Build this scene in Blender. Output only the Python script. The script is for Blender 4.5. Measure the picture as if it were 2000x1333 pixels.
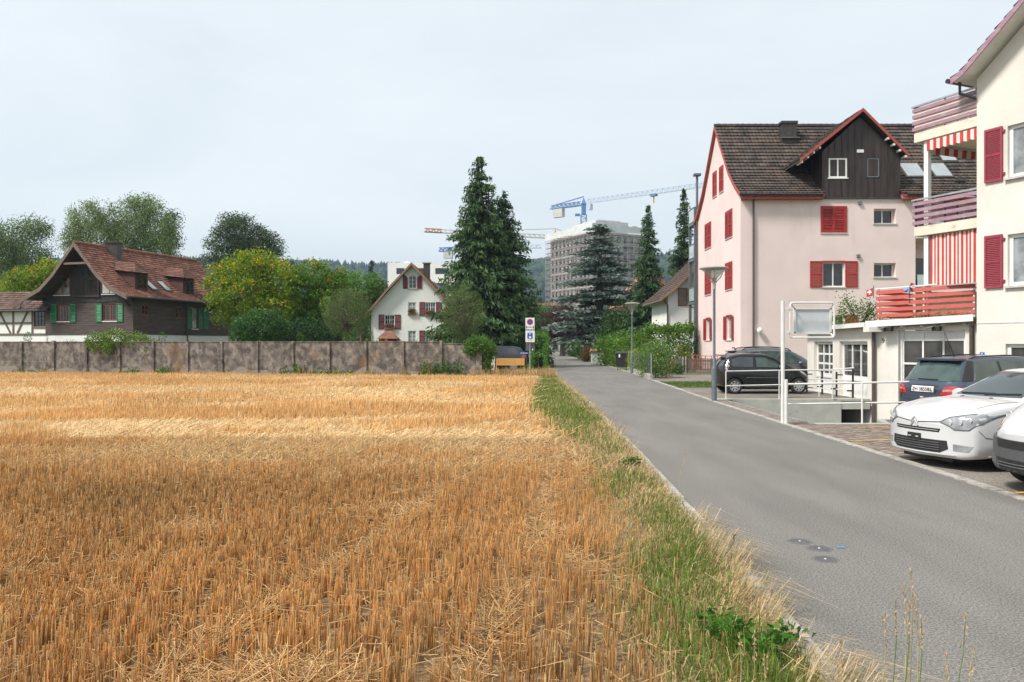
import bpy, bmesh, math, random
import numpy as np
from mathutils import Vector, Matrix, noise as mnoise
from mathutils.bvhtree import BVHTree

for _o in list(bpy.data.objects):
	bpy.data.objects.remove(_o)
scene = bpy.context.scene
COL = scene.collection
rnd = random.Random(11)
nr = np.random.RandomState(5)

# ------------------------------------------------------------------ camera, sky, sun, exposure
CAM_H = 1.87
cam_data = bpy.data.cameras.new("camera")
cam_data.sensor_width = 36.0
cam_data.lens = 28.0
cam_data.shift_y = 0.00175
cam_data.clip_start = 0.05
cam_data.clip_end = 12000
cam = bpy.data.objects.new("camera", cam_data)
cam.location = (0, 0, CAM_H)
cam.rotation_euler = (math.radians(90), 0, 0)
COL.objects.link(cam)
scene.camera = cam

SUN_AZ = math.radians(-118)     # measured from +Y (view direction) towards +X; the sun stands to the left, a little behind
SUN_EL = math.radians(50)
world = bpy.data.worlds.new("World")
scene.world = world
world.use_nodes = True
wn, wl = world.node_tree.nodes, world.node_tree.links
wn.clear()
w_out = wn.new("ShaderNodeOutputWorld")
w_bg = wn.new("ShaderNodeBackground")
w_sky = wn.new("ShaderNodeTexSky")
w_sky.sky_type = 'NISHITA'
w_sky.sun_disc = False
w_sky.sun_elevation = SUN_EL
w_sky.sun_rotation = SUN_AZ
w_sky.air_density = 1.0
w_sky.dust_density = 2.0
w_tc = wn.new("ShaderNodeTexCoord")
w_map = wn.new("ShaderNodeMapping")
w_map.inputs['Scale'].default_value = (1.0, 1.0, 3.2)
w_noise = wn.new("ShaderNodeTexNoise")
w_noise.inputs['Scale'].default_value = 1.9
w_noise.inputs['Distortion'].default_value = .6
w_noise.inputs['Detail'].default_value = 5
w_noise.inputs['Roughness'].default_value = 0.55
w_ramp = wn.new("ShaderNodeValToRGB")           # veil of high cloud: thin greyish to pale white
w_ramp.color_ramp.elements[0].position = 0.30
w_ramp.color_ramp.elements[0].color = (4.25, 4.62, 4.80, 1)
w_ramp.color_ramp.elements[1].position = 0.72
w_ramp.color_ramp.elements[1].color = (5.05, 5.33, 5.42, 1)
w_mix = wn.new("ShaderNodeMixRGB")
w_mix.inputs[0].default_value = 0.90
wl.new(w_tc.outputs['Generated'], w_map.inputs['Vector'])
wl.new(w_map.outputs[0], w_noise.inputs['Vector'])
wl.new(w_noise.outputs['Fac'], w_ramp.inputs[0])
wl.new(w_sky.outputs[0], w_mix.inputs[1])
wl.new(w_ramp.outputs[0], w_mix.inputs[2])
wl.new(w_mix.outputs[0], w_bg.inputs['Color'])
w_bg.inputs['Strength'].default_value = 0.10
wl.new(w_bg.outputs[0], w_out.inputs[0])

sun_data = bpy.data.lights.new("sun", 'SUN')
sun_data.energy = 2.6
sun_data.angle = math.radians(11)
sun_data.color = (1.0, 0.94, 0.86)
sun = bpy.data.objects.new("sun", sun_data)
sd = Vector((math.sin(SUN_AZ) * math.cos(SUN_EL), math.cos(SUN_AZ) * math.cos(SUN_EL), math.sin(SUN_EL)))
sun.rotation_euler = sd.to_track_quat('Z', 'Y').to_euler()
sun.location = sd * 60
COL.objects.link(sun)

scene.view_settings.view_transform = 'Standard'
scene.view_settings.look = 'None'
scene.view_settings.gamma = 1.0
scene.view_settings.use_curve_mapping = False
scene.view_settings.exposure = 1.0
scene.render.engine = 'CYCLES'
scene.cycles.use_denoising = True
scene.cycles.max_bounces = 6
scene.cycles.diffuse_bounces = 3
scene.cycles.glossy_bounces = 3
scene.cycles.transmission_bounces = 3
scene.cycles.volume_bounces = 0
scene.cycles.transparent_max_bounces = 8
scene.cycles.caustics_reflective = False
scene.cycles.caustics_refractive = False

# ------------------------------------------------------------------ measuring helpers (photograph 2000 px wide, lens 28 mm)
FPX = 1556.0
HOR = 670.0
def P(x, y, d):
	return Vector(((x - 1000) / FPX * d, d, CAM_H + (HOR - y) / FPX * d))
def PX(x, d):
	return (x - 1000) / FPX * d
def PZ(y, d):
	return CAM_H + (HOR - y) / FPX * d

# ------------------------------------------------------------------ materials
def _new(name):
	m = bpy.data.materials.new(name)
	m.use_nodes = True
	nt = m.node_tree
	return m, nt, nt.nodes['Principled BSDF']

def lin(r, g, b):
	f = lambda c: (c / 255 / 12.92) if c <= 10 else ((c / 255 + 0.055) / 1.055) ** 2.4
	return (f(r), f(g), f(b))

def mat(name, col, rough=0.7, var=0.12, scale=3.0, stretch=(1, 1, 1), bump=0.0, bscale=60.0, metal=0.0, spec=0.5,
		col2=None, lo=0.35, hi=0.65, attr=None, coat=0.0, grime=None, gscale=1.2, gstretch=(1, 1, .35), glo=.52, ghi=.75):
	"""one procedural material: base colour varied by noise, optional second colour, grime and bump"""
	m, nt, b = _new(name)
	N, L = nt.nodes, nt.links
	geo = N.new("ShaderNodeNewGeometry")
	mp = N.new("ShaderNodeMapping")
	mp.inputs['Scale'].default_value = stretch
	L.new(geo.outputs['Position'], mp.inputs[0])
	nz = N.new("ShaderNodeTexNoise")
	nz.inputs['Scale'].default_value = scale
	nz.inputs['Detail'].default_value = 4
	L.new(mp.outputs[0], nz.inputs['Vector'])
	rp = N.new("ShaderNodeValToRGB")
	c2 = col2 if col2 else tuple(min(1, c * (1 + var)) for c in col)
	c1 = col if col2 else tuple(c * (1 - var) for c in col)
	rp.color_ramp.elements[0].position = lo
	rp.color_ramp.elements[0].color = (*c1, 1)
	rp.color_ramp.elements[1].position = hi
	rp.color_ramp.elements[1].color = (*c2, 1)
	L.new(nz.outputs['Fac'], rp.inputs[0])
	out = rp.outputs[0]
	if attr:
		at = N.new("ShaderNodeAttribute")
		at.attribute_name = attr
		mx = N.new("ShaderNodeMixRGB")
		mx.blend_type = 'MULTIPLY'
		mx.inputs[0].default_value = 1
		L.new(out, mx.inputs[1])
		L.new(at.outputs['Color'], mx.inputs[2])
		out = mx.outputs[0]
	if grime:
		mp2 = N.new("ShaderNodeMapping")
		mp2.inputs['Scale'].default_value = gstretch
		L.new(geo.outputs['Position'], mp2.inputs[0])
		n2 = N.new("ShaderNodeTexNoise")
		n2.inputs['Scale'].default_value = gscale
		n2.inputs['Detail'].default_value = 6
		n2.inputs['Roughness'].default_value = .65
		L.new(mp2.outputs[0], n2.inputs['Vector'])
		r2 = N.new("ShaderNodeValToRGB")
		r2.color_ramp.elements[0].position = glo
		r2.color_ramp.elements[0].color = (0, 0, 0, 1)
		r2.color_ramp.elements[1].position = ghi
		r2.color_ramp.elements[1].color = (1, 1, 1, 1)
		L.new(n2.outputs['Fac'], r2.inputs[0])
		mg = N.new("ShaderNodeMixRGB")
		L.new(r2.outputs[0], mg.inputs[0])
		L.new(out, mg.inputs[1])
		mg.inputs[2].default_value = (*grime, 1)
		out = mg.outputs[0]
	L.new(out, b.inputs['Base Color'])
	b.inputs['Roughness'].default_value = rough
	b.inputs['Metallic'].default_value = metal
	b.inputs['Specular IOR Level'].default_value = spec
	if coat:
		b.inputs['Coat Weight'].default_value = coat
		b.inputs['Coat Roughness'].default_value = 0.04
	if bump:
		nb = N.new("ShaderNodeTexNoise")
		nb.inputs['Scale'].default_value = bscale
		nb.inputs['Detail'].default_value = 3
		L.new(mp.outputs[0], nb.inputs['Vector'])
		bp = N.new("ShaderNodeBump")
		bp.inputs['Strength'].default_value = bump
		bp.inputs['Distance'].default_value = 0.02
		L.new(nb.outputs['Fac'], bp.inputs['Height'])
		L.new(bp.outputs[0], b.inputs['Normal'])
	return m

def leaf_mat(name, trans=0.3, rough=0.55):
	"""foliage: colour from the mesh attribute 'col', thin leaf that lets some light through"""
	m, nt, b = _new(name)
	N, L = nt.nodes, nt.links
	at = N.new("ShaderNodeAttribute")
	at.attribute_name = 'col'
	b.inputs['Roughness'].default_value = rough
	b.inputs['Specular IOR Level'].default_value = 0.12
	L.new(at.outputs['Color'], b.inputs['Base Color'])
	tr = N.new("ShaderNodeBsdfTranslucent")
	L.new(at.outputs['Color'], tr.inputs['Color'])
	mx = N.new("ShaderNodeMixShader")
	mx.inputs[0].default_value = trans
	L.new(b.outputs[0], mx.inputs[1])
	L.new(tr.outputs[0], mx.inputs[2])
	L.new(mx.outputs[0], N['Material Output'].inputs[0])
	return m

def glass_mat(name, tint=(.02, .025, .028), rough=.03, var=.5, scale=.9, clear=0.0):
	"""window glass: opaque, a dark base colour stands in for the unlit room, sharp reflection; 'clear' lets part of the view through"""
	m = mat(name, tint, rough, var=var, scale=scale, spec=.75)
	if clear:
		nt = m.node_tree
		N, L = nt.nodes, nt.links
		b = N['Principled BSDF']
		t = N.new("ShaderNodeBsdfTransparent")
		t.inputs[0].default_value = (.82, .93, .90, 1)
		mx = N.new("ShaderNodeMixShader")
		mx.inputs[0].default_value = clear
		L.new(b.outputs[0], mx.inputs[1])
		L.new(t.outputs[0], mx.inputs[2])
		L.new(mx.outputs[0], N['Material Output'].inputs[0])
	return m

M = {}
# ------------------------------------------------------------------ mesh building
class MB:
	def __init__(s):
		s.v, s.f, s.mi, s.c = [], [], [], []
		s.m = 0
	def add(s, vs, fs):
		b = len(s.v)
		s.v += [tuple(p) for p in vs]
		s.f += [tuple(b + i for i in f) for f in fs]
		s.mi += [s.m] * len(fs)
		return s
	def quad(s, a, b, c, d):
		return s.add([a, b, c, d], [(0, 1, 2, 3)])
	def poly(s, pts):
		return s.add(pts, [tuple(range(len(pts)))])
	def box(s, x0, x1, y0, y1, z0, z1, fr=None):
		vs = [(x, y, z) for z in (z0, z1) for y in (y0, y1) for x in (x0, x1)]
		if fr:
			vs = [fr(*p) for p in vs]
		return s.add(vs, [(0, 2, 3, 1), (4, 5, 7, 6), (0, 1, 5, 4), (2, 6, 7, 3), (0, 4, 6, 2), (1, 3, 7, 5)])
	def bar(s, p0, p1, w, h, up=(0, 0, 1)):
		"""rectangular bar from p0 to p1, w across, h along 'up'"""
		p0, p1 = Vector(p0), Vector(p1)
		d = (p1 - p0).normalized()
		u = Vector(up)
		sd_ = d.cross(u)
		if sd_.length < 1e-6:
			sd_ = Vector((1, 0, 0))
		sd_.normalize()
		u = sd_.cross(d).normalized()
		vs = []
		for p in (p0, p1):
			for a, b in ((-1, -1), (1, -1), (1, 1), (-1, 1)):
				vs.append(p + sd_ * (a * w / 2) + u * (b * h / 2))
		return s.add(vs, [(3, 2, 1, 0), (4, 5, 6, 7), (0, 1, 5, 4), (1, 2, 6, 5), (2, 3, 7, 6), (3, 0, 4, 7)])
	def tube(s, pts, r, n=8, r1=None, cap=True):
		pts = [Vector(p) for p in pts]
		k = len(pts)
		ref = None
		base = len(s.v)
		for i, p in enumerate(pts):
			d = (pts[min(i + 1, k - 1)] - pts[max(i - 1, 0)]).normalized()
			if ref is None:
				ref = d.orthogonal().normalized()
			u = (ref - d * ref.dot(d))
			u = u.normalized() if u.length > 1e-5 else d.orthogonal().normalized()
			ref = u
			w = d.cross(u)
			rr = r if r1 is None else r + (r1 - r) * i / (k - 1)
			if isinstance(r, (list, tuple)):
				rr = r[i]
			for j in range(n):
				a = 2 * math.pi * j / n
				s.v.append(tuple(p + u * (math.cos(a) * rr) + w * (math.sin(a) * rr)))
		for i in range(k - 1):
			for j in range(n):
				s.f.append((base + i * n + j, base + i * n + (j + 1) % n, base + (i + 1) * n + (j + 1) % n, base + (i + 1) * n + j))
				s.mi.append(s.m)
		if cap:
			s.f.append(tuple(base + j for j in range(n))[::-1]); s.mi.append(s.m)
			s.f.append(tuple(base + (k - 1) * n + j for j in range(n))); s.mi.append(s.m)
		return s
	def lathe(s, prof, o=(0, 0, 0), n=20, axis='z'):
		base = len(s.v)
		for r, z in prof:
			for j in range(n):
				a = 2 * math.pi * j / n
				c, q = r * math.cos(a), r * math.sin(a)
				p = (c, q, z) if axis == 'z' else ((c, z, q) if axis == 'y' else (z, c, q))
				s.v.append((o[0] + p[0], o[1] + p[1], o[2] + p[2]))
		for i in range(len(prof) - 1):
			for j in range(n):
				s.f.append((base + i * n + j, base + i * n + (j + 1) % n, base + (i + 1) * n + (j + 1) % n, base + (i + 1) * n + j))
				s.mi.append(s.m)
		for i in (0, len(prof) - 1):
			if prof[i][0] > 1e-4:
				s.f.append(tuple(base + i * n + j for j in range(n))); s.mi.append(s.m)
		return s
	def prism(s, poly, a, b, fr):
		"""extrude 2D polygon (u,v) between w=a and w=b; fr(u,v,w)->xyz"""
		n = len(poly)
		vs = [fr(u, v, a) for u, v in poly] + [fr(u, v, b) for u, v in poly]
		fs = [tuple(range(n))[::-1], tuple(range(n, 2 * n))] + [(i, (i + 1) % n, n + (i + 1) % n, n + i) for i in range(n)]
		return s.add(vs, fs)
	def build(s, name, mats, parent=None, smooth=False, fix=True, bevel=0, **tags):
		me = bpy.data.meshes.new(name)
		me.from_pydata(s.v, [], s.f)
		for m in (mats if isinstance(mats, (list, tuple)) else [mats]):
			me.materials.append(M[m] if isinstance(m, str) else m)
		if any(s.mi):
			me.polygons.foreach_set('material_index', s.mi)
		if fix or bevel:
			bm = bmesh.new()
			bm.from_mesh(me)
			if bevel:
				bmesh.ops.remove_doubles(bm, verts=bm.verts, dist=1e-5)
				bmesh.ops.bevel(bm, geom=[e for e in bm.edges if len(e.link_faces) == 2 and e.calc_face_angle(0) > .5],
								offset=bevel, segments=2, profile=.6, affect='EDGES')
			bmesh.ops.recalc_face_normals(bm, faces=bm.faces)
			bm.to_mesh(me)
			bm.free()
		if smooth:
			me.polygons.foreach_set('use_smooth', [True] * len(me.polygons))
			if smooth != 'all':
				me.set_sharp_from_angle(angle=math.radians(smooth if not isinstance(smooth, bool) else 38))
		o = bpy.data.objects.new(name, me)
		COL.objects.link(o)
		if parent is not None:
			o.parent = parent
		tag(o, **tags)
		return o

def tag(o, label=None, cat=None, group=None, kind=None):
	if label: o['label'] = label
	if cat: o['category'] = cat
	if group: o['group'] = group
	if kind: o['kind'] = kind
	return o

def thing(name, label, cat, loc=(0, 0, 0), rz=0.0, group=None):
	o = bpy.data.objects.new(name, None)
	o.location = loc
	o.rotation_euler = (0, 0, rz)
	o.empty_display_size = .3
	COL.objects.link(o)
	return tag(o, label, cat, group)

def copy_tree(o, parent=None, loc=None, rz=None, label=None):
	c = o.copy()
	COL.objects.link(c)
	c.parent = parent
	if loc is not None: c.location = loc
	if rz is not None: c.rotation_euler = (0, 0, rz)
	if label: c['label'] = label
	for ch in [x for x in COL.objects if x.parent is o]:
		copy_tree(ch, c)
	return c

def np_mesh(name, verts, faces, cols=None, material=None, parent=None, smooth=False, **tags):
	"""fast mesh from numpy: verts (n,3), faces (m,k), cols per vertex (n,3)"""
	me = bpy.data.meshes.new(name)
	n, (m, k) = len(verts), faces.shape
	me.vertices.add(n)
	me.vertices.foreach_set('co', np.ascontiguousarray(verts, dtype=np.float32).ravel())
	me.loops.add(m * k)
	me.loops.foreach_set('vertex_index', np.ascontiguousarray(faces, dtype=np.int32).ravel())
	me.polygons.add(m)
	me.polygons.foreach_set('loop_start', np.arange(0, m * k, k, dtype=np.int32))
	if cols is not None:
		a = me.attributes.new('col', 'FLOAT_COLOR', 'POINT')
		c4 = np.ones((n, 4), dtype=np.float32)
		c4[:, :3] = cols
		a.data.foreach_set('color', c4.ravel())
	if material:
		me.materials.append(M[material] if isinstance(material, str) else material)
	me.update(calc_edges=True)
	if smooth:
		me.polygons.foreach_set('use_smooth', [True] * m)
	o = bpy.data.objects.new(name, me)
	COL.objects.link(o)
	if parent is not None:
		o.parent = parent
	return tag(o, **tags)

def text_mesh(name, body, size, material, parent=None, depth=.004, mtx=None, align='CENTER', **tags):
	cu = bpy.data.curves.new(name, 'FONT')
	cu.body = body
	cu.size = size
	cu.extrude = depth
	cu.align_x = align
	cu.align_y = 'CENTER'
	cu.resolution_u = 3
	t = bpy.data.objects.new(name, cu)
	COL.objects.link(t)
	bpy.context.view_layer.update()
	me = bpy.data.meshes.new_from_object(t.evaluated_get(bpy.context.evaluated_depsgraph_get()))
	bpy.data.objects.remove(t)
	if mtx is not None:
		me.transform(mtx)
	me.materials.clear()
	me.materials.append(M[material])
	o = bpy.data.objects.new(name, me)
	COL.objects.link(o)
	if parent is not None:
		o.parent = parent
	return tag(o, **tags)

# ------------------------------------------------------------------ walls with real openings, windows, shutters, tiled roofs
class Wall:
	"""vertical wall plane: origin o, unit direction d along the wall (2D), outward normal to the right of d"""
	def __init__(s, o, d):
		s.o = Vector((o[0], o[1]))
		s.d = Vector((d[0], d[1])).normalized()
		s.n = Vector((s.d.y, -s.d.x))
	def pt(s, a, z, t=0.0):
		q = s.o + s.d * a + s.n * t
		return (q.x, q.y, z)
	def fr(s, a, t, z):
		return s.pt(a, z, t)
	def wall(s, name, prof, z0, holes, material, parent, depth=.18):
		"""prof: top outline [(a,z)...]; holes [(a0,a1,z0,z1)]; real reveals"""
		mb = MB()
		xs = sorted(set([p[0] for p in prof] + [h[0] for h in holes] + [h[1] for h in holes]))
		def top(a):
			for (x0, q0), (x1, q1) in zip(prof, prof[1:]):
				if x0 - 1e-6 <= a <= x1 + 1e-6:
					return q0 + (q1 - q0) * (a - x0) / max(1e-6, x1 - x0)
			return prof[-1][1]
		for xa, xb in zip(xs, xs[1:]):
			hs = sorted([h for h in holes if h[0] <= xa + 1e-6 and h[1] >= xb - 1e-6], key=lambda h: h[2])
			z = z0
			for h in hs:
				if h[2] > z + 1e-6:
					mb.quad(s.pt(xa, z), s.pt(xb, z), s.pt(xb, h[2]), s.pt(xa, h[2]))
				z = h[3]
			mb.quad(s.pt(xa, z), s.pt(xb, z), s.pt(xb, top(xb)), s.pt(xa, top(xa)))
		for a0, a1, b0, b1 in holes:
			for (p, q) in (((a0, b0), (a1, b0)), ((a1, b0), (a1, b1)), ((a1, b1), (a0, b1)), ((a0, b1), (a0, b0))):
				mb.quad(s.pt(p[0], p[1]), s.pt(p[0], p[1], -depth), s.pt(q[0], q[1], -depth), s.pt(q[0], q[1]))
		return mb.build(name, material, parent, fix=False)
	def window(s, parent, a0, a1, z0, z1, cols=1, rows=1, fm='white_paint', gm='glass', t=-.14, fw=.06, bw=.03, sill='sill_stone',
			   sash=True, sill_out=.05, back=True):
		"""frame with panes (each pane its own mesh) and a sill"""
		mb = MB()
		mb.box(a0, a1, t, t + .06, z0, z0 + fw, s.fr); mb.box(a0, a1, t, t + .06, z1 - fw, z1, s.fr)
		mb.box(a0, a0 + fw, t + .001, t + .06, z0 + fw, z1 - fw, s.fr); mb.box(a1 - fw, a1, t + .001, t + .06, z0 + fw, z1 - fw, s.fr)
		ia, ib, ja, jb = a0 + fw, a1 - fw, z0 + fw, z1 - fw
		cx = [ia + (ib - ia) * i / cols for i in range(cols + 1)]
		cz = [ja + (jb - ja) * i / rows for i in range(rows + 1)]
		sashbar = fw * .85 if sash else bw
		for c in cx[1:-1]:
			w = (sashbar if (cols % 2 == 0 and abs(c - (ia + ib) / 2) < 1e-4) else bw) / 2
			mb.box(c - w, c + w, t + .004, t + .056, ja, jb, s.fr)
		for c in cz[1:-1]:
			mb.box(ia, ib, t + .012, t + .045, c - bw / 2, c + bw / 2, s.fr)
		w = mb.build('window', fm, parent)
		for i in range(cols):
			for j in range(rows):
				g = MB().box(cx[i] + .004, cx[i + 1] - .004, t + .015, t + .03, cz[j] + .004, cz[j + 1] - .004, s.fr)
				g.build('pane', gm, w)
		if sill:
			MB().box(a0 - .06, a1 + .06, t + .02, sill_out, z0 - .06, z0 - .002, s.fr).build('sill', sill, w)
		return w
	def shutter(s, parent, a0, a1, z0, z1, m, t=.012, th=.035, slats=True, leaves=1, name='shutter', gap=.045):
		obs = []
		for k in range(leaves):
			u0 = a0 + (a1 - a0) * k / leaves + (.004 if k else 0)
			u1 = a0 + (a1 - a0) * (k + 1) / leaves - (.004 if k < leaves - 1 else 0)
			mb = MB()
			f = .055
			mb.box(u0, u1, t, t + th, z0, z0 + f * 1.3, s.fr); mb.box(u0, u1, t, t + th, z1 - f * 1.3, z1, s.fr)
			mb.box(u0, u0 + f, t, t + th, z0 + f * 1.3, z1 - f * 1.3, s.fr); mb.box(u1 - f, u1, t, t + th, z0 + f * 1.3, z1 - f * 1.3, s.fr)
			zz = z0 + f * 1.3
			mid = (z0 + z1) / 2
			mb.box(u0 + f, u1 - f, t + .002, t + th - .002, mid - f / 2, mid + f / 2, s.fr)
			if slats:
				while zz < z1 - f * 1.3 - .02:
					zz += gap
					mb.add([s.pt(u0 + f, zz - gap * .55, t + th * .9), s.pt(u1 - f, zz - gap * .55, t + th * .9),
							s.pt(u1 - f, zz, t + th * .1), s.pt(u0 + f, zz, t + th * .1),
							s.pt(u0 + f, zz - gap * .55 - .008, t + th * .9), s.pt(u1 - f, zz - gap * .55 - .008, t + th * .9)],
						   [(0, 1, 2, 3), (4, 5, 1, 0)])
			else:
				mb.box(u0 + f, u1 - f, t + .008, t + th * .6, zz, z1 - f * 1.3, s.fr)
			obs.append(mb.build(name, m, parent, fix=False))
		return obs

def tiled_slope(name, eave0, along, out, length, prof, material, parent, tw=.22, th=.33, ovh0=0., ovh1=0., lift=.035, jitter=.008,
				mask=None, colfn=None):
	"""tiles laid on one roof slope. eave0: point under the ridge end (x,y) ; along: 2D unit vector along the ridge;
	out: 2D unit vector from ridge to eave; prof: [(distance from ridge, z)...]; mask(a,d)->False leaves the tile out"""
	along, out = Vector(along), Vector(out)
	segs, tot = [], 0
	for (d0, z0), (d1, z1) in zip(prof, prof[1:]):
		l = math.hypot(d1 - d0, z1 - z0)
		segs.append((tot, l, d0, z0, d1, z1)); tot += l
	def at(t):
		for t0, l, d0, z0, d1, z1 in segs:
			if t <= t0 + l + 1e-9:
				k = (t - t0) / l
				return d0 + (d1 - d0) * k, z0 + (z1 - z0) * k
		return prof[-1]
	nrow = max(1, int(round(tot / th)))
	a0, a1 = -ovh0, length + ovh1
	ncol = max(1, int(round((a1 - a0) / tw)))
	V, Fc, C = [], [], []
	o = Vector((eave0[0], eave0[1]))
	for r in range(nrow):
		t_lo, t_hi = tot * (r + 1) / nrow, tot * r / nrow
		d_lo, z_lo = at(t_lo)
		d_hi, z_hi = at(max(0, t_hi - .02))
		sl = Vector((d_lo - d_hi, z_lo - z_hi)).normalized()
		nx, nz = -sl.y, sl.x
		if nz < 0: nx, nz = -nx, -nz
		for c in range(ncol):
			u0 = a0 + (a1 - a0) * c / ncol
			u1 = a0 + (a1 - a0) * (c + 1) / ncol
			if mask and not mask((u0 + u1) / 2, (d_lo + d_hi) / 2):
				continue
			j = rnd.uniform(-jitter, jitter)
			um = (u0 + u1) / 2
			dl = d_lo + rnd.uniform(-.012, .012)
			pts = []
			for u, k, dd, zz, li in ((u0, 0, d_hi, z_hi, 0.0), (um, .5, d_hi, z_hi, .0), (u1, 1, d_hi, z_hi, 0.0),
									 (u0, 0, dl, z_lo, lift + j), (um, .5, dl, z_lo, lift * 1.75 + j), (u1, 1, dl, z_lo, lift + j),
									 (u0, 0, dl, z_lo, -.01), (u1, 1, dl, z_lo, -.01)):
				q = o + along * u + out * (dd + nx * li)
				pts.append((q.x, q.y, zz + nz * li))
			b = len(V)
			V += pts
			Fc += [(b, b + 1, b + 4, b + 3), (b + 1, b + 2, b + 5, b + 4), (b + 6, b + 7, b + 5, b + 4, b + 3)]
			g = rnd.gauss(1, .24) if colfn is None else colfn(um, (d_lo + d_hi) / 2)
			if not isinstance(g, tuple):
				g = (g, g * rnd.uniform(.95, 1.05), g * rnd.uniform(.92, 1.06))
			C += [g] * 8
	me = bpy.data.meshes.new(name)
	me.from_pydata(V, [], Fc)
	a = me.attributes.new('col', 'FLOAT_COLOR', 'POINT')
	c4 = np.ones((len(V), 4), dtype=np.float32)
	c4[:, :3] = np.clip(np.array(C), 0.2, 2)
	a.data.foreach_set('color', c4.ravel())
	me.materials.append(M[material])
	ob = bpy.data.objects.new(name, me)
	COL.objects.link(ob)
	ob.parent = parent
	ob['kind'] = 'stuff'
	return ob

def roof_deck(name, o, along, out, length, prof, material, parent, ovh0=0., ovh1=0., th=.12, drop=.02):
	"""solid underside of a roof slope"""
	o, along, out = Vector((o[0], o[1])), Vector(along), Vector(out)
	mb = MB()
	for a in (-ovh0, length + ovh1):
		for d, z in prof:
			q = o + along * a + out * d
			mb.v.append((q.x, q.y, z - drop))
		for d, z in prof:
			q = o + along * a + out * d
			mb.v.append((q.x, q.y, z - drop - th))
	n = len(prof)
	for i in range(n - 1):
		for f in ((i, i + 1, 2 * n + i + 1, 2 * n + i), (n + i, 3 * n + i, 3 * n + i + 1, n + i + 1),
				  (i, n + i, n + i + 1, i + 1), (2 * n + i, 2 * n + i + 1, 3 * n + i + 1, 3 * n + i)):
			mb.f.append(f); mb.mi.append(0)
	for f in ((0, 2 * n, 3 * n, n), (n - 1, 2 * n - 1, 4 * n - 1, 3 * n - 1)):
		mb.f.append(f); mb.mi.append(0)
	return mb.build(name, material, parent)

def verge_board(name, o, along, out, a, prof, material, parent, h=.22, th=.04, drop=.0):
	"""board along the gable edge at position a along the ridge"""
	o, along, out = Vector((o[0], o[1])), Vector(along), Vector(out)
	mb = MB()
	n = len(prof)
	for aa in (a, a + th):
		for dz in (-drop, -drop - h):
			for d, z in prof:
				q = o + along * aa + out * d
				mb.v.append((q.x, q.y, z + dz))
	for i in range(n - 1):
		for f in ((i, i + 1, n + i + 1, n + i), (2 * n + i, 3 * n + i, 3 * n + i + 1, 2 * n + i + 1),
				  (i, 2 * n + i, 2 * n + i + 1, i + 1), (n + i, n + i + 1, 3 * n + i + 1, 3 * n + i)):
			mb.f.append(f); mb.mi.append(0)
	for f in ((0, n, 3 * n, 2 * n), (n - 1, 3 * n - 1, 4 * n - 1, 2 * n - 1)):
		mb.f.append(f); mb.mi.append(0)
	return mb.build(name, material, parent)

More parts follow.
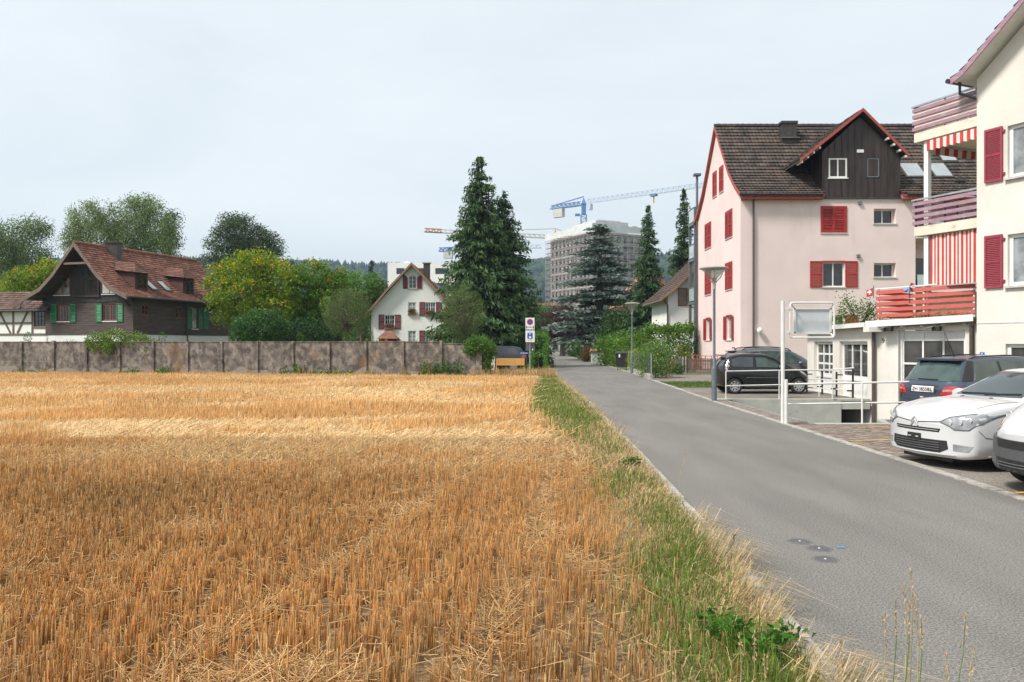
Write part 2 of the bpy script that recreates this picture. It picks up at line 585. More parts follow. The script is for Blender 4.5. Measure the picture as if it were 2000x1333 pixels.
# ------------------------------------------------------------------ material library
def asphalt_mat(name, c0, c1, stone=(.30, .28, .26), patch=(.05, .05, .05)):
	m, nt, b = _new(name)
	N, L = nt.nodes, nt.links
	geo = N.new("ShaderNodeNewGeometry")
	n1 = N.new("ShaderNodeTexNoise"); n1.inputs['Scale'].default_value = .8; n1.inputs['Detail'].default_value = 6
	mp = N.new("ShaderNodeMapping"); mp.inputs['Scale'].default_value = (1.6, .35, 1)
	L.new(geo.outputs['Position'], mp.inputs[0]); L.new(mp.outputs[0], n1.inputs['Vector'])
	r1 = N.new("ShaderNodeValToRGB")
	r1.color_ramp.elements[0].position = .3; r1.color_ramp.elements[0].color = (*c0, 1)
	r1.color_ramp.elements[1].position = .7; r1.color_ramp.elements[1].color = (*c1, 1)
	L.new(n1.outputs['Fac'], r1.inputs[0])
	n2 = N.new("ShaderNodeTexNoise"); n2.inputs['Scale'].default_value = 62; n2.inputs['Detail'].default_value = 3; n2.inputs['Roughness'].default_value = .8
	L.new(geo.outputs['Position'], n2.inputs['Vector'])
	r2 = N.new("ShaderNodeValToRGB")
	r2.color_ramp.elements[0].position = .33; r2.color_ramp.elements[0].color = (.30, .30, .31, 1)
	r2.color_ramp.elements[1].position = .68; r2.color_ramp.elements[1].color = (2.0, 1.97, 1.92, 1)
	L.new(n2.outputs['Fac'], r2.inputs[0])
	mu = N.new("ShaderNodeMixRGB"); mu.blend_type = 'MULTIPLY'; mu.inputs[0].default_value = 1
	L.new(r1.outputs[0], mu.inputs[1]); L.new(r2.outputs[0], mu.inputs[2])
	v = N.new("ShaderNodeTexVoronoi"); v.inputs['Scale'].default_value = 45
	L.new(geo.outputs['Position'], v.inputs['Vector'])
	r3 = N.new("ShaderNodeValToRGB")
	r3.color_ramp.elements[0].position = .10; r3.color_ramp.elements[0].color = (.75, .75, .75, 1)
	r3.color_ramp.elements[1].position = .22; r3.color_ramp.elements[1].color = (0, 0, 0, 1)
	L.new(v.outputs['Distance'], r3.inputs[0])
	wn2 = N.new("ShaderNodeTexWhiteNoise"); L.new(v.outputs['Position'], wn2.inputs['Vector'])
	gt = N.new("ShaderNodeMath"); gt.operation = 'GREATER_THAN'; gt.inputs[1].default_value = .72
	L.new(wn2.outputs['Value'], gt.inputs[0])
	ml = N.new("ShaderNodeMath"); ml.operation = 'MULTIPLY'
	L.new(gt.outputs[0], ml.inputs[0]); L.new(r3.outputs[0], ml.inputs[1])
	mx = N.new("ShaderNodeMixRGB")
	L.new(ml.outputs[0], mx.inputs[0]); L.new(mu.outputs[0], mx.inputs[1]); mx.inputs[2].default_value = (*stone, 1)
	# crack filler and repaired streaks
	n4 = N.new("ShaderNodeTexNoise"); n4.inputs['Scale'].default_value = .23; n4.inputs['Detail'].default_value = 8
	L.new(geo.outputs['Position'], n4.inputs['Vector'])
	r4 = N.new("ShaderNodeValToRGB")
	r4.color_ramp.elements[0].position = .497; r4.color_ramp.elements[0].color = (0, 0, 0, 1)
	r4.color_ramp.elements.new(.5).color = (.10, .10, .10, 1)
	r4.color_ramp.elements[2].position = .503; r4.color_ramp.elements[2].color = (0, 0, 0, 1)
	L.new(n4.outputs['Fac'], r4.inputs[0])
	m4 = N.new("ShaderNodeMixRGB")
	L.new(r4.outputs[0], m4.inputs[0]); L.new(mx.outputs[0], m4.inputs[1]); m4.inputs[2].default_value = (*patch, 1)
	L.new(m4.outputs[0], b.inputs['Base Color'])
	b.inputs['Roughness'].default_value = .88
	b.inputs['Specular IOR Level'].default_value = .3
	bp = N.new("ShaderNodeBump"); bp.inputs['Strength'].default_value = .07; bp.inputs['Distance'].default_value = .005
	L.new(n2.outputs['Fac'], bp.inputs['Height']); L.new(bp.outputs[0], b.inputs['Normal'])
	return m

M['asphalt'] = asphalt_mat('asphalt', (.122, .117, .111), (.162, .155, .147))
M['asphalt_lot'] = asphalt_mat('asphalt_lot', (.135, .120, .108), (.20, .178, .160), stone=(.34, .31, .28))
M['meadow'] = mat('meadow', (.06, .10, .03), .9, col2=(.10, .13, .045), scale=.4)
M['soil'] = mat('soil', (.075, .048, .028), .95, col2=(.26, .165, .08), scale=30, lo=.3, hi=.6, bump=.6, bscale=40)
M['earth_verge'] = mat('earth_verge', (.13, .10, .05), .95, col2=(.26, .19, .10), scale=14, bump=.5, bscale=40)
M['kerb_stone'] = mat('kerb_stone', (.34, .32, .29), .85, var=.25, scale=9, bump=.3, bscale=50, grime=(.12, .11, .08), gscale=2.5, gstretch=(1, 1, 1))
M['paver'] = mat('paver', (.20, .158, .132), .85, var=.3, scale=6, attr='col', bump=.3, bscale=60)
M['paver_joint'] = mat('paver_joint', (.10, .09, .07), .95, var=.3, scale=20)
M['line_yellow'] = mat('line_yellow', (.55, .36, .06), .8, var=.2, scale=20, grime=(.15, .13, .11), gscale=14, gstretch=(1, 1, 1), glo=.48, ghi=.62)
M['line_white'] = mat('line_white', (.5, .5, .49), .8, var=.15, scale=20, grime=(.15, .14, .13), gscale=12, gstretch=(1, 1, 1), glo=.48, ghi=.62)
M['blue_spray'] = mat('blue_spray', (.05, .27, .55), .8, var=.3, scale=40, grime=(.12, .12, .12), gscale=30, gstretch=(1, 1, 1), glo=.5, ghi=.6)
M['iron_cover'] = mat('iron_cover', (.105, .105, .108), .65, var=.2, scale=40, bump=.3, bscale=120, metal=.3)
M['cover_pin'] = mat('cover_pin', (.75, .74, .7), .4, metal=.2)
M['cover_collar'] = mat('cover_collar', (.125, .12, .118), .85, var=.15, scale=25)
M['pit_concrete'] = mat('pit_concrete', (.40, .41, .37), .85, var=.1, scale=2.5, bump=.15, bscale=40, grime=(.09, .085, .06), gscale=2.2, gstretch=(.5, 1, 1.6), glo=.60, ghi=.70)
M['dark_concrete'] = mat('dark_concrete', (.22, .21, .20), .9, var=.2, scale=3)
M['straw'] = leaf_mat('straw', .38, .6)
M['grass'] = leaf_mat('grass', .3, .5)
M['leaf'] = leaf_mat('leaf', .38, .5)
M['needle'] = leaf_mat('needle', .2, .6)
M['far_leaf'] = leaf_mat('far_leaf', .1, .8)
M['bark'] = mat('bark', (.10, .075, .055), .9, var=.35, scale=8, stretch=(1, 1, .25), bump=.6, bscale=20)
M['bark_birch'] = mat('bark_birch', (.50, .47, .42), .8, col2=(.12, .10, .09), scale=7, stretch=(.6, .6, 2.5), lo=.52, hi=.62)

# ------------------------------------------------------------------ ground with the sunken drive cut out of it
PIT = [(6.98, 18.5), (8.72, 18.5), (8.95, 19.35), (13.0, 20.9), (13.55, 23.3), (11.74, 25.8), (11.74, 26.0), (6.98, 26.0)]
def sheet(name, outer, holes, z, material, **tags):
	bm = bmesh.new()
	edges = []
	for loop in [outer] + holes:
		vs = [bm.verts.new((x, y, z)) for x, y in loop]
		edges += [bm.edges.new((vs[i], vs[(i + 1) % len(vs)])) for i in range(len(vs))]
	bmesh.ops.triangle_fill(bm, use_beauty=True, use_dissolve=False, edges=edges, normal=(0, 0, 1))
	for f in bm.faces:
		if f.normal.z < 0:
			f.normal_flip()
	me = bpy.data.meshes.new(name)
	bm.to_mesh(me); bm.free()
	me.materials.append(M[material])
	o = bpy.data.objects.new(name, me)
	COL.objects.link(o)
	return tag(o, **tags)

near_sq = [(-80, -30), (60, -30), (60, 190), (-80, 190)]
sheet('ground', [(-5000, -900), (5000, -900), (5000, 5000), (-5000, 5000)], [near_sq], -.03, 'meadow', kind='structure')
sheet('garden_ground', near_sq, [PIT], -.03, 'meadow', kind='structure')

def road_left(y):   # left and right edge of the lane
	return float(np.interp(y, [-30, 0, 4.5, 8.5, 13.4, 24, 56, 97, 121, 170], [1.45, 1.68, 1.86, 2.02, 2.2, 2.45, 2.65, 4.5, 5.6, 7.6]))
def road_right(y):
	return float(np.interp(y, [-30, 0, 9.4, 12.4, 18, 25.3, 40.4, 56, 69, 97, 121, 170], [5.7, 5.9, 6.03, 6.13, 6.2, 6.36, 7.0, 7.55, 7.75, 8.0, 8.6, 10.4]))
ys = [-30, -10, 0] + list(np.linspace(3, 60, 39)) + list(np.linspace(64, 170, 22))
mb = MB()
for y0, y1 in zip(ys, ys[1:]):
	mb.quad((road_left(y0) - .02, y0, 0), (road_right(y0), y0, 0), (road_right(y1), y1, 0), (road_left(y1) - .02, y1, 0))
mb.build('road', 'asphalt', kind='structure')
# cross street and car park at the far end of the lane
mb = MB(); mb.quad((-30, 120, .004), (50, 120, .004), (50, 170, .004), (-30, 170, .004)); mb.build('far_car_park', 'asphalt_lot', kind='structure')

# the stubble field soil and the grassy verge soil
def field_edge(y):
	return float(np.interp(y, [-5, 3, 4.5, 8, 12.6, 17, 22.4, 30, 45], [.5, .65, .8, 1.0, 1.15, .75, .4, .55, 1.4]))
ys = list(np.linspace(-6, 42.4, 30))
mb = MB()
for y0, y1 in zip(ys, ys[1:]):
	mb.quad((-46, y0, -.012), (field_edge(y0), y0, -.012), (field_edge(y1), y1, -.012), (-46, y1, -.012))
mb.quad((-46, 42.4, -.012), (field_edge(42.4), 42.4, -.012), (-2, 43.6, -.012), (-46, 50.2, -.012))
mb.build('field', 'soil', kind='structure')
mb = MB()
for y0, y1 in zip(ys, ys[1:]):
	mb.quad((field_edge(y0), y0, -.008), (road_left(y0) - .12, y0, -.008), (road_left(y1) - .12, y1, -.008), (field_edge(y1), y1, -.008))
mb.build('grass_verge', 'earth_verge', kind='structure')

# kerb stones: a course along each edge of the lane, every stone a part of its kerb
def kerb_run(name, fx, y0, y1, off0, off1, z1, step, mt):
	root = bpy.data.objects.new(name, None); COL.objects.link(root); root['kind'] = 'structure'
	y = y0
	while y < y1:
		ye = min(y + step, y1) - .012
		a, b = fx(y), fx(ye)
		j = rnd.uniform(-.006, .006)
		MB().add([(a + off0 + j, y, -.1), (a + off1 + j, y, -.1), (b + off1 + j, ye, -.1), (b + off0 + j, ye, -.1),
				  (a + off0 + j, y, z1 + j * .5), (a + off1 + j, y, z1 + j * .5), (b + off1 + j, ye, z1 + j * .5), (b + off0 + j, ye, z1 + j * .5)],
				 [(0, 3, 2, 1), (4, 5, 6, 7), (0, 1, 5, 4), (1, 2, 6, 5), (2, 3, 7, 6), (3, 0, 4, 7)]).build('kerb_stone', mt, root, fix=False)
		y += step
	return root
kerb_run('left_kerb', road_left, 1.5, 44, -.135, -.005, .022, .5, 'kerb_stone')
kerb_run('right_kerb', road_right, 3.0, 70, .004, .155, .016, 1.0, 'kerb_stone')

# parking ground right of the lane
lot = MB()
def strip(y0, y1, n, xr, z, mb_):
	q = np.linspace(y0, y1, n)
	for a, b in zip(q, q[1:]):
		mb_.quad((road_right(a) + .15, a, z), (xr, a, z), (xr, b, z), (road_right(b) + .15, b, z))
strip(-10, 13.45, 12, 32, -.006, lot)
lot.build('parking_asphalt', 'asphalt_lot', kind='structure')
pl = MB()
strip(26.35, 33.2, 8, 13.2, -.006, pl)
pl.build('raised_forecourt', 'asphalt_lot', kind='structure')
fc = MB()
strip(38.4, 47, 8, 13.15, -.006, fc)
fc.build('house_forecourt', 'asphalt_lot', kind='structure')
lw = MB(); strip(33.2, 38.4, 6, 13.15, -.010, lw); lw.build('lawn', 'meadow', kind='structure')
# block paving beside the sunken drive: paver blocks over a sand bed
bed = MB()
bed.poly([(6.36, 13.45, -.012), (32, 13.45, -.012), (32, 23, -.012), (13.4, 20.98, -.012), (8.97, 19.27, -.012), (8.74, 18.42, -.012), (6.3, 18.42, -.012)])
bed.build('paving_bed', 'paver_joint', kind='structure')
V, Fq, Cq = [], [], []
bw, bl = .10, .20
ny = int((21.6 - 13.45) / bw)
for j in range(ny):
	y0 = 13.46 + j * bw
	x = 6.39 + (0 if j % 2 else .1)
	while x < 15.0:
		if not ((y0 > 18.25 and x < 8.8) or (y0 > 19.1 and x < 9.1 + (y0 - 19.25) * 2.6)):
			g = rnd.gauss(1, .16)
			dz = rnd.uniform(-.003, .003)
			a = (x + .004, x + bl - .004, y0 + .004, y0 + bw - .004)
			b = len(V)
			V += [(a[0], a[2], dz), (a[1], a[2], dz), (a[1], a[3], dz), (a[0], a[3], dz),
				  (a[0] - .003, a[2] - .003, -.02), (a[1] + .003, a[2] - .003, -.02), (a[1] + .003, a[3] + .003, -.02), (a[0] - .003, a[3] + .003, -.02)]
			Fq += [(b, b + 1, b + 2, b + 3), (b + 4, b + 5, b + 1, b), (b + 5, b + 6, b + 2, b + 1), (b + 6, b + 7, b + 3, b + 2), (b + 7, b + 4, b, b + 3)]
			Cq += [(g, g * rnd.uniform(.94, 1.04), g * rnd.uniform(.9, 1.05))] * 8
		x += bl
np_mesh('paver_blocks', np.array(V), np.array(Fq), np.array(Cq), 'paver', label='brown grey rectangular paving blocks of the parking bays beside the sunken drive', cat='paving', kind='stuff')
# narrow strip of setts between lane kerb and the sunken drive
mb = MB()
for y in np.arange(18.5, 26.2, .22):
	mb.box(road_right(y) + .16, 6.87 if y < 25.9 else 7.2, y, y + .2, -.05, .004 + rnd.uniform(-.004, .004))
M['sett'] = mat('sett', (.20, .165, .14), .9, var=.3, scale=5, bump=.3, bscale=40)
o = mb.build('sett_strip', 'sett', kind='structure')

# the sunken drive: retaining walls, floor, dark opening under the forecourt
pit = thing('sunken_drive', 'grey green concrete retaining walls of the sunken drive below the white railing', 'retaining wall', (0, 0, 0))
mb = MB()
mb.box(6.6, 10.75, 26.0, 26.3, -2.4, .03)
mb.build('retaining_wall', 'pit_concrete', pit)
MB().box(10.75, 11.7, 26.02, 26.4, -.30, .035).build('lintel_slab', 'pit_concrete', pit)
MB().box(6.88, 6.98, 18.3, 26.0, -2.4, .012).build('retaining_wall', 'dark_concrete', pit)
MB().box(6.98, 8.72, 18.3, 18.5, -2.4, .01).build('edge_beam', 'pit_concrete', pit)
mb = MB(); mb.m = 0
for (x0, y0), (x1, y1) in ((PIT[1], PIT[2]), (PIT[2], PIT[3]), (PIT[3], PIT[4])):
	mb.bar((x0, y0, -1.2), (x1, y1, -1.2), .16, 2.4)
mb.build('retaining_wall', 'pit_concrete', pit)
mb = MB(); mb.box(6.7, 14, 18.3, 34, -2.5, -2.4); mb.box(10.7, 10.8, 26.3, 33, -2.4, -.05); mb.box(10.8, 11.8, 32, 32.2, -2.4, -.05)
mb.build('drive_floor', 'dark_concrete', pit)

# painted markings
def ground_bar(name, a, b, w, z, m, parent=None, **tags):
	a, b = Vector((*a, z)), Vector((*b, z))
	d = (b - a).normalized(); s_ = Vector((-d.y, d.x, 0)) * (w / 2)
	return MB().quad(a - s_, b - s_, b + s_, a + s_).build(name, m, parent, fix=False, **tags)
park = thing('parking_bay_lines', 'worn yellow lines marking the parking bays right of the lane', 'road marking')
BAY = Vector((.97, .24))
for a in ((6.24, 9.9), (6.30, 12.75), (6.42, 15.15)):
	ground_bar('bay_line', a, (a[0] + 5 * BAY.x, a[1] + 5 * BAY.y), .10, .006, 'line_yellow', park)
ground_bar('bay_line', (7.6, 17.55), (8.9, 17.87), .10, .006, 'line_yellow', park)
fpl = thing('forecourt_lines', 'thin faded yellow parking lines on the forecourt under the small black hatchback', 'road marking')
ground_bar('bay_line', (6.65, 27.4), (10.4, 27.2), .09, .002, 'line_yellow', fpl)
ground_bar('bay_line', (6.8, 28.2), (7.6, 28.15), .09, .002, 'line_yellow', fpl)
wls = ground_bar('stop_line', (PX(1130, 49.5), 49.5), (PX(1222, 49.2), 49.2), .16, .005, 'line_white', label='faded white line painted across the lane before the grey bin', cat='road marking')
ground_bar('paint_mark', (PX(1634, 7.27), 7.27), (PX(1651, 7.27), 7.27), .045, .005, 'blue_spray', label='small blue spray paint mark on the asphalt beside the valve covers', cat='paint mark')
ground_bar('paint_mark', (PX(1138, 62), 61.6), (PX(1147, 62), 60), .14, .005, 'blue_spray', label='faint blue paint mark on the lane further up', cat='paint mark')

for i, (px, py, lb) in enumerate(((1562, 1058, 'round iron valve cover in the lane, farthest of the three'), (1600, 1072, 'round iron valve cover in the lane, middle of the three, next to the blue mark'),
					(1612, 1093, 'round iron valve cover in the lane, nearest of the three'))):
	d = 2910 / (py - 670)
	t = thing('valve_cover', lb, 'valve cover', (PX(px, d), d, 0), group='valve covers in the lane')
	MB().lathe([(.0, .002), (.118, .002), (.118, 0)], n=28).build('collar', 'cover_collar', t)
	MB().lathe([(.0, .003), (.028, .003), (.03, .005), (.085, .005), (.09, .004), (.093, .001)], n=28).build('lid', 'iron_cover', t)
	MB().lathe([(0, .007), (.009, .007), (.010, .003)], n=12).build('pin', 'cover_pin', t)

# ------------------------------------------------------------------ far wooded hills
def hill_h(x, y):
	r = math.hypot(x, y)
	k = min(1, max(0, (r - 560) / 880)); k = k * k * (3 - 2 * k)
	az = math.atan2(x, y)
	top = 122 + 9 * math.sin(az * 5 + 1.2) + 7 * math.sin(az * 13) + 6 * mnoise.noise((x / 300, y / 300, 0))
	return top * k * (1 - .35 * min(1, max(0, (r - 1500) / 900)))
na, nrr = 120, 26
V, Fq = [], []
for i in range(nrr):
	r = 540 + (2300 - 540) * i / (nrr - 1)
	for j in range(na):
		az = math.radians(-75 + 150 * j / (na - 1))
		x, y = r * math.sin(az), r * math.cos(az)
		V.append((x, y, hill_h(x, y) - .5 if i else -3))
for i in range(nrr - 1):
	for j in range(na - 1):
		a = i * na + j
		Fq.append((a, a + 1, a + na + 1, a + na))
M['forest_floor'] = mat('forest_floor', (.035, .06, .025), .95, var=.3, scale=.02)
np_mesh('hills', np.array(V), np.array(Fq), None, 'forest_floor', smooth=True, kind='structure')

def cone_tree(n=6):
	v, f = [(0, 0, 1)], []
	for k, (r, z) in enumerate(((.12, .78), (.10, .80), (.22, .52), (.17, .54), (.27, .18), (.05, .05))):
		for j in range(n):
			a = 2 * math.pi * (j + .5 * (k % 2)) / n
			v.append((r * math.cos(a), r * math.sin(a), z))
	for j in range(n):
		f.append((0, 1 + j, 1 + (j + 1) % n))
		for k in range(5):
			a, b = 1 + k * n + j, 1 + k * n + (j + 1) % n
			f += [(a, a + n, b), (b, a + n, b + n)]
	return np.array(v), np.array(f)
def blob_tree():
	bm = bmesh.new(); bmesh.ops.create_icosphere(bm, subdivisions=1, radius=.5)
	bmesh.ops.subdivide_edges(bm, edges=bm.edges, cuts=1)
	bmesh.ops.triangulate(bm, faces=bm.faces)
	v = np.array([q.co[:] for q in bm.verts]); f = np.array([[w.index for w in q.verts] for q in bm.faces]); bm.free()
	v = v * np.array([.8, .8, 1.0]) + np.array([0, 0, .5])
	return v, f
cv, cf = cone_tree(); bv, bf = blob_tree()
Vs, Fs, Cs, off = [], [], [], 0
for i in range(6000):
	az = math.radians(rnd.uniform(-40, 20))
	r = 620 + 950 * math.sqrt(rnd.random())
	x, y = r * math.sin(az), r * math.cos(az)
	z = hill_h(x, y)
	dec = mnoise.noise((x / 160, y / 160, 3)) + rnd.uniform(-.25, .25) > -.05
	h = rnd.uniform(15, 25)
	v0, f0 = (bv, bf) if dec else (cv, cf)
	if dec:
		h *= .85
		v = v0 + nr.normal(0, .06, v0.shape)
		c = np.array((.026, .054, .022)) * rnd.uniform(.7, 1.35) * np.array((rnd.uniform(.8, 1.3), 1, 1))
	else:
		v = v0 + nr.normal(0, .025, v0.shape)
		c = np.array((.016, .036, .020)) * rnd.uniform(.7, 1.3)
	v = v * np.array((h, h, h)) + np.array((x, y, z - 1))
	Vs.append(v); Fs.append(f0 + off); off += len(v)
	Cs.append(np.tile(c, (len(v), 1)) * nr.uniform(.85, 1.15, (len(v), 1)))
np_mesh('hillside_forest', np.concatenate(Vs), np.concatenate(Fs), np.concatenate(Cs), 'far_leaf', label='distant mixed forest covering the hills on the horizon', cat='forest', kind='stuff')

# the air: pale haze that greys the far hills
hz = MB().box(-2600, 2600, -60, 2600, -6, 210).build('haze', [])
hz['kind'] = 'stuff'
hm = bpy.data.materials.new('haze_air'); hm.use_nodes = True
hn = hm.node_tree.nodes; hl = hm.node_tree.links; hn.clear()
ho = hn.new("ShaderNodeOutputMaterial"); hv = hn.new("ShaderNodeVolumePrincipled")
hv.inputs['Color'].default_value = (.58, .74, .93, 1)
hv.inputs['Density'].default_value = 0.00026
hv.inputs['Anisotropy'].default_value = 0.2
hl.new(hv.outputs[0], ho.inputs['Volume'])
hz.data.materials.append(hm)
tag(hz, 'pale summer haze in the air', 'haze')
# ------------------------------------------------------------------ building materials
M['glass'] = glass_mat('glass', (.02, .024, .026))
M['glass_curtain'] = glass_mat('glass_curtain', (.22, .24, .25), .04, var=.4, scale=2.5)
M['glass_sky'] = glass_mat('glass_sky', (.30, .33, .35), .04, var=.12)  # pale base colour paints in reflected sky on top of the real reflection
M['glass_pale'] = glass_mat('glass_pale', (.62, .62, .58), .06, var=.1)
M['glass_shop'] = glass_mat('glass_shop', (.06, .06, .055), .04, var=.6, scale=1.6)
M['glass_garage'] = glass_mat('glass_garage', (.045, .045, .045), .16, var=.6, scale=1.1)
M['glass_balcony'] = mat('glass_balcony', (.42, .50, .50), .12, var=.08, spec=.6)
M['white_paint'] = mat('white_paint', (.74, .74, .72), .45, var=.05, scale=5)
M['white_rail'] = mat('white_rail', (.66, .66, .64), .45, var=.06, scale=5, grime=(.30, .15, .07), gscale=5, gstretch=(1, 1, .5), glo=.70, ghi=.74)
M['sill_stone'] = mat('sill_stone', (.50, .49, .46), .8, var=.1, scale=8)
M['stucco_pink'] = mat('stucco_pink', (.75, .61, .59), .9, var=.045, scale=.6, bump=.25, bscale=70, grime=(.52, .44, .42), gscale=.8, gstretch=(1, 1, .25), glo=.56, ghi=.95)
M['stucco_cream'] = mat('stucco_cream', (.68, .655, .60), .92, var=.05, scale=.9, bump=.45, bscale=45, grime=(.44, .41, .35), gscale=1.3, gstretch=(1, 1, .3), glo=.56, ghi=.98)
M['stucco_white'] = mat('stucco_white', (.79, .79, .76), .9, var=.04, scale=.8, bump=.2, bscale=50, grime=(.48, .47, .43), gscale=1.0, gstretch=(1, 1, .3), glo=.58, ghi=.98)
M['plinth_white'] = mat('plinth_white', (.74, .74, .72), .9, var=.04)
M['wood_dark'] = mat('wood_dark', (.045, .034, .030), .8, var=.3, scale=6, stretch=(6, 6, .7), bump=.3, bscale=12)
M['siding'] = mat('siding', (.062, .043, .037), .75, var=.35, scale=3, stretch=(.5, .5, 10), bump=.2, bscale=8, grime=(.10, .074, .064), gscale=1.4, gstretch=(.6, .6, 4), glo=.46, ghi=.7)
M['black_boards'] = mat('black_boards', (.030, .027, .027), .7, var=.3, scale=5, stretch=(6, 6, .6))
M['wood_redbrown'] = mat('wood_redbrown', (.17, .055, .03), .6, var=.2, scale=10)
M['wood_brown'] = mat('wood_brown', (.20, .075, .04), .6, var=.15, scale=8)
M['dormer_wood'] = mat('dormer_wood', (.075, .032, .026), .7, var=.2, scale=8)
M['verge_wood'] = mat('verge_wood', (.16, .115, .095), .8, var=.2, scale=6)
M['verge_tan'] = mat('verge_tan', (.25, .15, .10), .8, var=.2, scale=6)
M['tile_red'] = mat('tile_red', (.23, .095, .060), .85, var=.25, scale=2.2, attr='col', grime=(.10, .062, .05), gscale=1.6, gstretch=(1, 1, 1), glo=.48, ghi=.72)
M['tile_brown'] = mat('tile_brown', (.056, .043, .037), .85, var=.25, scale=1.4, attr='col', grime=(.13, .082, .055), gscale=.9, gstretch=(1, 1, .4), glo=.52, ghi=.75)
M['tile_white_house'] = mat('tile_white_house', (.085, .058, .048), .85, var=.2, scale=2, attr='col')
M['tile_cream'] = mat('tile_cream', (.13, .075, .06), .85, var=.25, scale=2, attr='col')
M['sheet_dark'] = mat('sheet_dark', (.050, .037, .034), .5, var=.35, scale=1.4, stretch=(3, 3, .4), metal=.35, spec=.5)
M['gutter'] = mat('gutter', (.055, .052, .055), .5, var=.2, scale=5, metal=.4)
M['pipe_brown'] = mat('pipe_brown', (.085, .062, .055), .55, var=.15, scale=5)
M['chimney_sheet'] = mat('chimney_sheet', (.06, .052, .046), .55, var=.25, scale=4, metal=.3)
M['red_paint'] = mat('red_paint', (.36, .024, .024), .5, var=.12, scale=6)
M['red_trim'] = mat('red_trim', (.36, .065, .05), .6, var=.15, scale=6)
M['maroon_paint'] = mat('maroon_paint', (.15, .013, .028), .55, var=.12, scale=6)
M['crimson_paint'] = mat('crimson_paint', (.30, .035, .065), .5, var=.08, scale=6)
M['green_paint'] = mat('green_paint', (.012, .19, .065), .5, var=.12, scale=6)
M['mauve_paint'] = mat('mauve_paint', (.32, .19, .245), .65, var=.12, scale=5, stretch=(1, 1, 4), grime=(.42, .33, .36), gscale=3, gstretch=(1, 1, 3), glo=.5, ghi=.75)
M['coral_paint'] = mat('coral_paint', (.52, .105, .085), .65, var=.08, scale=5)
M['balcony_slab'] = mat('balcony_slab', (.68, .63, .53), .9, var=.08, scale=2, bump=.2, bscale=50, grime=(.36, .32, .26), gscale=2.2, gstretch=(1, 1, 1.5), glo=.56, ghi=.74)
M['cloth_red'] = mat('cloth_red', (.50, .045, .035), .85, var=.08, scale=3)
M['cloth_white'] = mat('cloth_white', (.66, .60, .57), .85, var=.05, scale=3)
M['steel_grey'] = mat('steel_grey', (.16, .18, .20), .45, var=.1, scale=5, metal=.3)
M['lamp_pole'] = mat('lamp_pole', (.12, .15, .18), .5, var=.12, scale=8, metal=.2)
M['lamp_metal'] = mat('lamp_metal', (.42, .41, .38), .4, var=.1, scale=8, metal=.4)
M['lamp_glass'] = glass_mat('lamp_glass', (.45, .44, .40), .15, clear=.5)
M['black_plastic'] = mat('black_plastic', (.018, .018, .019), .55, var=.2, scale=10)
M['grey_plastic'] = mat('grey_plastic', (.10, .10, .105), .6, var=.12, scale=10)
M['panel_grey'] = mat('panel_grey', (.52, .55, .57), .4, var=.06, scale=2)
M['galv'] = mat('galv', (.44, .45, .45), .4, var=.12, scale=6, metal=.6)
M['moss'] = mat('moss', (.10, .12, .03), .95, var=.4, scale=20, col2=(.28, .20, .08), bump=.6, bscale=40)
M['concrete_old'] = None

def concrete_wall_mat():
	m = mat('concrete_old', (.235, .20, .170), .95, var=.35, scale=3.2, stretch=(1, 1, .8), bump=.8, bscale=26,
			grime=(.085, .072, .063), gscale=3.0, gstretch=(1, 1, .7), glo=.41, ghi=.60)
	nt = m.node_tree; N, L = nt.nodes, nt.links
	b = N['Principled BSDF']
	src = b.inputs['Base Color'].links[0].from_socket
	geo = N.new("ShaderNodeNewGeometry")
	def layer(scale, lo, hi, colr, prev, st=(1, 1, 1), extra=None):
		mp = N.new("ShaderNodeMapping"); mp.inputs['Scale'].default_value = st
		L.new(geo.outputs['Position'], mp.inputs[0])
		n = N.new("ShaderNodeTexNoise"); n.inputs['Scale'].default_value = scale; n.inputs['Detail'].default_value = 5
		L.new(mp.outputs[0], n.inputs['Vector'])
		r = N.new("ShaderNodeValToRGB"); r.color_ramp.elements[0].position = lo; r.color_ramp.elements[1].position = hi
		L.new(n.outputs['Fac'], r.inputs[0])
		fac = r.outputs[0]
		if extra:
			ml = N.new("ShaderNodeMath"); ml.operation = 'MULTIPLY'
			L.new(fac, ml.inputs[0]); L.new(extra, ml.inputs[1]); fac = ml.outputs[0]
		x = N.new("ShaderNodeMixRGB"); L.new(fac, x.inputs[0]); L.new(prev, x.inputs[1]); x.inputs[2].default_value = (*colr, 1)
		return x.outputs[0]
	# ochre lichen in patches, pale bare cement near the footing (ragged edge), white lichen specks
	c = layer(.45, .60, .76, (.24, .115, .03), src)
	sep = N.new("ShaderNodeSeparateXYZ"); L.new(geo.outputs['Position'], sep.inputs[0])
	wob = N.new("ShaderNodeTexNoise"); wob.inputs['Scale'].default_value = .8; wob.inputs['Detail'].default_value = 4
	L.new(geo.outputs['Position'], wob.inputs['Vector'])
	ma = N.new("ShaderNodeMath"); ma.operation = 'MULTIPLY_ADD'; ma.inputs[1].default_value = -1.5; ma.inputs[2].default_value = 1.08
	L.new(wob.outputs['Fac'], ma.inputs[0])
	sb = N.new("ShaderNodeMath"); sb.operation = 'SUBTRACT'
	L.new(ma.outputs[0], sb.inputs[0]); L.new(sep.outputs['Z'], sb.inputs[1])
	mr = N.new("ShaderNodeMapRange"); mr.inputs['From Min'].default_value = -.03; mr.inputs['From Max'].default_value = .05
	L.new(sb.outputs[0], mr.inputs['Value'])
	x = N.new("ShaderNodeMixRGB"); L.new(mr.outputs[0], x.inputs[0]); L.new(c, x.inputs[1]); x.inputs[2].default_value = (.27, .235, .20, 1)
	c = layer(24, .665, .70, (.44, .42, .38), x.outputs[0])
	L.new(c, b.inputs['Base Color'])
	return m
M['concrete_old'] = concrete_wall_mat()

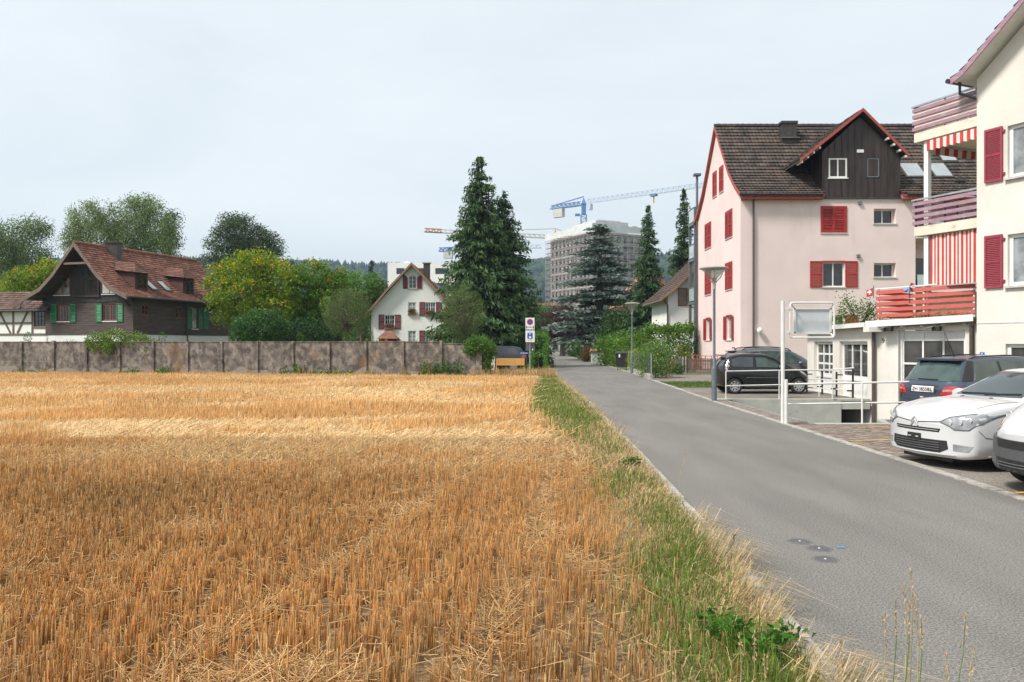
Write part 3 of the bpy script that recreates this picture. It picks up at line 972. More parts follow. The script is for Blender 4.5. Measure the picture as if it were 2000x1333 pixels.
# ------------------------------------------------------------------ the concrete slab wall behind the field
wall_t = thing('concrete_wall', 'long weathered concrete slab wall behind the stubble field', 'wall', (-1.9, 43.0, 0))
WA, WB = Vector((-1.75, 43.1)), Vector((-35.5, 48.4))
wd = (WB - WA).normalized(); wlen = (WB - WA).length
Wf = Wall((WA.x + 1.9, WA.y - 43.0), (wd.x, wd.y))     # local to the thing; its outward normal points away from the camera
npan = 16; pstep = wlen / npan
for i in range(npan + 1):
	a = i * pstep
	if i == 0:
		MB().box(a - .16, a + .16, -.16, .16, -.1, 1.80, Wf.fr).build('post', 'concrete_old', wall_t, bevel=.01)
		continue
	lean = rnd.uniform(-.012, .012)
	pm = MB(); pm.box(a - .075, a + .075, -.115, .075, -.1, 1.97 + rnd.uniform(-.02, .03), Wf.fr)
	pm.v = [(x + lean * z, y, z) for x, y, z in pm.v]
	pm.build('post', 'concrete_old', wall_t, bevel=.012)
for i in range(npan):
	a0, a1 = i * pstep + (.085 if i else .17), (i + 1) * pstep - .085
	k = 5
	top = 1.90 if i else 1.80
	for j in range(k):
		z0, z1 = top * j / k, top * (j + 1) / k - .003
		dt = rnd.uniform(-.006, .006)
		pb = MB(); pb.box(a0, a1, -.03 + dt, .03 + dt, z0, z1, Wf.fr)
		pb.build('wall_slab', 'concrete_old', wall_t, bevel=.004)
mb = MB()
for i in range(npan):
	a0, a1 = i * pstep + .085, (i + 1) * pstep - .085
	t_ = 1.90 if i else 1.80
	mb = MB().box(a0, a1, -.055, .045, t_ - .001, t_ + .045, Wf.fr)
	mb.build('coping', 'concrete_old', wall_t, bevel=.008)
gp = thing('gate_pillar', 'white pillar with brown cap at the end of the concrete wall beside the dark estate car', 'pillar', (PX(963, 46), 46, 0))
MB().box(-.11, .11, -.11, .11, -.1, 1.15).build('shaft', 'stucco_white', gp, bevel=.01)
MB().box(-.15, .15, -.15, .15, 1.15, 1.25).build('cap', 'tile_red', gp, bevel=.02)
# board and stick leaning on the wall
lb = MB(); lb.bar((PX(712, 45.0), 44.35, 0), (PX(722, 45.3), 44.85, 1.35), .10, .03)
lb.build('leaning_plank', mat('plank_wood', (.42, .27, .18), .8, var=.2, scale=9), label='thin pale wooden plank leaning on the concrete wall', cat='plank')
st = thing('marker_stake', 'thin white stake with yellow tip standing in a pale block at the wall', 'stake', (PX(724, 44.6), 44.3, 0))
MB().tube([(0, 0, .1), (.02, .06, .62)], .014, 6).build('stake', 'white_paint', st)
MB().tube([(.02, .06, .62), (.023, .07, .82)], .02, 6).build('tip', mat('yellow_tip', (.6, .42, .02), .6), st)
MB().box(-.2, .2, -.1, .1, 0, .14).build('block', 'kerb_stone', st, bevel=.02)

# ------------------------------------------------------------------ dark timber farmhouse with red tiled roof
AZ = math.radians(16.0)
ch = thing('timber_house', 'dark brown timber house with red tiled roof and green shutters behind the wall', 'house', (-25.2, 53.0, 0))
al, fr_ = (math.sin(AZ), math.cos(AZ)), (math.cos(AZ), -math.sin(AZ))     # ridge direction; direction to the right slope
Wd, Ld = 7.3, 10.5
lf = Vector((-fr_[0], -fr_[1])) * Wd
Wfront = Wall((lf.x, lf.y), (fr_[0], fr_[1]))     # a from left corner to right corner, normal towards the camera
Wside = Wall((0, 0), al)
Wleft = Wall((lf.x + al[0] * Ld, lf.y + al[1] * Ld), (-al[0], -al[1]))
Wback = Wall((al[0] * Ld, al[1] * Ld), (-fr_[0], -fr_[1]))
PL = 2.42
for Wx, ln in ((Wfront, Wd), (Wside, Ld), (Wleft, Ld), (Wback, Wd)):
	MB().box(.03, ln - .03, -.2, -.03, 0, PL, Wx.fr).build('plinth', 'plinth_white', ch)
rp = [(0, 8.5), (1.75, 6.5), (2.85, 5.55), (4.25, 4.92)]
gabl = [(0, 4.95), (.8, 5.5), (1.9, 6.45), (3.65, 8.42), (5.4, 6.45), (6.5, 5.5), (7.3, 4.95)]
w1 = (1.0, 2.1, 3.34, 4.46); w2 = (4.8, 6.0, 3.34, 4.46)
Wfront.wall('front_wall', [(0, 4.66), (7.3, 4.66)], PL, [w1, w2], 'siding', ch)
so = Wside.wall('side_wall', [(0, 4.95), (Ld, 4.95)], PL, [(.75, 1.45, 3.75, 4.45), (4.1, 4.75, 3.65, 4.45), (5.9, 6.55, 2.9, 4.5), (8.2, 9.0, 3.2, 4.4)], 'siding', ch)
Wleft.wall('side_wall', [(0, 4.95), (Ld, 4.95)], PL, [], 'siding', ch)
Wback.wall('back_wall', gabl, PL, [], 'siding', ch)
mb = MB()                                           # board joints of the horizontal cladding: thin shadow-gap battens
for Wx, ln in ((Wfront, Wd), (Wside, Ld)):
	z = PL + .02
	while z < 4.62:
		hs = [w1, w2] if Wx is Wfront else [(.75, 1.45, 3.75, 4.45), (4.1, 4.75, 3.65, 4.45), (5.9, 6.55, 2.9, 4.5), (8.2, 9.0, 3.2, 4.4)]
		segs = [(0.0, ln)]
		for h in hs:
			if h[2] - .1 < z < h[3] + .1:
				segs = [q for s_, e_ in segs for q in ((s_, min(e_, h[0] - .08)), (max(s_, h[1] + .08), e_)) if q[1] - q[0] > .05]
		for s_, e_ in segs:
			mb.add([Wx.pt(s_, z + .12, .004), Wx.pt(e_, z + .12, .004), Wx.pt(e_, z, .022), Wx.pt(s_, z, .022), Wx.pt(s_, z - .004, .002), Wx.pt(e_, z - .004, .002)],
				   [(0, 1, 2, 3), (3, 2, 5, 4)])
		z += .125
mb.build('cladding_boards', 'siding', ch, fix=False, kind='stuff')
# gable triangle of vertical black boards, each board a part
x = .15
while x < 7.2:
	xe = min(x + .17, 7.22)
	tz = lambda a: float(np.interp(a, [g[0] for g in gabl], [g[1] for g in gabl])) - .12
	mb = MB()
	zlow = 4.60 + .05 * (1 if int(x * 10) % 2 else 0)
	t1 = .05 + rnd.uniform(0, .012)
	vs = [Wfront.pt(x, zlow, .0), Wfront.pt(xe, zlow, .0), Wfront.pt(xe, tz(xe), .0), Wfront.pt(x, tz(x), .0),
		  Wfront.pt(x, zlow, t1), Wfront.pt(xe, zlow, t1), Wfront.pt(xe, tz(xe), t1), Wfront.pt(x, tz(x), t1)]
	mb.add(vs, [(0, 1, 2, 3), (4, 5, 6, 7), (0, 1, 5, 4), (1, 2, 6, 5), (2, 3, 7, 6), (3, 0, 4, 7)]).build('gable_board', 'black_boards', ch)
	x += .18
# loft doors with fan carving and slats
ld_ = MB()
for k in range(2):
	a0, a1 = 2.42 + k * 1.1, 2.42 + (k + 1) * 1.1 - .02
	ld = MB(); ld.box(a0, a1, .07, .11, 5.05, 6.95, Wfront.fr)
	lo = ld.build('loft_door', 'black_boards', ch)
	for q in range(8):
		u = a0 + .13 + q * .105
		MB().box(u, u + .045, .11, .135, 5.15, 6.1, Wfront.fr).build('slat', 'wood_dark', lo)
	fan = MB()
	cx_ = a1 - .12 if k == 0 else a0 + .12
	for q in range(5):
		an = math.radians(100 + q * 18 if k == 0 else 80 - q * 18)
		p0 = Wfront.pt(cx_ + .2 * math.cos(an), 6.28 + .2 * math.sin(an), .12); p1 = Wfront.pt(cx_ + .55 * math.cos(an), 6.28 + .5 * math.sin(an), .12)
		fan.bar(p0, p1, .07, .03)
	fan.build('fan_carving', 'wood_dark', lo)
MB().box(2.3, 4.7, .06, .16, 4.96, 5.05, Wfront.fr).build('ledge', 'wood_dark', ch)
for sgn in (-1, 1):                                  # triangular gable windows beside the doors
	e0, e1 = (2.2, .78) if sgn < 0 else (4.82, 6.3)
	tri = [(e0, 5.14), (e1, 5.14), (e0, 6.5)]
	fw = MB().prism(tri, .066, .10, lambda u, v, w: Wfront.pt(u, v, w)).build('gable_window', 'wood_redbrown', ch)
	k = .86
	c0 = (e0 + (e1 - e0) * .06, 5.2)
	tri2 = [c0, (e0 + (e1 - e0) * .84, 5.2), (c0[0], 6.28)]
	mid = e0 + (e1 - e0) * .45
	top_at = lambda a: 5.2 + (6.28 - 5.2) * (1 - abs(a - c0[0]) / abs(tri2[1][0] - c0[0]))
	g1 = [c0, (mid - .04 * sgn, 5.2), (mid - .04 * sgn, top_at(mid - .04 * sgn)), (c0[0], 6.28)]
	g2 = [(mid + .04 * sgn, 5.2), tri2[1], (mid + .04 * sgn, top_at(mid + .04 * sgn))]
	for g_ in (g1, g2):
		MB().prism(g_, .10, .112, lambda u, v, w: Wfront.pt(u, v, w)).build('pane', 'glass_pale' if sgn > 0 else 'glass_curtain', fw)
	MB().box(min(e0, e1), max(e0, e1), .06, .15, 5.09, 5.14, Wfront.fr).build('sill', 'white_paint', fw)
for w in (w1, w2):
	Wfront.window(ch, *w, cols=4, rows=3, fm='wood_redbrown', t=-.10, fw=.10, bw=.025, sill='white_paint')
	for (s0, s1) in ((w[0] - .50, w[0] - .02), (w[1] + .02, w[1] + .50)):
		Wfront.shutter(ch, s0, s1, w[2] - .08, w[3] + .05, 'green_paint', t=.03, gap=.09)
for w in ((.75, 1.45, 3.75, 4.45), (4.1, 4.75, 3.65, 4.45), (8.2, 9.0, 3.2, 4.4)):
	Wside.window(ch, *w, cols=2, rows=2, fm='wood_redbrown', t=-.08, fw=.08, sill='wood_redbrown')
Wside.window(ch, 5.9, 6.55, 2.9, 4.5, cols=1, rows=1, fm='wood_redbrown', gm='glass_curtain', t=-.08, fw=.07, sill='white_paint')
for s0 in (5.35, 6.6, 7.2):
	Wside.shutter(ch, s0, s0 + .5, 2.9, 4.5, 'green_paint', t=.03, gap=.09)
MB().tube([Wside.pt(5.25, 4.75, .12), Wside.pt(5.25, 2.2, .12), Wside.pt(5.25, .2, .1)], .05, 8).build('downpipe', 'gutter', ch, smooth=True)
co_ = Wfront.pt(3.65, 0)                            # under the ridge at the front wall
o2 = (co_[0], co_[1])
sl_r, sl_l = fr_, (-fr_[0], -fr_[1])
dorm = [(1.6, .75), (6.5, .75)]
def dmask(a, d):
	return True
for sl, nm in ((sl_r, 'r'), (sl_l, 'l')):
	roof_deck('roof', o2, al, sl, Ld, rp, 'wood_dark', ch, ovh0=1.25, ovh1=.8, th=.10)
	tiled_slope('roof_tiles', o2, al, sl, Ld, rp, 'tile_red', ch, tw=.2, th=.22, ovh0=1.25, ovh1=.8, lift=.035)
	for a in (-1.29, Ld + .8):
		verge_board('verge_board', o2, al, sl, a, [(d, z + .06) for d, z in rp], 'verge_wood', ch, h=.30)
mb = MB()
for i in range(int((Ld + 2.0) / .36)):
	a = -1.25 + i * .36
	q0 = Vector(o2) + Vector(al) * a; q1 = Vector(o2) + Vector(al) * (a + .40)
	mb.tube([(q0.x, q0.y, 8.52), (q1.x, q1.y, 8.55)], .12, 7, cap=True)
mb.build('ridge_tiles', 'tile_red', ch, kind='stuff')
# tie beam, rafters feet and brackets under the gable overhang
mb = MB(); p0, p1 = Wfront.pt(2.75, 7.15, 1.15), Wfront.pt(4.55, 7.15, 1.15); mb.bar(p0, p1, .14, .14); mb.build('tie_beam', 'verge_wood', ch)
for a, z in ((0.3, 5.05), (7.0, 5.05), (1.9, 6.35), (5.4, 6.35), (3.65, 8.1)):
	MB().bar(Wfront.pt(a, z, -.1), Wfront.pt(a, z, 1.2), .14, .16).build('purlin_end', 'wood_dark', ch)
	MB().bar(Wfront.pt(a, z - .7, .05), Wfront.pt(a, z - .05, .75), .10, .10).build('bracket', 'wood_dark', ch)
q = Vector(o2) + Vector(sl_r) * 4.3
g0, g1 = q - Vector(al) * 1.25, q + Vector(al) * (Ld + .8)
MB().tube([(g0.x, g0.y, 4.86), (g1.x, g1.y, 4.86)], .075, 8).build('gutter', 'gutter', ch, smooth=True)
cq = Vector(o2) + Vector(al) * 1.85 + Vector(sl_r) * .35
cm = thing('tmp', 'x', 'x')
cm_o = MB(); cm_o.box(cq.x - .42, cq.x + .42, cq.y - .32, cq.y + .32, 7.4, 8.82); cm_o.box(cq.x - .5, cq.x + .5, cq.y - .4, cq.y + .4, 8.82, 8.9)
cm_o.build('chimney', 'chimney_sheet', ch); bpy.data.objects.remove(cm)
q = Vector(o2) + Vector(al) * 1.95 + Vector(sl_r) * .95
MB().bar((q.x - .5, q.y, 7.62), (q.x + .5, q.y, 7.40), .5, .03).build('flashing', 'galv', ch)
def rz(d, prof): return float(np.interp(d, [p[0] for p in prof], [p[1] for p in prof]))
for k, a in enumerate((1.5, 6.35)):                  # two hipped dormers on the right slope
	Wn = Wall(((Vector(o2) + Vector(al) * (a - .62) + Vector(sl_r) * 3.0).x, (Vector(o2) + Vector(al) * (a - .62) + Vector(sl_r) * 3.0).y), al)
	zb, zt = rz(3.0, rp) - .05, 6.66
	dm = MB(); dm.box(0, 1.24, -2.1, 0, zb, zt, Wn.fr)
	do = dm.build('dormer', 'dormer_wood', ch)
	fmq = MB(); fmq.box(.12, 1.12, .0, .04, zb + .12, zt - .1, Wn.fr); fo = fmq.build('frame', 'dormer_wood', do)
	for u0 in (.18, .64):
		MB().box(u0, u0 + .42, .04, .052, zb + .2, zt - .16, Wn.fr).build('pane', 'glass', do)
	hp = MB()
	E = .22
	b_ = [Wn.pt(-E, zt - .03, E + .05), Wn.pt(1.24 + E, zt - .03, E + .05), Wn.pt(1.24 + E, zt + .25, -2.3), Wn.pt(-E, zt + .25, -2.3)]
	r_ = [Wn.pt(.62, zt + .72, -.5), Wn.pt(.62, zt + .85, -2.5)]
	hp.add(b_ + r_, [(0, 1, 4), (1, 2, 5, 4), (0, 4, 5, 3), (3, 2, 1, 0)])
	hp.build('dormer_roof', 'dormer_wood', do)
	tm = MB()                                         # tile courses on the little roof
	for (A, B, Cc, Dd) in ((b_[0], b_[1], r_[0], r_[0]), (b_[1], b_[2], r_[1], r_[0]), (b_[3], b_[0], r_[0], r_[1])):
		A, B, Cc, Dd = Vector(A), Vector(B), Vector(Cc), Vector(Dd)
		nrm = (B - A).cross(Dd - A).normalized()
		if nrm.z < 0: nrm = -nrm
		for i in range(6):
			f0, f1 = i / 6, (i + 1) / 6
			l0, r0 = A.lerp(Dd, f0), B.lerp(Cc, f0); l1, r1 = A.lerp(Dd, f1), B.lerp(Cc, f1)
			nn = max(1, int((r0 - l0).length / .2))
			for j in range(nn):
				u0, u1 = j / nn, (j + 1) / nn
				h = .03 + rnd.uniform(0, .02)
				tm.add([l0.lerp(r0, u0) + nrm * h, l0.lerp(r0, u1) + nrm * h, l1.lerp(r1, u1) + nrm * .01, l1.lerp(r1, u0) + nrm * .01,
						l0.lerp(r0, u0) - nrm * .02, l0.lerp(r0, u1) - nrm * .02], [(0, 1, 2, 3), (4, 5, 1, 0)])
	t_o = tm.build('dormer_tiles', 'tile_red', do, fix=False, kind='stuff')
	at_ = t_o.data.attributes.new('col', 'FLOAT_COLOR', 'POINT')
	cc = np.ones((len(tm.v), 4), dtype=np.float32); cc[:, :3] = np.repeat(nr.uniform(.35, .85, (len(tm.v) // 6, 1)), 6, axis=0); at_.data.foreach_set('color', cc.ravel())
	at2 = bpy.data.objects
for a in (2.9, 4.35):                                # skylights
	c = []
	for aa, dd in ((a - .3, 2.0), (a + .3, 2.0), (a + .3, 3.0), (a - .3, 3.0)):
		q = Vector(o2) + Vector(al) * aa + Vector(sl_r) * dd
		c.append(Vector((q.x, q.y, rz(dd, rp) + .10)))
	up = (c[1] - c[0]).cross(c[3] - c[0]).normalized(); up = up if up.z > 0 else -up
	sk = MB(); sk.add(c + [p - up * .12 for p in c], [(0, 1, 2, 3), (0, 1, 5, 4), (1, 2, 6, 5), (2, 3, 7, 6), (3, 0, 4, 7)])
	so_ = sk.build('skylight', 'chimney_sheet', ch)
	cen = sum(c, Vector()) / 4
	MB().add([cen + (p - cen) * .8 + up * .012 for p in c], [(0, 1, 2, 3)]).build('pane', 'glass_sky', so_)
for o_ in [o for o in COL.objects if o.parent is ch or (o.parent and o.parent.parent is ch)]:
	if o_.type == 'MESH' and 'tile_red' in [m.name for m in o_.data.materials] and 'col' not in o_.data.attributes:
		a_ = o_.data.attributes.new('col', 'FLOAT_COLOR', 'POINT'); a_.data.foreach_set('color', np.ones(len(o_.data.vertices) * 4, dtype=np.float32))

# half-timbered annex at the left edge
an = thing('half_timbered_annex', 'low white half timbered annex with brown tiled roof left of the timber house', 'annex', (-36.5, 56.3, 0), AZ * -1 + 0.0)
an.rotation_euler = (0, 0, -AZ)
Wn = Wall((-6, 0), (1, 0))
Wn.wall('front_wall', [(0, 4.15), (11.1, 4.15)], 0, [(9.35, 10.9, 3.0, 4.1), (5.2, 5.95, 2.6, 4.0)], 'stucco_white', an)
for seg in (((6.1, 4.12), (6.1, 2.5)), ((7.6, 4.12), (7.6, 2.5)), ((9.28, 4.12), (9.28, 2.5)), ((6.35, 4.1), (7.35, 2.55)), ((8.9, 4.1), (7.95, 2.55)), ((4.6, 4.1), (5.9, 2.55)),
			((4.2, 3.25), (9.3, 3.25)), ((4.2, 2.46), (11.0, 2.46)), ((4.2, 4.12), (11.0, 4.12)), ((9.3, 2.93), (11.0, 2.93))):
	(a0, z0), (a1, z1) = seg
	MB().bar(Wn.pt(a0, z0, .02), Wn.pt(a1, z1, .02), .05, .13, up=(1, 0, 0) if a0 == a1 else (0, 0, 1)).build('timber', 'verge_wood', an)
Wn.window(an, 9.35, 10.9, 3.0, 4.1, cols=5, rows=3, fm='wood_dark', gm='glass', t=-.1, fw=.08, sill=None)
Wn.window(an, 5.2, 5.95, 2.6, 4.0, cols=2, rows=2, fm='wood_dark', t=-.1, sill=None)
apr = [(0, 5.55), (1.9, 4.2)]
MB().box(-6, 5.1, .1, 4, 0, 4.1).build('body', 'stucco_white', an)
for s_ in (-1, 1):
	roof_deck('roof', (-6, 1.5), (1, 0), (0, s_), 11.0, apr, 'wood_dark', an, th=.08)
	tiled_slope('roof_tiles', (-6, 1.5), (1, 0), (0, s_), 11.0, apr, 'tile_cream', an, tw=.24, th=.26)
MB().tube([(-6, -.48, 4.1), (5.05, -.48, 4.1)], .07, 8).build('gutter', 'gutter', an, smooth=True)
MB().tube([(2.55, .2, 5.2), (2.6, -.3, 4.6), (2.62, -.42, 4.25)], .05, 6).build('roof_pipe', 'gutter', an)

# ------------------------------------------------------------------ white gabled house with maroon shutters
D2 = 70.6
wh = thing('white_gabled_house', 'small white gabled house with maroon shutters and flower boxes between the trees', 'house', (PX(805, D2), D2, 0))
hw = 3.63
Ww = Wall((-hw, 0), (1, 0))
X2 = lambda px: PX(px, D2) - PX(805, D2) + hw
Z2 = lambda py: PZ(py, D2)
wins = [(X2(797.7), X2(813.5), Z2(564), Z2(538)), (X2(797), X2(812.7), Z2(614), Z2(591)), (X2(830.6), X2(851), Z2(617), Z2(591)),
		(X2(751), X2(771), Z2(643), Z2(615.5)), (X2(797), X2(812.7), Z2(669), Z2(646.6)), (X2(830.6), X2(851), Z2(669), Z2(646.6))]
gt = [(0, 4.65), (.35, 5.15), (hw, 8.75), (2 * hw - .35, 5.15), (2 * hw, 4.65)]
Ww.wall('front_wall', gt, 0, wins, 'stucco_white', wh, depth=.16)
MB().box(-hw + .01, -hw + .2, .02, 9, 0, 4.6).build('side_wall', 'stucco_white', wh)
MB().box(hw - .2, hw - .01, .02, 9, 0, 4.6).build('side_wall', 'stucco_white', wh)
MB().prism([(-hw + .05, 0), (hw - .05, 0), (hw - .05, 4.6), (0, 8.6), (-hw + .05, 4.6)], 8.8, 9.0, lambda u, v, w: (u, w, v)).build('back_wall', 'stucco_white', wh)
for i, w in enumerate(wins):
	n2 = i in (2, 3, 5)
	Ww.window(wh, *w, cols=4 if n2 else 2, rows=3, t=-.12, fw=.07, bw=.03, gm='glass' if i in (0, 2, 3) else 'glass_curtain', sill_out=.08)
	if i in (0, 2, 3, 5):
		sw = .50
		if i == 0:
			continue
		for s0, s1 in ((w[0] - sw - .02, w[0] - .02), (w[1] + .02, w[1] + sw + .02)):
			Ww.shutter(wh, s0, s1, w[2] - .02, w[3] + .03, 'maroon_paint', gap=.08)
w = wins[0]
for sgn, a0 in ((-1, w[0] - .06), (1, w[1] + .06)):    # arched shutters of the attic window
	pts = [(a0, w[2] - .02), (a0 + sgn * .42, w[2] - .02), (a0 + sgn * .42, w[3] + .06)]
	for q in range(6):
		t_ = q / 5
		pts.append((a0 + sgn * .42 * (1 - t_), w[3] + .06 - .30 * (1 - math.cos(t_ * math.pi / 2))))
	MB().prism(pts, .01, .05, lambda u, v, ww: Ww.pt(u, v, ww)).build('shutter', 'maroon_paint', wh)
ac = MB()                                             # round head of the attic window: plaster spandrels and curved frame
cxw, rw_ = (w[0] + w[1]) / 2, (w[1] - w[0]) / 2
for sgn in (-1, 1):
	pts = [(cxw + sgn * rw_, w[3])] + [(cxw + sgn * rw_ * math.sin(t_), w[3] - rw_ + rw_ * math.cos(t_)) for t_ in np.linspace(0, math.pi / 2, 8)]
	ac.prism(pts, -.16, -.002, lambda u, v, ww: Ww.pt(u, v, ww))
ac.build('arch_head', 'stucco_white', wh)
fm_ = MB(); fm_.tube([Ww.pt(cxw + rw_ * math.sin(t_), w[3] - rw_ + rw_ * math.cos(t_), -.05) for t_ in np.linspace(-math.pi / 2, math.pi / 2, 13)], .05, 6)
fm_.build('arch_frame', 'white_paint', wh)
wrp = [(0, 8.9), (2.2, 6.55), (3.5, 5.0), (4.15, 4.45)]
for s_ in (-1, 1):
	roof_deck('roof', (0, 0), (0, 1), (s_, 0), 9, wrp, 'verge_tan', wh, ovh0=.55, ovh1=.4, th=.10)
	tiled_slope('roof_tiles', (0, 0), (0, 1), (s_, 0), 9, wrp, 'tile_red', wh, tw=.22, th=.26, ovh0=.55, ovh1=.4)
	verge_board('verge_board', (0, 0), (0, 1), (s_, 0), -.59, [(d, z + .05) for d, z in wrp], 'verge_tan', wh, h=.26)
MB().box(.75, 1.3, 2.2, 2.9, 7.0, 9.15).build('chimney', 'chimney_sheet', wh)
MB().box(.66, 1.39, 2.1, 3.0, 9.15, 9.24).build('chimney_cap', 'galv', wh)
MB().tube([(-hw - .08, -.1, 4.4), (-hw - .08, -.1, .2)], .05, 8).build('downpipe', 'pipe_brown', wh)
po = MB(); xa, xb = X2(739) - hw, X2(781) - hw; zc = Z2(647)
MB().box(xa + .2, xb - .2, -.9, -.05, 0, Z2(663)).build('porch', 'wood_redbrown', wh)
tm = MB(); tm.add([(xa, -1.1, Z2(662)), (xb, -1.1, Z2(662)), (xb, 0, Z2(662)), (xa, 0, Z2(662)), ((xa + xb) / 2 - .25, -.45, zc), ((xa + xb) / 2 + .25, -.45, zc)],
				  [(0, 1, 5, 4), (1, 2, 5), (3, 4, 5, 2), (0, 4, 3), (3, 2, 1, 0)])
tm.build('porch_roof', 'tile_red', wh)
M['flower_red'] = mat('flower_red', (.5, .03, .05), .6); M['terracotta'] = mat('terracotta', (.30, .12, .07), .8)
for i in (1, 2, 3):
	w = wins[i]
	MB().box(w[0], w[1], .02, .2, w[2] - .02, w[2] + .14, Ww.fr).build('flower_box', 'terracotta', wh)
wing = thing('green_roofed_house', 'house roof with green verge showing behind the white gabled house', 'house', (PX(845, 84), 84, 0))
MB().prism([(-3, 0), (4.6, 0), (4.6, 3.2), (.2, 7.9), (-3, 4.3)], 0, 7, lambda u, v, w: (u, w, v)).build('wall', 'stucco_white', wing)
vb = [(0, 8.3), (5.4, 2.9)]
for s_ in (-1, 1):
	roof_deck('roof', (.2, 0), (0, 1), (s_, 0), 7, vb if s_ > 0 else [(0, 8.3), (3.8, 4.4)], 'tile_white_house', wing, ovh0=.5, th=.2)
	verge_board('verge_board', (.2, 0), (0, 1), (s_, 0), -.55, vb if s_ > 0 else [(0, 8.3), (3.8, 4.4)], mat('verge_green%d' % s_, (.16, .19, .15), .7), wing, h=.28)
MB().box(2.0, 3.1, 2, 3, 5.5, 8.1).build('chimney', 'tile_red', wing)

# ------------------------------------------------------------------ white flat-roofed block far behind
D3 = 165
fb = thing('flat_roofed_block', 'white flat roofed modern block far behind the white gabled house', 'building', (PX(757, D3), D3, 0))
Wm = Wall((0, 0), (1, 0))
X3 = lambda px: PX(px, D3) - PX(757, D3); Z3 = lambda py: PZ(py, D3)
hl_ = [(X3(a), X3(b), Z3(536), Z3(524)) for a, b in ((774, 790), (808, 838), (850, 877), (890, 915))] + [(X3(a), X3(b), Z3(566), Z3(553)) for a, b in ((774, 800), (812, 838), (850, 877), (890, 915))]
Wm.wall('front_wall', [(0, Z3(513.5)), (22, Z3(513.5))], 0, hl_, 'stucco_white', fb, depth=.5)
for h in hl_:
	Wm.window(fb, *h, cols=3, rows=1, fm='steel_grey', gm='glass', t=-.4, fw=.12, sill=None)
mb = MB(); mb.box(0.02, .5, .05, 16, 0, Z3(513.6)); mb.box(21.5, 21.98, .05, 16, 0, Z3(513.6)); mb.box(.5, 21.5, .3, 16, Z3(515), Z3(514.2))
mb.build('body', 'stucco_white', fb)
mb = MB(); mb.lathe([(0, .8), (.7, .6), (1.1, 0)], (3.4, 5, Z3(514)), 12); mb.build('roof_dome', 'stucco_white', fb)
# ------------------------------------------------------------------ pink apartment house
pk = thing('pink_apartment_house', 'tall pink apartment house with red shutters and dark tiled roof', 'house', (13.2, 46.0, 0))
BX, BY = 13.2, 46.0
GW = 10.6                                     # depth of the gable
FX1 = 10.1                                    # width of the front
Wp = Wall((0, 0), (1, 0))                     # front, normal towards the camera
Wg = Wall((0, GW), (0, -1))                   # gable, normal to the left
PRP = [(0, 15.8), (1.3, 14.35), (3.3, 12.15), (4.7, 11.05), (5.75, 10.42)]
XF = lambda px: PX(px, BY) - BX
ZF = lambda py: PZ(py, BY)
f_wins = dict(a=(XF(1604), XF(1653), ZF(455), ZF(404.5)), b=(XF(1606.5), XF(1650), ZF(561), ZF(512)), c=(XF(1707), XF(1750), ZF(437), ZF(408)),
			  d=(XF(1707), XF(1750), ZF(542), ZF(514)), e=(XF(1606.5), XF(1650), 2.0, 3.45))
Wp.wall('front_wall', [(0, 10.45), (FX1, 10.45)], 0, list(f_wins.values()), 'stucco_pink', pk, depth=.45)
gz = lambda dep: GW - (dep - BY)              # depth -> position along the gable wall
g_wins = []
for d0, d1, z0, z1 in ((47.7, 49.2, 8.25, 9.88), (52.8, 54.4, 8.25, 9.88), (47.7, 49.2, 5.12, 6.72), (52.8, 54.4, 5.12, 6.72),
					   (49.72, 50.62, 11.38, 12.95), (51.35, 52.28, 11.38, 12.95), (47.85, 48.95, 2.05, 3.5), (53.05, 54.1, 2.05, 3.5)):
	g_wins.append((gz(d1), gz(d0), z0, z1))
gprof = [(0, 10.75), (.6, 11.05), (2.0, 12.1), (4.0, 14.3), (5.3, 15.72), (6.6, 14.3), (8.6, 12.1), (10.0, 11.05), (10.6, 10.75)]
Wg.wall('gable_wall', gprof, 0, g_wins, 'stucco_pink', pk, depth=.2)
mb = MB()
mb.box(FX1 - .3, FX1 - .002, .01, 3, 0, 10.4); mb.box(0.01, 17.4, GW - .3, GW, 0, 10.4); mb.box(17.0, 17.4, 1.7, GW - .3, 0, 10.4)
mb.build('rear_walls', 'stucco_pink', pk)
Wr = Wall((FX1, 1.7), (1, 0))
rw = [(.25, 1.5, ZF(452), ZF(405)), (.25, 1.5, 5.2, 7.0), (.25, 1.5, 2.0, 4.0), (3.0, 4.6, 8.2, 9.7), (3.0, 4.6, 5.2, 6.8)]
Wr.wall('recessed_wall', [(0, 10.45), (7.3, 10.45)], 0, rw, 'stucco_pink', pk)
for w in rw:
	Wr.window(pk, *w, cols=2, rows=1, fm='white_paint', t=-.12)
for zs in (7.9, 4.8):                          # loggia slabs with glass fronts
	MB().box(FX1 + .05, 17.3, -.1, 1.68, zs, zs + .2).build('loggia_slab', 'stucco_pink', pk)
	MB().box(FX1 + .1, 17.2, -.06, -.03, zs + .3, zs + 1.0).build('loggia_glass', 'glass_balcony', pk)
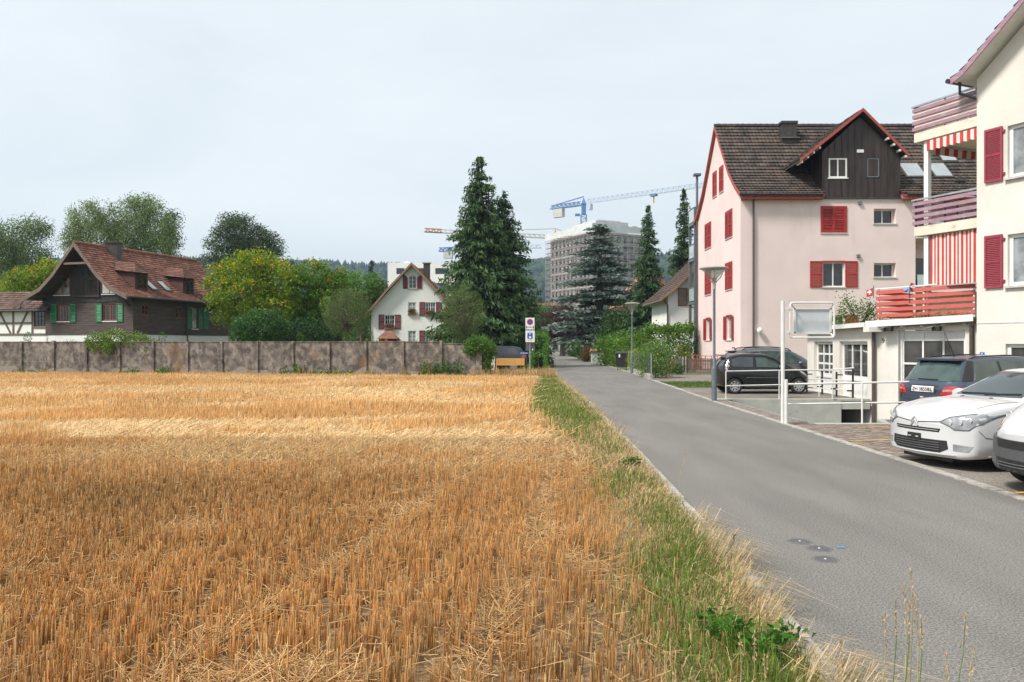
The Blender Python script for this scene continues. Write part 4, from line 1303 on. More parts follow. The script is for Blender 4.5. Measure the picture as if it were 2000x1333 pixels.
# windows of the front
w = f_wins['a']
Wp.window(pk, *w, cols=2, rows=1, t=-.2)
fr = MB(); fr.box(w[0] - .03, w[1] + .03, -.05, .05, w[3] - .06, w[3] + .05, Wp.fr); fr.box(w[0] - .03, w[0] + .05, -.05, .045, w[2], w[3] - .06, Wp.fr)
fr.box(w[1] - .05, w[1] + .03, -.05, .045, w[2], w[3] - .06, Wp.fr); fr.box(w[0] + .05, w[1] - .05, -.05, .045, w[2], w[2] + .07, Wp.fr)
fr.build('shutter_frame', 'red_paint', pk)
Wp.shutter(pk, w[0] + .06, w[1] - .06, w[2] + .08, w[3] - .07, 'red_paint', t=.0, leaves=2, gap=.085)
w = f_wins['b']
Wp.window(pk, *w, cols=2, rows=1, t=-.16, fw=.08)
MB().box(w[0] - .04, w[1] + .04, -.02, .04, w[3] - .01, w[3] + .07, Wp.fr).build('shutter_rail', 'red_paint', pk)
Wp.shutter(pk, w[0] - .72, w[0] - .01, w[2] - .02, w[3] + .05, 'red_paint', gap=.085)
Wp.shutter(pk, w[1] + .03, w[1] + .74, w[2] - .02, w[3] + .05, 'red_paint', gap=.085)
w = f_wins['e']
Wp.window(pk, *w, cols=2, rows=1, t=-.16, fw=.08)
Wp.shutter(pk, w[0] - .72, w[0] - .01, w[2] - .02, w[3] + .05, 'red_paint', gap=.085)
Wp.shutter(pk, w[1] + .03, w[1] + .74, w[2] - .02, w[3] + .05, 'red_paint', gap=.085)
for k in 'cd':
	w = f_wins[k]
	Wp.window(pk, w[0], w[1], w[2], w[3], cols=2, rows=1, t=-.42, fw=.08)
# windows of the gable
for i, w in enumerate(g_wins):
	Wg.window(pk, *w, cols=2, rows=1, t=-.18, fw=.08, gm='glass_curtain' if i >= 6 else 'glass')
	if i < 6:
		fr = MB(); fr.box(w[0] - .03, w[1] + .03, -.04, .05, w[3] - .05, w[3] + .05, Wg.fr)
		for q0, q1 in ((w[0] - .03, w[0] + .04), (w[1] - .04, w[1] + .03)):
			fr.box(q0, q1, -.04, .048, w[2], w[3] - .05, Wg.fr)
		fr.build('shutter_frame', 'red_paint', pk)
		Wg.shutter(pk, w[0] + .05, w[1] - .05, w[2] + .03, w[3] - .06, 'red_paint', t=.005, leaves=2, gap=.085)
	else:
		MB().box(w[0] - .03, w[1] + .03, -.02, .05, w[3] - .01, w[3] + .07, Wg.fr).build('shutter_rail', 'red_paint', pk)
		for a0, sg in ((w[0] - .02, -1), (w[1] + .02, 1)):       # leaves folded half open, standing off the wall
			lf_ = MB()
			p = [(a0, .04), (a0 + sg * .46, .10), (a0 + sg * .465, .06), (a0 + sg * .005, .004)]
			vs = [Wg.pt(a, z, t) for z in (w[2], w[3]) for a, t in p]
			lf_.add(vs, [(0, 1, 2, 3), (4, 5, 6, 7), (0, 1, 5, 4), (1, 2, 6, 5), (2, 3, 7, 6), (3, 0, 4, 7)])
			for q in range(16):
				z = w[2] + .08 + q * .083
				for (aa, tt), (ab, tb) in (((a0 + sg * .04, .045), (a0 + sg * .42, .095)),):
					lf_.bar(Wg.pt(aa, z, tt + .006), Wg.pt(ab, z, tb + .006), .03, .014)
			lf_.build('shutter', 'red_paint', pk)
# roof
ro = (0, GW / 2)
def pk_mask(a, d):
	return True
for s_ in (-1, 1):
	if s_ > 0:
		roof_deck('roof', ro, (1, 0), (0, s_), 17.4, PRP, 'red_trim', pk, ovh0=.16, ovh1=.2, th=.16)
	else:
		roof_deck('roof', ro, (1, 0), (0, s_), 4.70, PRP, 'red_trim', pk, ovh0=.16, th=.16)
		roof_deck('roof', (9.27, GW / 2), (1, 0), (0, s_), 8.13, PRP, 'red_trim', pk, ovh1=.2, th=.16)
		roof_deck('roof', (4.70, GW / 2), (1, 0), (0, s_), 4.57, PRP[:3], 'red_trim', pk, th=.16)
	tiled_slope('roof_tiles', ro, (1, 0), (0, s_), 17.4, PRP, 'tile_brown', pk, tw=.235, th=.36, ovh0=.18, ovh1=.2, lift=.05, mask=(lambda a, d: not (4.72 < a < 9.25 and d > 3.0)) if s_ < 0 else None)
	verge_board('verge_board', ro, (1, 0), (0, s_), -.20, [(d, z + .05) for d, z in PRP], 'red_trim', pk, h=.22)
mb = MB()
for i in range(46):
	mb.tube([(-.18 + i * .385, GW / 2, 15.84), (-.18 + i * .385 + .41, GW / 2, 15.87)], .13, 7)
rt = mb.build('ridge_tiles', 'tile_brown', pk, kind='stuff')
MB().tube([(-.2, -.50, 10.38), (4.6, -.50, 10.36)], .08, 8).build('gutter', 'gutter', pk, smooth=True)
MB().tube([(9.4, -.50, 10.38), (17.5, -.50, 10.36)], .08, 8).build('gutter', 'gutter', pk, smooth=True)
MB().box(.02, 4.66, -.42, -.004, 10.12, 10.22).build('eave_board', 'red_trim', pk)
MB().box(9.3, 17.4, -.42, -.004, 10.12, 10.22).build('eave_board', 'red_trim', pk)
MB().tube([(.72, -.48, 10.3), (.72, -.1, 10.05), (.72, -.09, .1)], .055, 8).build('downpipe', 'pipe_brown', pk, smooth=True)
MB().tube([(-.09, GW - .12, 10.6), (-.09, GW - .12, .1)], .06, 8).build('downpipe', 'pipe_brown', pk, smooth=True)
ck = MB(); ck.box(3.78, 4.66, 4.0, 4.7, 14.2, 15.66); ck.box(3.70, 4.74, 3.93, 4.77, 15.66, 15.80)
ck.build('chimney', 'chimney_sheet', pk)
MB().bar((3.65, 3.92, 14.72), (4.8, 3.92, 14.72), .25, .02).build('flashing', 'galv', pk)
for x, d in ((5.1, 4.8), (13.2, 4.3)):
	q = rz(d, PRP); v_ = MB(); v_.tube([(x, GW / 2 - d, q), (x, GW / 2 - d, q + .38)], .07, 8); v_.box(x - .3, x + .3, GW / 2 - d - .2, GW / 2 - d + .15, q + .0, q + .1)
	v_.build('roof_vent', 'chimney_sheet', pk)
for x, y_, z in ((XF(1679), -.06, ZF(397)), (XF(1676), -.06, ZF(500.5))):
	MB().box(x - .09, x + .09, y_ - .06, -.002, z - .09, z + .09).build('wall_vent', 'steel_grey', pk, bevel=.01)
gl = MB(); gl.lathe([(0, -.17), (.1, -.14), (.16, -.04), (.16, .05), (.09, .15), (0, .17)], (XF(1482), -.2, ZF(646)), 14); gl.build('wall_lamp', 'white_paint', pk, smooth=True)
# standing-seam dormer gable
DX0, DX1 = XF(1606), XF(1757.5)
apx, apz = XF(1679), 15.0
dprof = [(DX0, 12.75), (apx, apz), (DX1, 12.72)]
dm = MB().prism([(DX0, 10.28), (DX1, 10.28), (DX1, 12.7), (apx, apz - .1), (DX0, 12.9)], -.02, 4.6, lambda u, v, w: (u, w, v)).build('dormer', 'sheet_dark', pk)
x = DX0 - .02
k = 0
wa, wb = (XF(1618), XF(1654), ZF(348), ZF(309.5)), (XF(1693.5), XF(1716.5), ZF(347), ZF(309.5))
edges = list(np.linspace(DX0 - .02, DX1 + .02, 13))
ztop = lambda a: float(np.interp(a, [DX0 - .05, apx, DX1 + .05], [12.88, apz - .06, 12.68]))
for x0, x1 in zip(edges, edges[1:]):           # each metal sheet between two seams is a part
	cuts = [w for w in (wa, wb) if w[0] < x1 - .02 and w[1] > x0 + .02]
	spans = [(10.25, None)]
	def sheetpiece(a, b, z0, zt0, zt1, seam=None):
		q = MB().add([(a, -.05, z0), (b, -.05, z0), (b, -.05, zt1), (a, -.05, zt0), (a, -.02, z0), (b, -.02, z0), (b, -.02, zt1), (a, -.02, zt0)],
					 [(0, 1, 2, 3), (0, 1, 5, 4), (1, 2, 6, 5), (2, 3, 7, 6), (3, 0, 4, 7)])
		if abs(a - x0) < 1e-6:
			q.box(a - .014, a + .014, -.085, -.049, z0, zt0 - .02)
		q.build('metal_sheet', 'sheet_dark', dm)
	if not cuts:
		sheetpiece(x0, x1 - .004, 10.25, ztop(x0), ztop(x1))
	else:
		w = cuts[0]
		sheetpiece(x0, x1 - .004, 10.25, w[2], w[2])
		sheetpiece(x0, x1 - .004, w[3], ztop(x0), ztop(x1))
		if x0 < w[0]: sheetpiece(x0, w[0], w[2], w[3], w[3])
		if x1 > w[1]: sheetpiece(w[1], x1 - .004, w[2], w[3], w[3])
Wdm = Wall((0, 0), (1, 0))
Wdm.window(dm, *wa, cols=2, rows=1, t=-.02, fw=.09, sill='white_paint', sill_out=.1, gm='glass_sky')
Wdm.window(dm, *wb, cols=1, rows=1, t=-.02, fw=.06, fm='steel_grey', sill='steel_grey', gm='glass_curtain')
MB().box(XF(1673), XF(1686), -.09, -.05, ZF(299), ZF(293)).build('vent_grille', 'white_paint', dm)
for i in range(8):                             # cheek sheets towards the left
	y0, y1 = i * .55, (i + 1) * .55 - .01
	zr = lambda yy: rz(max(0, GW / 2 - yy), PRP)
	if zr(y0) < 12.7:
		MB().add([(DX0 - .03, y0, zr(y0) - .4), (DX0 - .03, y1, min(12.8, zr(y1)) - .4), (DX0 - .03, y1, 12.8), (DX0 - .03, y0, 12.8),
				  (DX0 - .055, y0, zr(y0) - .4), (DX0 - .055, y0, 12.8), (DX0 - .03, y0 + .02, 12.8), (DX0 - .03, y0 + .02, zr(y0) - .4)], [(0, 1, 2, 3), (4, 5, 6, 7)]).build('metal_sheet', 'sheet_dark', dm)
MB().box(DX0 - .04, DX1 + .04, -.12, -.001, 10.19, 10.26).build('drip_edge', 'gutter', dm)
la, ra = [(0, 15.28), (1.6, 13.98), (3.6, 12.38)], [(0, 15.28), (1.3, 13.98), (2.6, 12.68)]
for sgn, prof_ in ((-1, la), (1, ra)):
	roof_deck('dormer_roof', (apx, 0), (0, 1), (sgn, 0), 5.4, prof_, 'wood_dark', dm, ovh0=.45, th=.1, drop=.03)
	tiled_slope('dormer_tiles', (apx, 0), (0, 1), (sgn, 0), 5.4, prof_, 'tile_brown', dm, tw=.235, th=.36, ovh0=.45, lift=.04)
	verge_board('dormer_verge', (apx, 0), (0, 1), (sgn, 0), -.5, [(d, z + .03) for d, z in prof_], 'red_trim', dm, h=.20)
	for q in range(4):
		dd = prof_[-1][0] - .12 - q * .34
		zz = float(np.interp(dd, [p[0] for p in prof_], [p[1] for p in prof_])) - .25
		MB().bar((apx + sgn * dd, -.46, zz), (apx + sgn * dd, .3, zz), .10, .12).build('rafter_end', 'white_paint', dm)
for o_ in [rt]:
	a_ = o_.data.attributes.new('col', 'FLOAT_COLOR', 'POINT'); a_.data.foreach_set('color', np.ones(len(o_.data.vertices) * 4, dtype=np.float32))
# skylights on the right part of the roof
for px0, px1, py0, py1 in ((1755, 1797, 343, 359), (1810, 1848, 343, 359), (1846, 1879, 317, 338)):
	dA = {343: (2.75, 4.0), 317: (1.5, 2.7)}[py0]
	xa, xb = PX(px0, 48.3) - BX, PX(px1, 48.3) - BX
	c = [Vector((xx, GW / 2 - dd, rz(dd, PRP) + .12)) for xx, dd in ((xa, dA[0]), (xb, dA[0]), (xb, dA[1]), (xa, dA[1]))]
	up = Vector((0, -.66, .75))
	sk = MB(); sk.add(c + [p - up * .16 for p in c], [(0, 1, 2, 3), (0, 1, 5, 4), (1, 2, 6, 5), (2, 3, 7, 6), (3, 0, 4, 7)])
	so_ = sk.build('skylight', 'chimney_sheet', pk)
	cen = sum(c, Vector()) / 4
	MB().add([cen + (p - cen) * .84 + up * .012 for p in c], [(0, 1, 2, 3)]).build('pane', 'glass_sky', so_)
# steel balcony tower on the back, red cellar railing at the gable foot
bt = thing('balcony_tower', 'grey steel balcony tower with glass panels behind the pink house', 'balcony', (13.0, 56.9, 0))
for x_, y_ in ((.12, 1.75), (.12, .1), (2.6, 1.75)):
	MB().box(x_ - .09, x_ + .09, y_ - .09, y_ + .09, 0, 11.6).build('post', 'steel_grey', bt)
for zz in (2.1, 5.2, 8.3, 10.9):
	MB().box(.0, 3.2, 0, 1.9, zz - .55, zz - .37).build('balcony_slab', 'steel_grey', bt)
	MB().box(.02, .05, .22, 1.62, zz - .30, zz + .62).build('glass_panel', 'glass_balcony', bt)
	MB().box(.25, 2.5, 1.82, 1.85, zz - .30, zz + .62).build('glass_panel', 'glass_balcony', bt)
	MB().box(.0, .07, .15, 1.7, zz + .62, zz + .70).build('handrail', 'steel_grey', bt)
MB().box(-.3, -.1, -3.0, -2.8, 0.2, .3).build('bracket', 'steel_grey', bt)
fl = MB().tube([(.45, 1.0, 11.5), (.45, 1.0, 14.0)], .09, 8); fl.box(.2, .7, .75, 1.25, 14.0, 14.15); fl.build('flue', 'steel_grey', bt)
rr = thing('red_railing', 'thin red iron railing round the cellar steps at the pink gable', 'railing', (12.05, 49.6, 0))
M['red_iron'] = mat('red_iron', (.45, .09, .06), .6, var=.1)
for seg in (((0, 0), (0, 3.4)), ((0, 0), (1.1, 0))):
	(x0, y0), (x1, y1) = seg
	for zz in (1.05, .55):
		MB().tube([(x0, y0, zz), (x1, y1, zz)], .022, 6).build('rail', 'red_iron', rr)
	for k in range(4):
		t_ = k / 3
		MB().tube([(x0 + (x1 - x0) * t_, y0 + (y1 - y0) * t_, 0), (x0 + (x1 - x0) * t_, y0 + (y1 - y0) * t_, 1.07)], .022, 6).build('baluster', 'red_iron', rr)
MB().box(-.15, 1.1, -.15, 3.6, -.05, .12).build('plinth', 'kerb_stone', rr)
MB().box(.98, 1.1, 1.0, 1.6, .14, .75).build('cellar_hatch', 'red_iron', rr)

# ------------------------------------------------------------------ white house with brown shutter behind the hedge
w2h = thing('white_hedge_house', 'white house with brown roof and brown shutter behind the hedge', 'house', (11.76, 60.0, 0))
Wq = Wall((0, 0), (1, 0)); Wq2 = Wall((0, 7), (0, -1))
q0 = PX(1343, 60) - 11.76
Wq.wall('front_wall', [(0, 5.6), (4.3, 9.5), (8.6, 5.6)], 0, [(q0, q0 + 1.5, PZ(598, 60), PZ(563, 60))], 'stucco_white', w2h)
Wq.window(w2h, q0, q0 + 1.5, PZ(598, 60), PZ(563, 60), cols=2, rows=1)
Wq.shutter(w2h, PX(1324, 60) - 11.76, q0 - .02, PZ(598, 60), PZ(563, 60), 'wood_brown', gap=.09)
Wq2.wall('side_wall', [(0, 5.5), (7, 5.5)], 0, [(4.9, 5.5, 2.4, 3.2)], 'stucco_white', w2h)
Wq2.window(w2h, 4.9, 5.5, 2.4, 3.2, cols=1, rows=1, fm='wood_brown')
Wq.window(w2h, .35, .8, 2.3, 3.0, cols=1, rows=1, fm='wood_brown', t=.0, sill=None)
hp_ = [(0, 9.75), (3.9, 6.0), (5.0, 5.15)]
for s_ in (-1, 1):
	roof_deck('roof', (4.3, 0), (0, 1), (s_, 0), 7, hp_, 'verge_wood', w2h, ovh0=.5, ovh1=.5, th=.14)
	tiled_slope('roof_tiles', (4.3, 0), (0, 1), (s_, 0), 7, hp_, 'tile_white_house', w2h, tw=.25, th=.34, ovh0=.5, ovh1=.5)
	verge_board('verge_board', (4.3, 0), (0, 1), (s_, 0), -.54, [(d, z + .04) for d, z in hp_], 'verge_tan', w2h, h=.24)
MB().tube([(-.35, -.2, 5.1), (-.06, -.07, 4.7), (-.06, -.07, 0)], .05, 8).build('downpipe', 'pipe_brown', w2h, smooth=True)

# ------------------------------------------------------------------ cream corner house with balconies (right edge)
GD = Vector((.39, -.92)).normalized()            # along its gable, towards the camera
ND = Vector((GD.y, -GD.x))                        # outward normal of that gable (towards the lane)
FD = Vector((-ND.x, -ND.y))                       # along the balcony facade, away from the lane
CX, CY = 13.34, 22.86
cr = thing('cream_corner_house', 'cream house with crimson shutters and purple verge at the right edge', 'house', (CX, CY, 0))
Wc = Wall((0, 0), (GD.x, GD.y))
c_w = [(.92, 2.3, 6.42, 7.86), (.92, 2.3, 3.44, 4.86), (.86, 2.4, .85, 1.84)]
eave, slope_ = 9.42, .78
Wc.wall('gable_wall', [(0, eave), (5.2, eave + 5.2 * slope_), (10.4, eave)], 0, c_w, 'stucco_cream', cr, depth=.18)
Wcb = Wall((FD.x * 9, FD.y * 9), (-FD.x, -FD.y))
# facade behind the balconies with French windows
Wcb.wall('balcony_facade', [(0, eave + .1), (9, eave + .1)], 0, [(5.6, 8.0, 5.55, 7.7), (5.6, 8.0, 2.6, 4.7)], 'stucco_cream', cr)
for w in ((5.6, 8.0, 5.55, 7.7), (5.6, 8.0, 2.6, 4.7)):
	Wcb.window(cr, *w, cols=3, rows=1, t=-.14, sill=None)
for i, w in enumerate(c_w):
	Wc.window(cr, *w, cols=2, rows=1, t=-.15, fw=.10, gm='glass_curtain' if i < 2 else 'glass_shop', sill_out=.09)
	if i < 2:
		Wc.shutter(cr, .27, .80, w[2] - .03, w[3] + .03, 'crimson_paint', t=.03, gap=.05)
		for zz in (w[2] + .12, w[3] - .14):
			MB().box(.79, .86, .0, .05, zz, zz + .06, Wc.fr).build('hinge', 'crimson_paint', cr)
MB().box(0, 9, .001, .014, 2.42, 2.45, Wc.fr).build('string_course', 'stucco_cream', cr)
rc_o = Vector((0, 0)) + GD * 5.2
crp = [(0, eave + 5.2 * slope_ + .22), (4.6, eave + .62 * slope_ + .20), (5.2, eave + .22), (5.58, eave + .06)]
for sgn in (-1, 1):
	oo = (GD.x * sgn, GD.y * sgn)
	roof_deck('roof', (rc_o.x, rc_o.y), (FD.x, FD.y), oo, 9, crp, 'stucco_cream', cr, ovh0=.55, ovh1=.3, th=.07)
	tiled_slope('roof_tiles', (rc_o.x, rc_o.y), (FD.x, FD.y), oo, 9, crp, 'tile_cream', cr, tw=.24, th=.34, ovh0=.6, ovh1=.3, lift=.045)
	verge_board('verge_board', (rc_o.x, rc_o.y), (FD.x, FD.y), oo, -.60, [(d, z + .01) for d, z in crp], 'mauve_paint', cr, h=.17)
gq = rc_o - GD * 5.66
g0, g1 = gq - FD * .62, gq + FD * 9
MB().tube([(g0.x, g0.y, eave + .02), (g1.x, g1.y, eave)], .07, 8).build('gutter', 'gutter', cr, smooth=True)
e0 = Vector((0, 0)) - GD * .32 + ND * .28
MB().tube([(e0.x, e0.y, eave - .02), (e0.x, e0.y, eave - .34), (e0.x - ND.x * .18 + GD.x * .3, e0.y - ND.y * .18 + GD.y * .3, eave - .52), (GD.x * .02 + ND.x * .06, GD.y * .02 + ND.y * .06, eave - .54)], .042, 8).build('swan_neck', 'gutter', cr, smooth=True)
dq = rc_o - GD * 3.6 - FD * -1.3                  # roof dormer that shows beyond the verge
db = MB()
for (a0, a1, z0, z1) in ((-4.7, -3.0, 11.1, 11.24), (-4.4, -3.0, 10.2, 11.05)):
	vs = []
	for z in (z0, z1):
		for aa, ff in ((a0, .9), (a1, .9), (a1, 2.6), (a0, 2.6)):
			q = rc_o + GD * aa + FD * ff
			vs.append((q.x, q.y, z + (aa - a0) * .22))
	db.add(vs, [(0, 1, 2, 3), (4, 5, 6, 7), (0, 1, 5, 4), (1, 2, 6, 5), (2, 3, 7, 6), (3, 0, 4, 7)])
dbo = db.build('dormer_roof', 'gutter', cr)
# number plate
pm_ = Matrix.Translation(Wc.pt(.17, 1.52, .016)) @ Matrix(((GD.x, 0, ND.x, 0), (GD.y, 0, ND.y, 0), (0, 1, 0, 0), (0, 0, 0, 1)))
M['sign_blue'] = mat('sign_blue', (.01, .09, .42), .4, var=.05); M['sign_white'] = mat('sign_white', (.78, .78, .77), .4, var=.03)
npl = thing('number_plate', 'small blue enamel house number plate on the cream house wall', 'house number', (CX, CY, 0))
MB().box(.10, .24, .001, .014, 1.44, 1.60, Wc.fr).build('plate', 'sign_blue', npl)
text_mesh('numeral', '9', .15, 'sign_white', npl, .002, pm_)

# balconies
def balcony(label, z, rail_top, nsl, mt, depth=2.15, width=3.8):
	b = thing('balcony', label, 'balcony', (CX, CY, 0))
	def fr3(a, f, zz):          # a: out from the facade (-GD), f: along facade FD
		q = -GD * a + FD * f
		return (q.x, q.y, zz)
	MB().box(.0, depth, .05, width, z, z + .30, fr3).build('slab', 'balcony_slab', b, bevel=.015)
	z0, z1 = z + .30, rail_top
	n = nsl
	stp = (z1 - .06 - z0) / n
	for k in range(n):
		za = z0 + .05 + k * stp
		MB().box(.0, depth + .02, .0, .03, za, za + stp * .56, fr3).build('slat', mt, b)
		MB().box(depth - .01, depth + .02, .03, width, za, za + stp * .56, fr3).build('slat', mt, b)
	for a, f in ((.06, .05), (depth * .5, .05), (depth - .05, .05), (depth - .05, width * .5), (depth - .05, width)):
		MB().box(a - .02, a + .02, f, f + .03, z0, z1, fr3).build('baluster', 'gutter', b)
	MB().box(.0, depth + .05, -.01, .07, z1 - .05, z1, fr3).build('handrail', 'galv', b)
	MB().box(depth - .03, depth + .05, .07, width, z1 - .05, z1, fr3).build('handrail', 'galv', b)
	return b, fr3
top_b, fr3 = balcony('upper balcony with mauve slats under the eave of the cream house', 8.10, 9.24, 4, 'mauve_paint')
MB().box(.03, 2.12, .036, .05, 8.42, 9.12, fr3).build('infill_panel', 'balcony_slab', top_b)
MB().box(2.09, 2.11, .05, 3.8, 8.42, 9.12, fr3).build('infill_panel', 'balcony_slab', top_b)
mid_b, fr3 = balcony('middle balcony with mauve slats on the cream house, below the scalloped awning', 5.18, 6.33, 4, 'mauve_paint')
bp = thing('balcony_post', 'white post carrying the balconies of the cream house', 'post', (CX, CY, 0))
MB().box(1.72, 1.87, .14, .28, 2.62, 5.175, fr3).build('shaft', 'white_paint', bp)
MB().box(1.72, 1.87, .14, .28, 5.50, 8.095, fr3).build('shaft', 'white_paint', bp)
dp = MB().tube([fr3(2.0, .5, 2.6), fr3(2.0, .5, 8.1)], .05, 8).build('balcony_drainpipe', 'gutter', label='dark drainpipe beside the white balcony post', cat='pipe'); dp.location = (CX, CY, 0)
MB().tube([fr3(2.0, .5, 2.6), fr3(2.0, .46, 2.4)], .05, 8).build('shoe', 'gutter', dp)
# striped side curtain on the lower balcony, striped valances under the upper slab
def stripes(name, a0, a1, n, f, ztop, zbot, parent, wave=.02, scallop=0.0):
	for k in range(n):
		mb = MB()
		m_ = 6
		for i in range(m_):
			u0, u1 = a0 + (a1 - a0) * (k + i / m_) / n, a0 + (a1 - a0) * (k + (i + 1) / m_) / n
			w0, w1 = wave * math.sin(u0 * 17), wave * math.sin(u1 * 17)
			s0 = scallop * abs(math.sin(math.pi * (k + i / m_) / 2)); s1 = scallop * abs(math.sin(math.pi * (k + (i + 1) / m_) / 2))
			zt0, zt1 = ztop(u0), ztop(u1)
			for dz in (0, .006):
				mb.quad(fr3(u0, f + w0 + dz, zbot(u0) - s0), fr3(u1, f + w1 + dz, zbot(u1) - s1), fr3(u1, f + w1 + dz, zt1), fr3(u0, f + w0 + dz, zt0))
		mb.build('stripe', 'cloth_red' if k % 2 == 0 else 'cloth_white', parent, fix=False)
cu = thing('striped_curtain', 'red and white striped curtain hanging beside the lower balcony', 'curtain', (CX, CY, 0))
stripes('stripe', .02, 1.66, 25, .16, lambda a: 5.16, lambda a: 3.62, cu)
va = thing('striped_awning', 'red and white striped scalloped awning under the upper balcony', 'awning', (CX, CY, 0))
stripes('stripe', .02, 1.70, 15, .06, lambda a: 8.06, lambda a: 7.78, va, .0, .035)
def stripes_front(parent):
	for k in range(18):
		u0, u1 = .2 + k * .2, .2 + (k + 1) * .2
		MB().quad(fr3(2.0, u0, 7.78), fr3(2.0, u1, 7.78), fr3(1.98, u1, 8.04), fr3(1.98, u0, 8.04)).build('stripe', 'cloth_red' if k % 2 else 'cloth_white', parent, fix=False)
	MB().tube([fr3(1.97, .2, 8.05), fr3(1.97, 3.8, 8.05)], .03, 6).build('awning_bar', 'galv', parent)
stripes_front(va)

# ------------------------------------------------------------------ garage and shop wing below the balconies
gA, gB = Vector((11.74, 25.8)), Vector((13.62, 23.32))
gd = (gB - gA).normalized(); gl_ = (gB - gA).length
ga = thing('garage_wing', 'low cream garage and shop wing with white windows and planted flat roof', 'garage', (gA.x, gA.y, 0))
Wga = Wall((0, 0), (gd.x, gd.y))
g_top = lambda a: 2.50 + .05 * a
dz = (.78, 2.78, -2.3, 2.27)
Wga.wall('garage_front', [(0, 2.40), (gl_, 2.5)], -2.4, [dz], 'stucco_cream', ga, depth=.25)
gdoor = MB(); t_ = -.22
a0, a1 = dz[0], dz[1]
cols = [a0 + .08 + (a1 - a0 - .16) * k / 3 for k in range(4)]
rows_ = [-2.3, -1.4, -.55, .35, 1.22, 1.96, 2.22]
gf = MB()
for c in cols: gf.box(c - .025, c + .025, t_, t_ + .06, -2.3, 2.27, Wga.fr)
for r_ in rows_: gf.box(a0, a1, t_ + .004, t_ + .065, r_ - .03, r_ + .03, Wga.fr)
gf.box(a0, a0 + .07, t_, t_ + .1, -2.3, 2.27, Wga.fr); gf.box(a1 - .07, a1, t_, t_ + .1, -2.3, 2.27, Wga.fr)
gfo = gf.build('garage_door', 'white_paint', ga)
for k in range(3):
	for j in range(6):
		MB().box(cols[k] + .03, cols[k + 1] - .03, t_ + .01, t_ + .03, rows_[j] + .03, rows_[j + 1] - .03, Wga.fr).build('pane', 'glass_garage' if j < 5 else 'white_paint', gfo)
Ws = Wall((0, 5.7), (0, -1))                     # shop wall facing the lane
sh = [(.55, 2.35, .0, 1.92), (2.95, 5.2, .0, 1.92)]
Ws.wall('shop_wall', [(0, 2.30), (5.7, 2.40)], -.2, sh, 'stucco_cream', ga, depth=.22)
for w in sh:
	Ws.window(ga, w[0], w[1], .62, w[3], cols=3, rows=1 if w[0] > 2 else 3, t=-.18, fw=.11, bw=.07, gm='glass_shop', sill='white_paint', sill_out=-.1)
	MB().box(w[0], w[1], -.2, -.14, .0, .56, Ws.fr).build('door_panel', 'white_paint', ga)
MB().box(.0, 5.7, -.4, -.23, -2.4, -.2, Ws.fr).build('cellar_wall', 'stucco_cream', ga)
mb = MB(); mb.box(.02, 5.5, 5.68, 5.9, -.1, 2.3); mb.box(.02, .2, .3, 5.6, -2.4, -.02); mb.build('rear_wall', 'stucco_cream', ga)
# planted flat roof with white fascia
ed = [Wga.pt(-.12, 0, .22)[:2], Wga.pt(gl_ - .02, 0, .22)[:2], (6.0, -1.0), (6.0, 6.0), (-.25, 6.0), (-.25, .1)]
rf = MB().prism([(x, y) for x, y in ed], 2.36, 2.54, lambda u, v, w: (u, v, w + .045 * max(0, min(2, u)))).build('flat_roof', 'moss', ga)
fa = MB()
p0, p1 = Wga.pt(-.15, 0, .26), Wga.pt(gl_ + .0, 0, .26)
fa.bar((p0[0], p0[1], 2.47), (p1[0], p1[1], 2.60), .035, .20); fa.build('fascia', 'white_paint', ga)
MB().bar((-.29, .05, 2.46), (-.29, 6.0, 2.38), .035, .15).build('fascia', 'white_paint', ga)
MB().box(-.33, .12, -.35, .08, 2.22, 2.38).build('hopper', 'stucco_cream', ga)
for k in range(5):
	a = .35 + k * .62
	MB().bar(Wga.pt(a, 2.36 + .02 * k, .0), Wga.pt(a, 2.36 + .02 * k, .2), .07, .06).build('rafter_end', 'white_paint', ga)
for a, zt in ((.02, 2.28), (gl_ - .12, 2.38)):
	q = Wga.pt(a, 0, .09)
	MB().tube([(q[0], q[1], zt), (q[0], q[1], -1.3)], .06, 8).build('downpipe', 'pipe_brown', ga, smooth=True)
	MB().tube([(q[0], q[1], -1.3), (q[0], q[1], -2.4)], .075, 8).build('standpipe', 'white_paint', ga, smooth=True)
for a in (.62, 2.1):                             # two floodlights with visor under the fascia
	fl = thing('floodlight', 'small floodlight with white visor under the garage fascia, %s' % ('near the shop corner' if a < 1 else 'over the garage door'), 'lamp', (gA.x, gA.y, 0), group='garage floodlights')
	MB().bar(Wga.pt(a - .12, 2.30, .30), Wga.pt(a + .12, 2.30, .30), .16, .14).build('lamp_body', 'black_plastic', fl, bevel=.02)
	MB().bar(Wga.pt(a - .3, 2.30, .34), Wga.pt(a - .02, 2.36, .34), .3, .012).build('visor', 'galv', fl)
	MB().tube([Wga.pt(a, 2.3, .25), Wga.pt(a, 2.34, .1), Wga.pt(a, 2.34, .0)], .02, 6).build('arm', 'black_plastic', fl)
m9 = Matrix.Translation(Wga.pt(.30, 1.93, .01)) @ Matrix(((gd.x, 0, Wga.n.x, 0), (gd.y, 0, Wga.n.y, 0), (0, 1, 0, 0), (0, 0, 0, 1)))
n9 = text_mesh('house_number', '9', .22, 'pipe_brown', None, .004, m9, label='dark house number nine on the garage pillar', cat='house number'); n9.location = (gA.x, gA.y, 0)
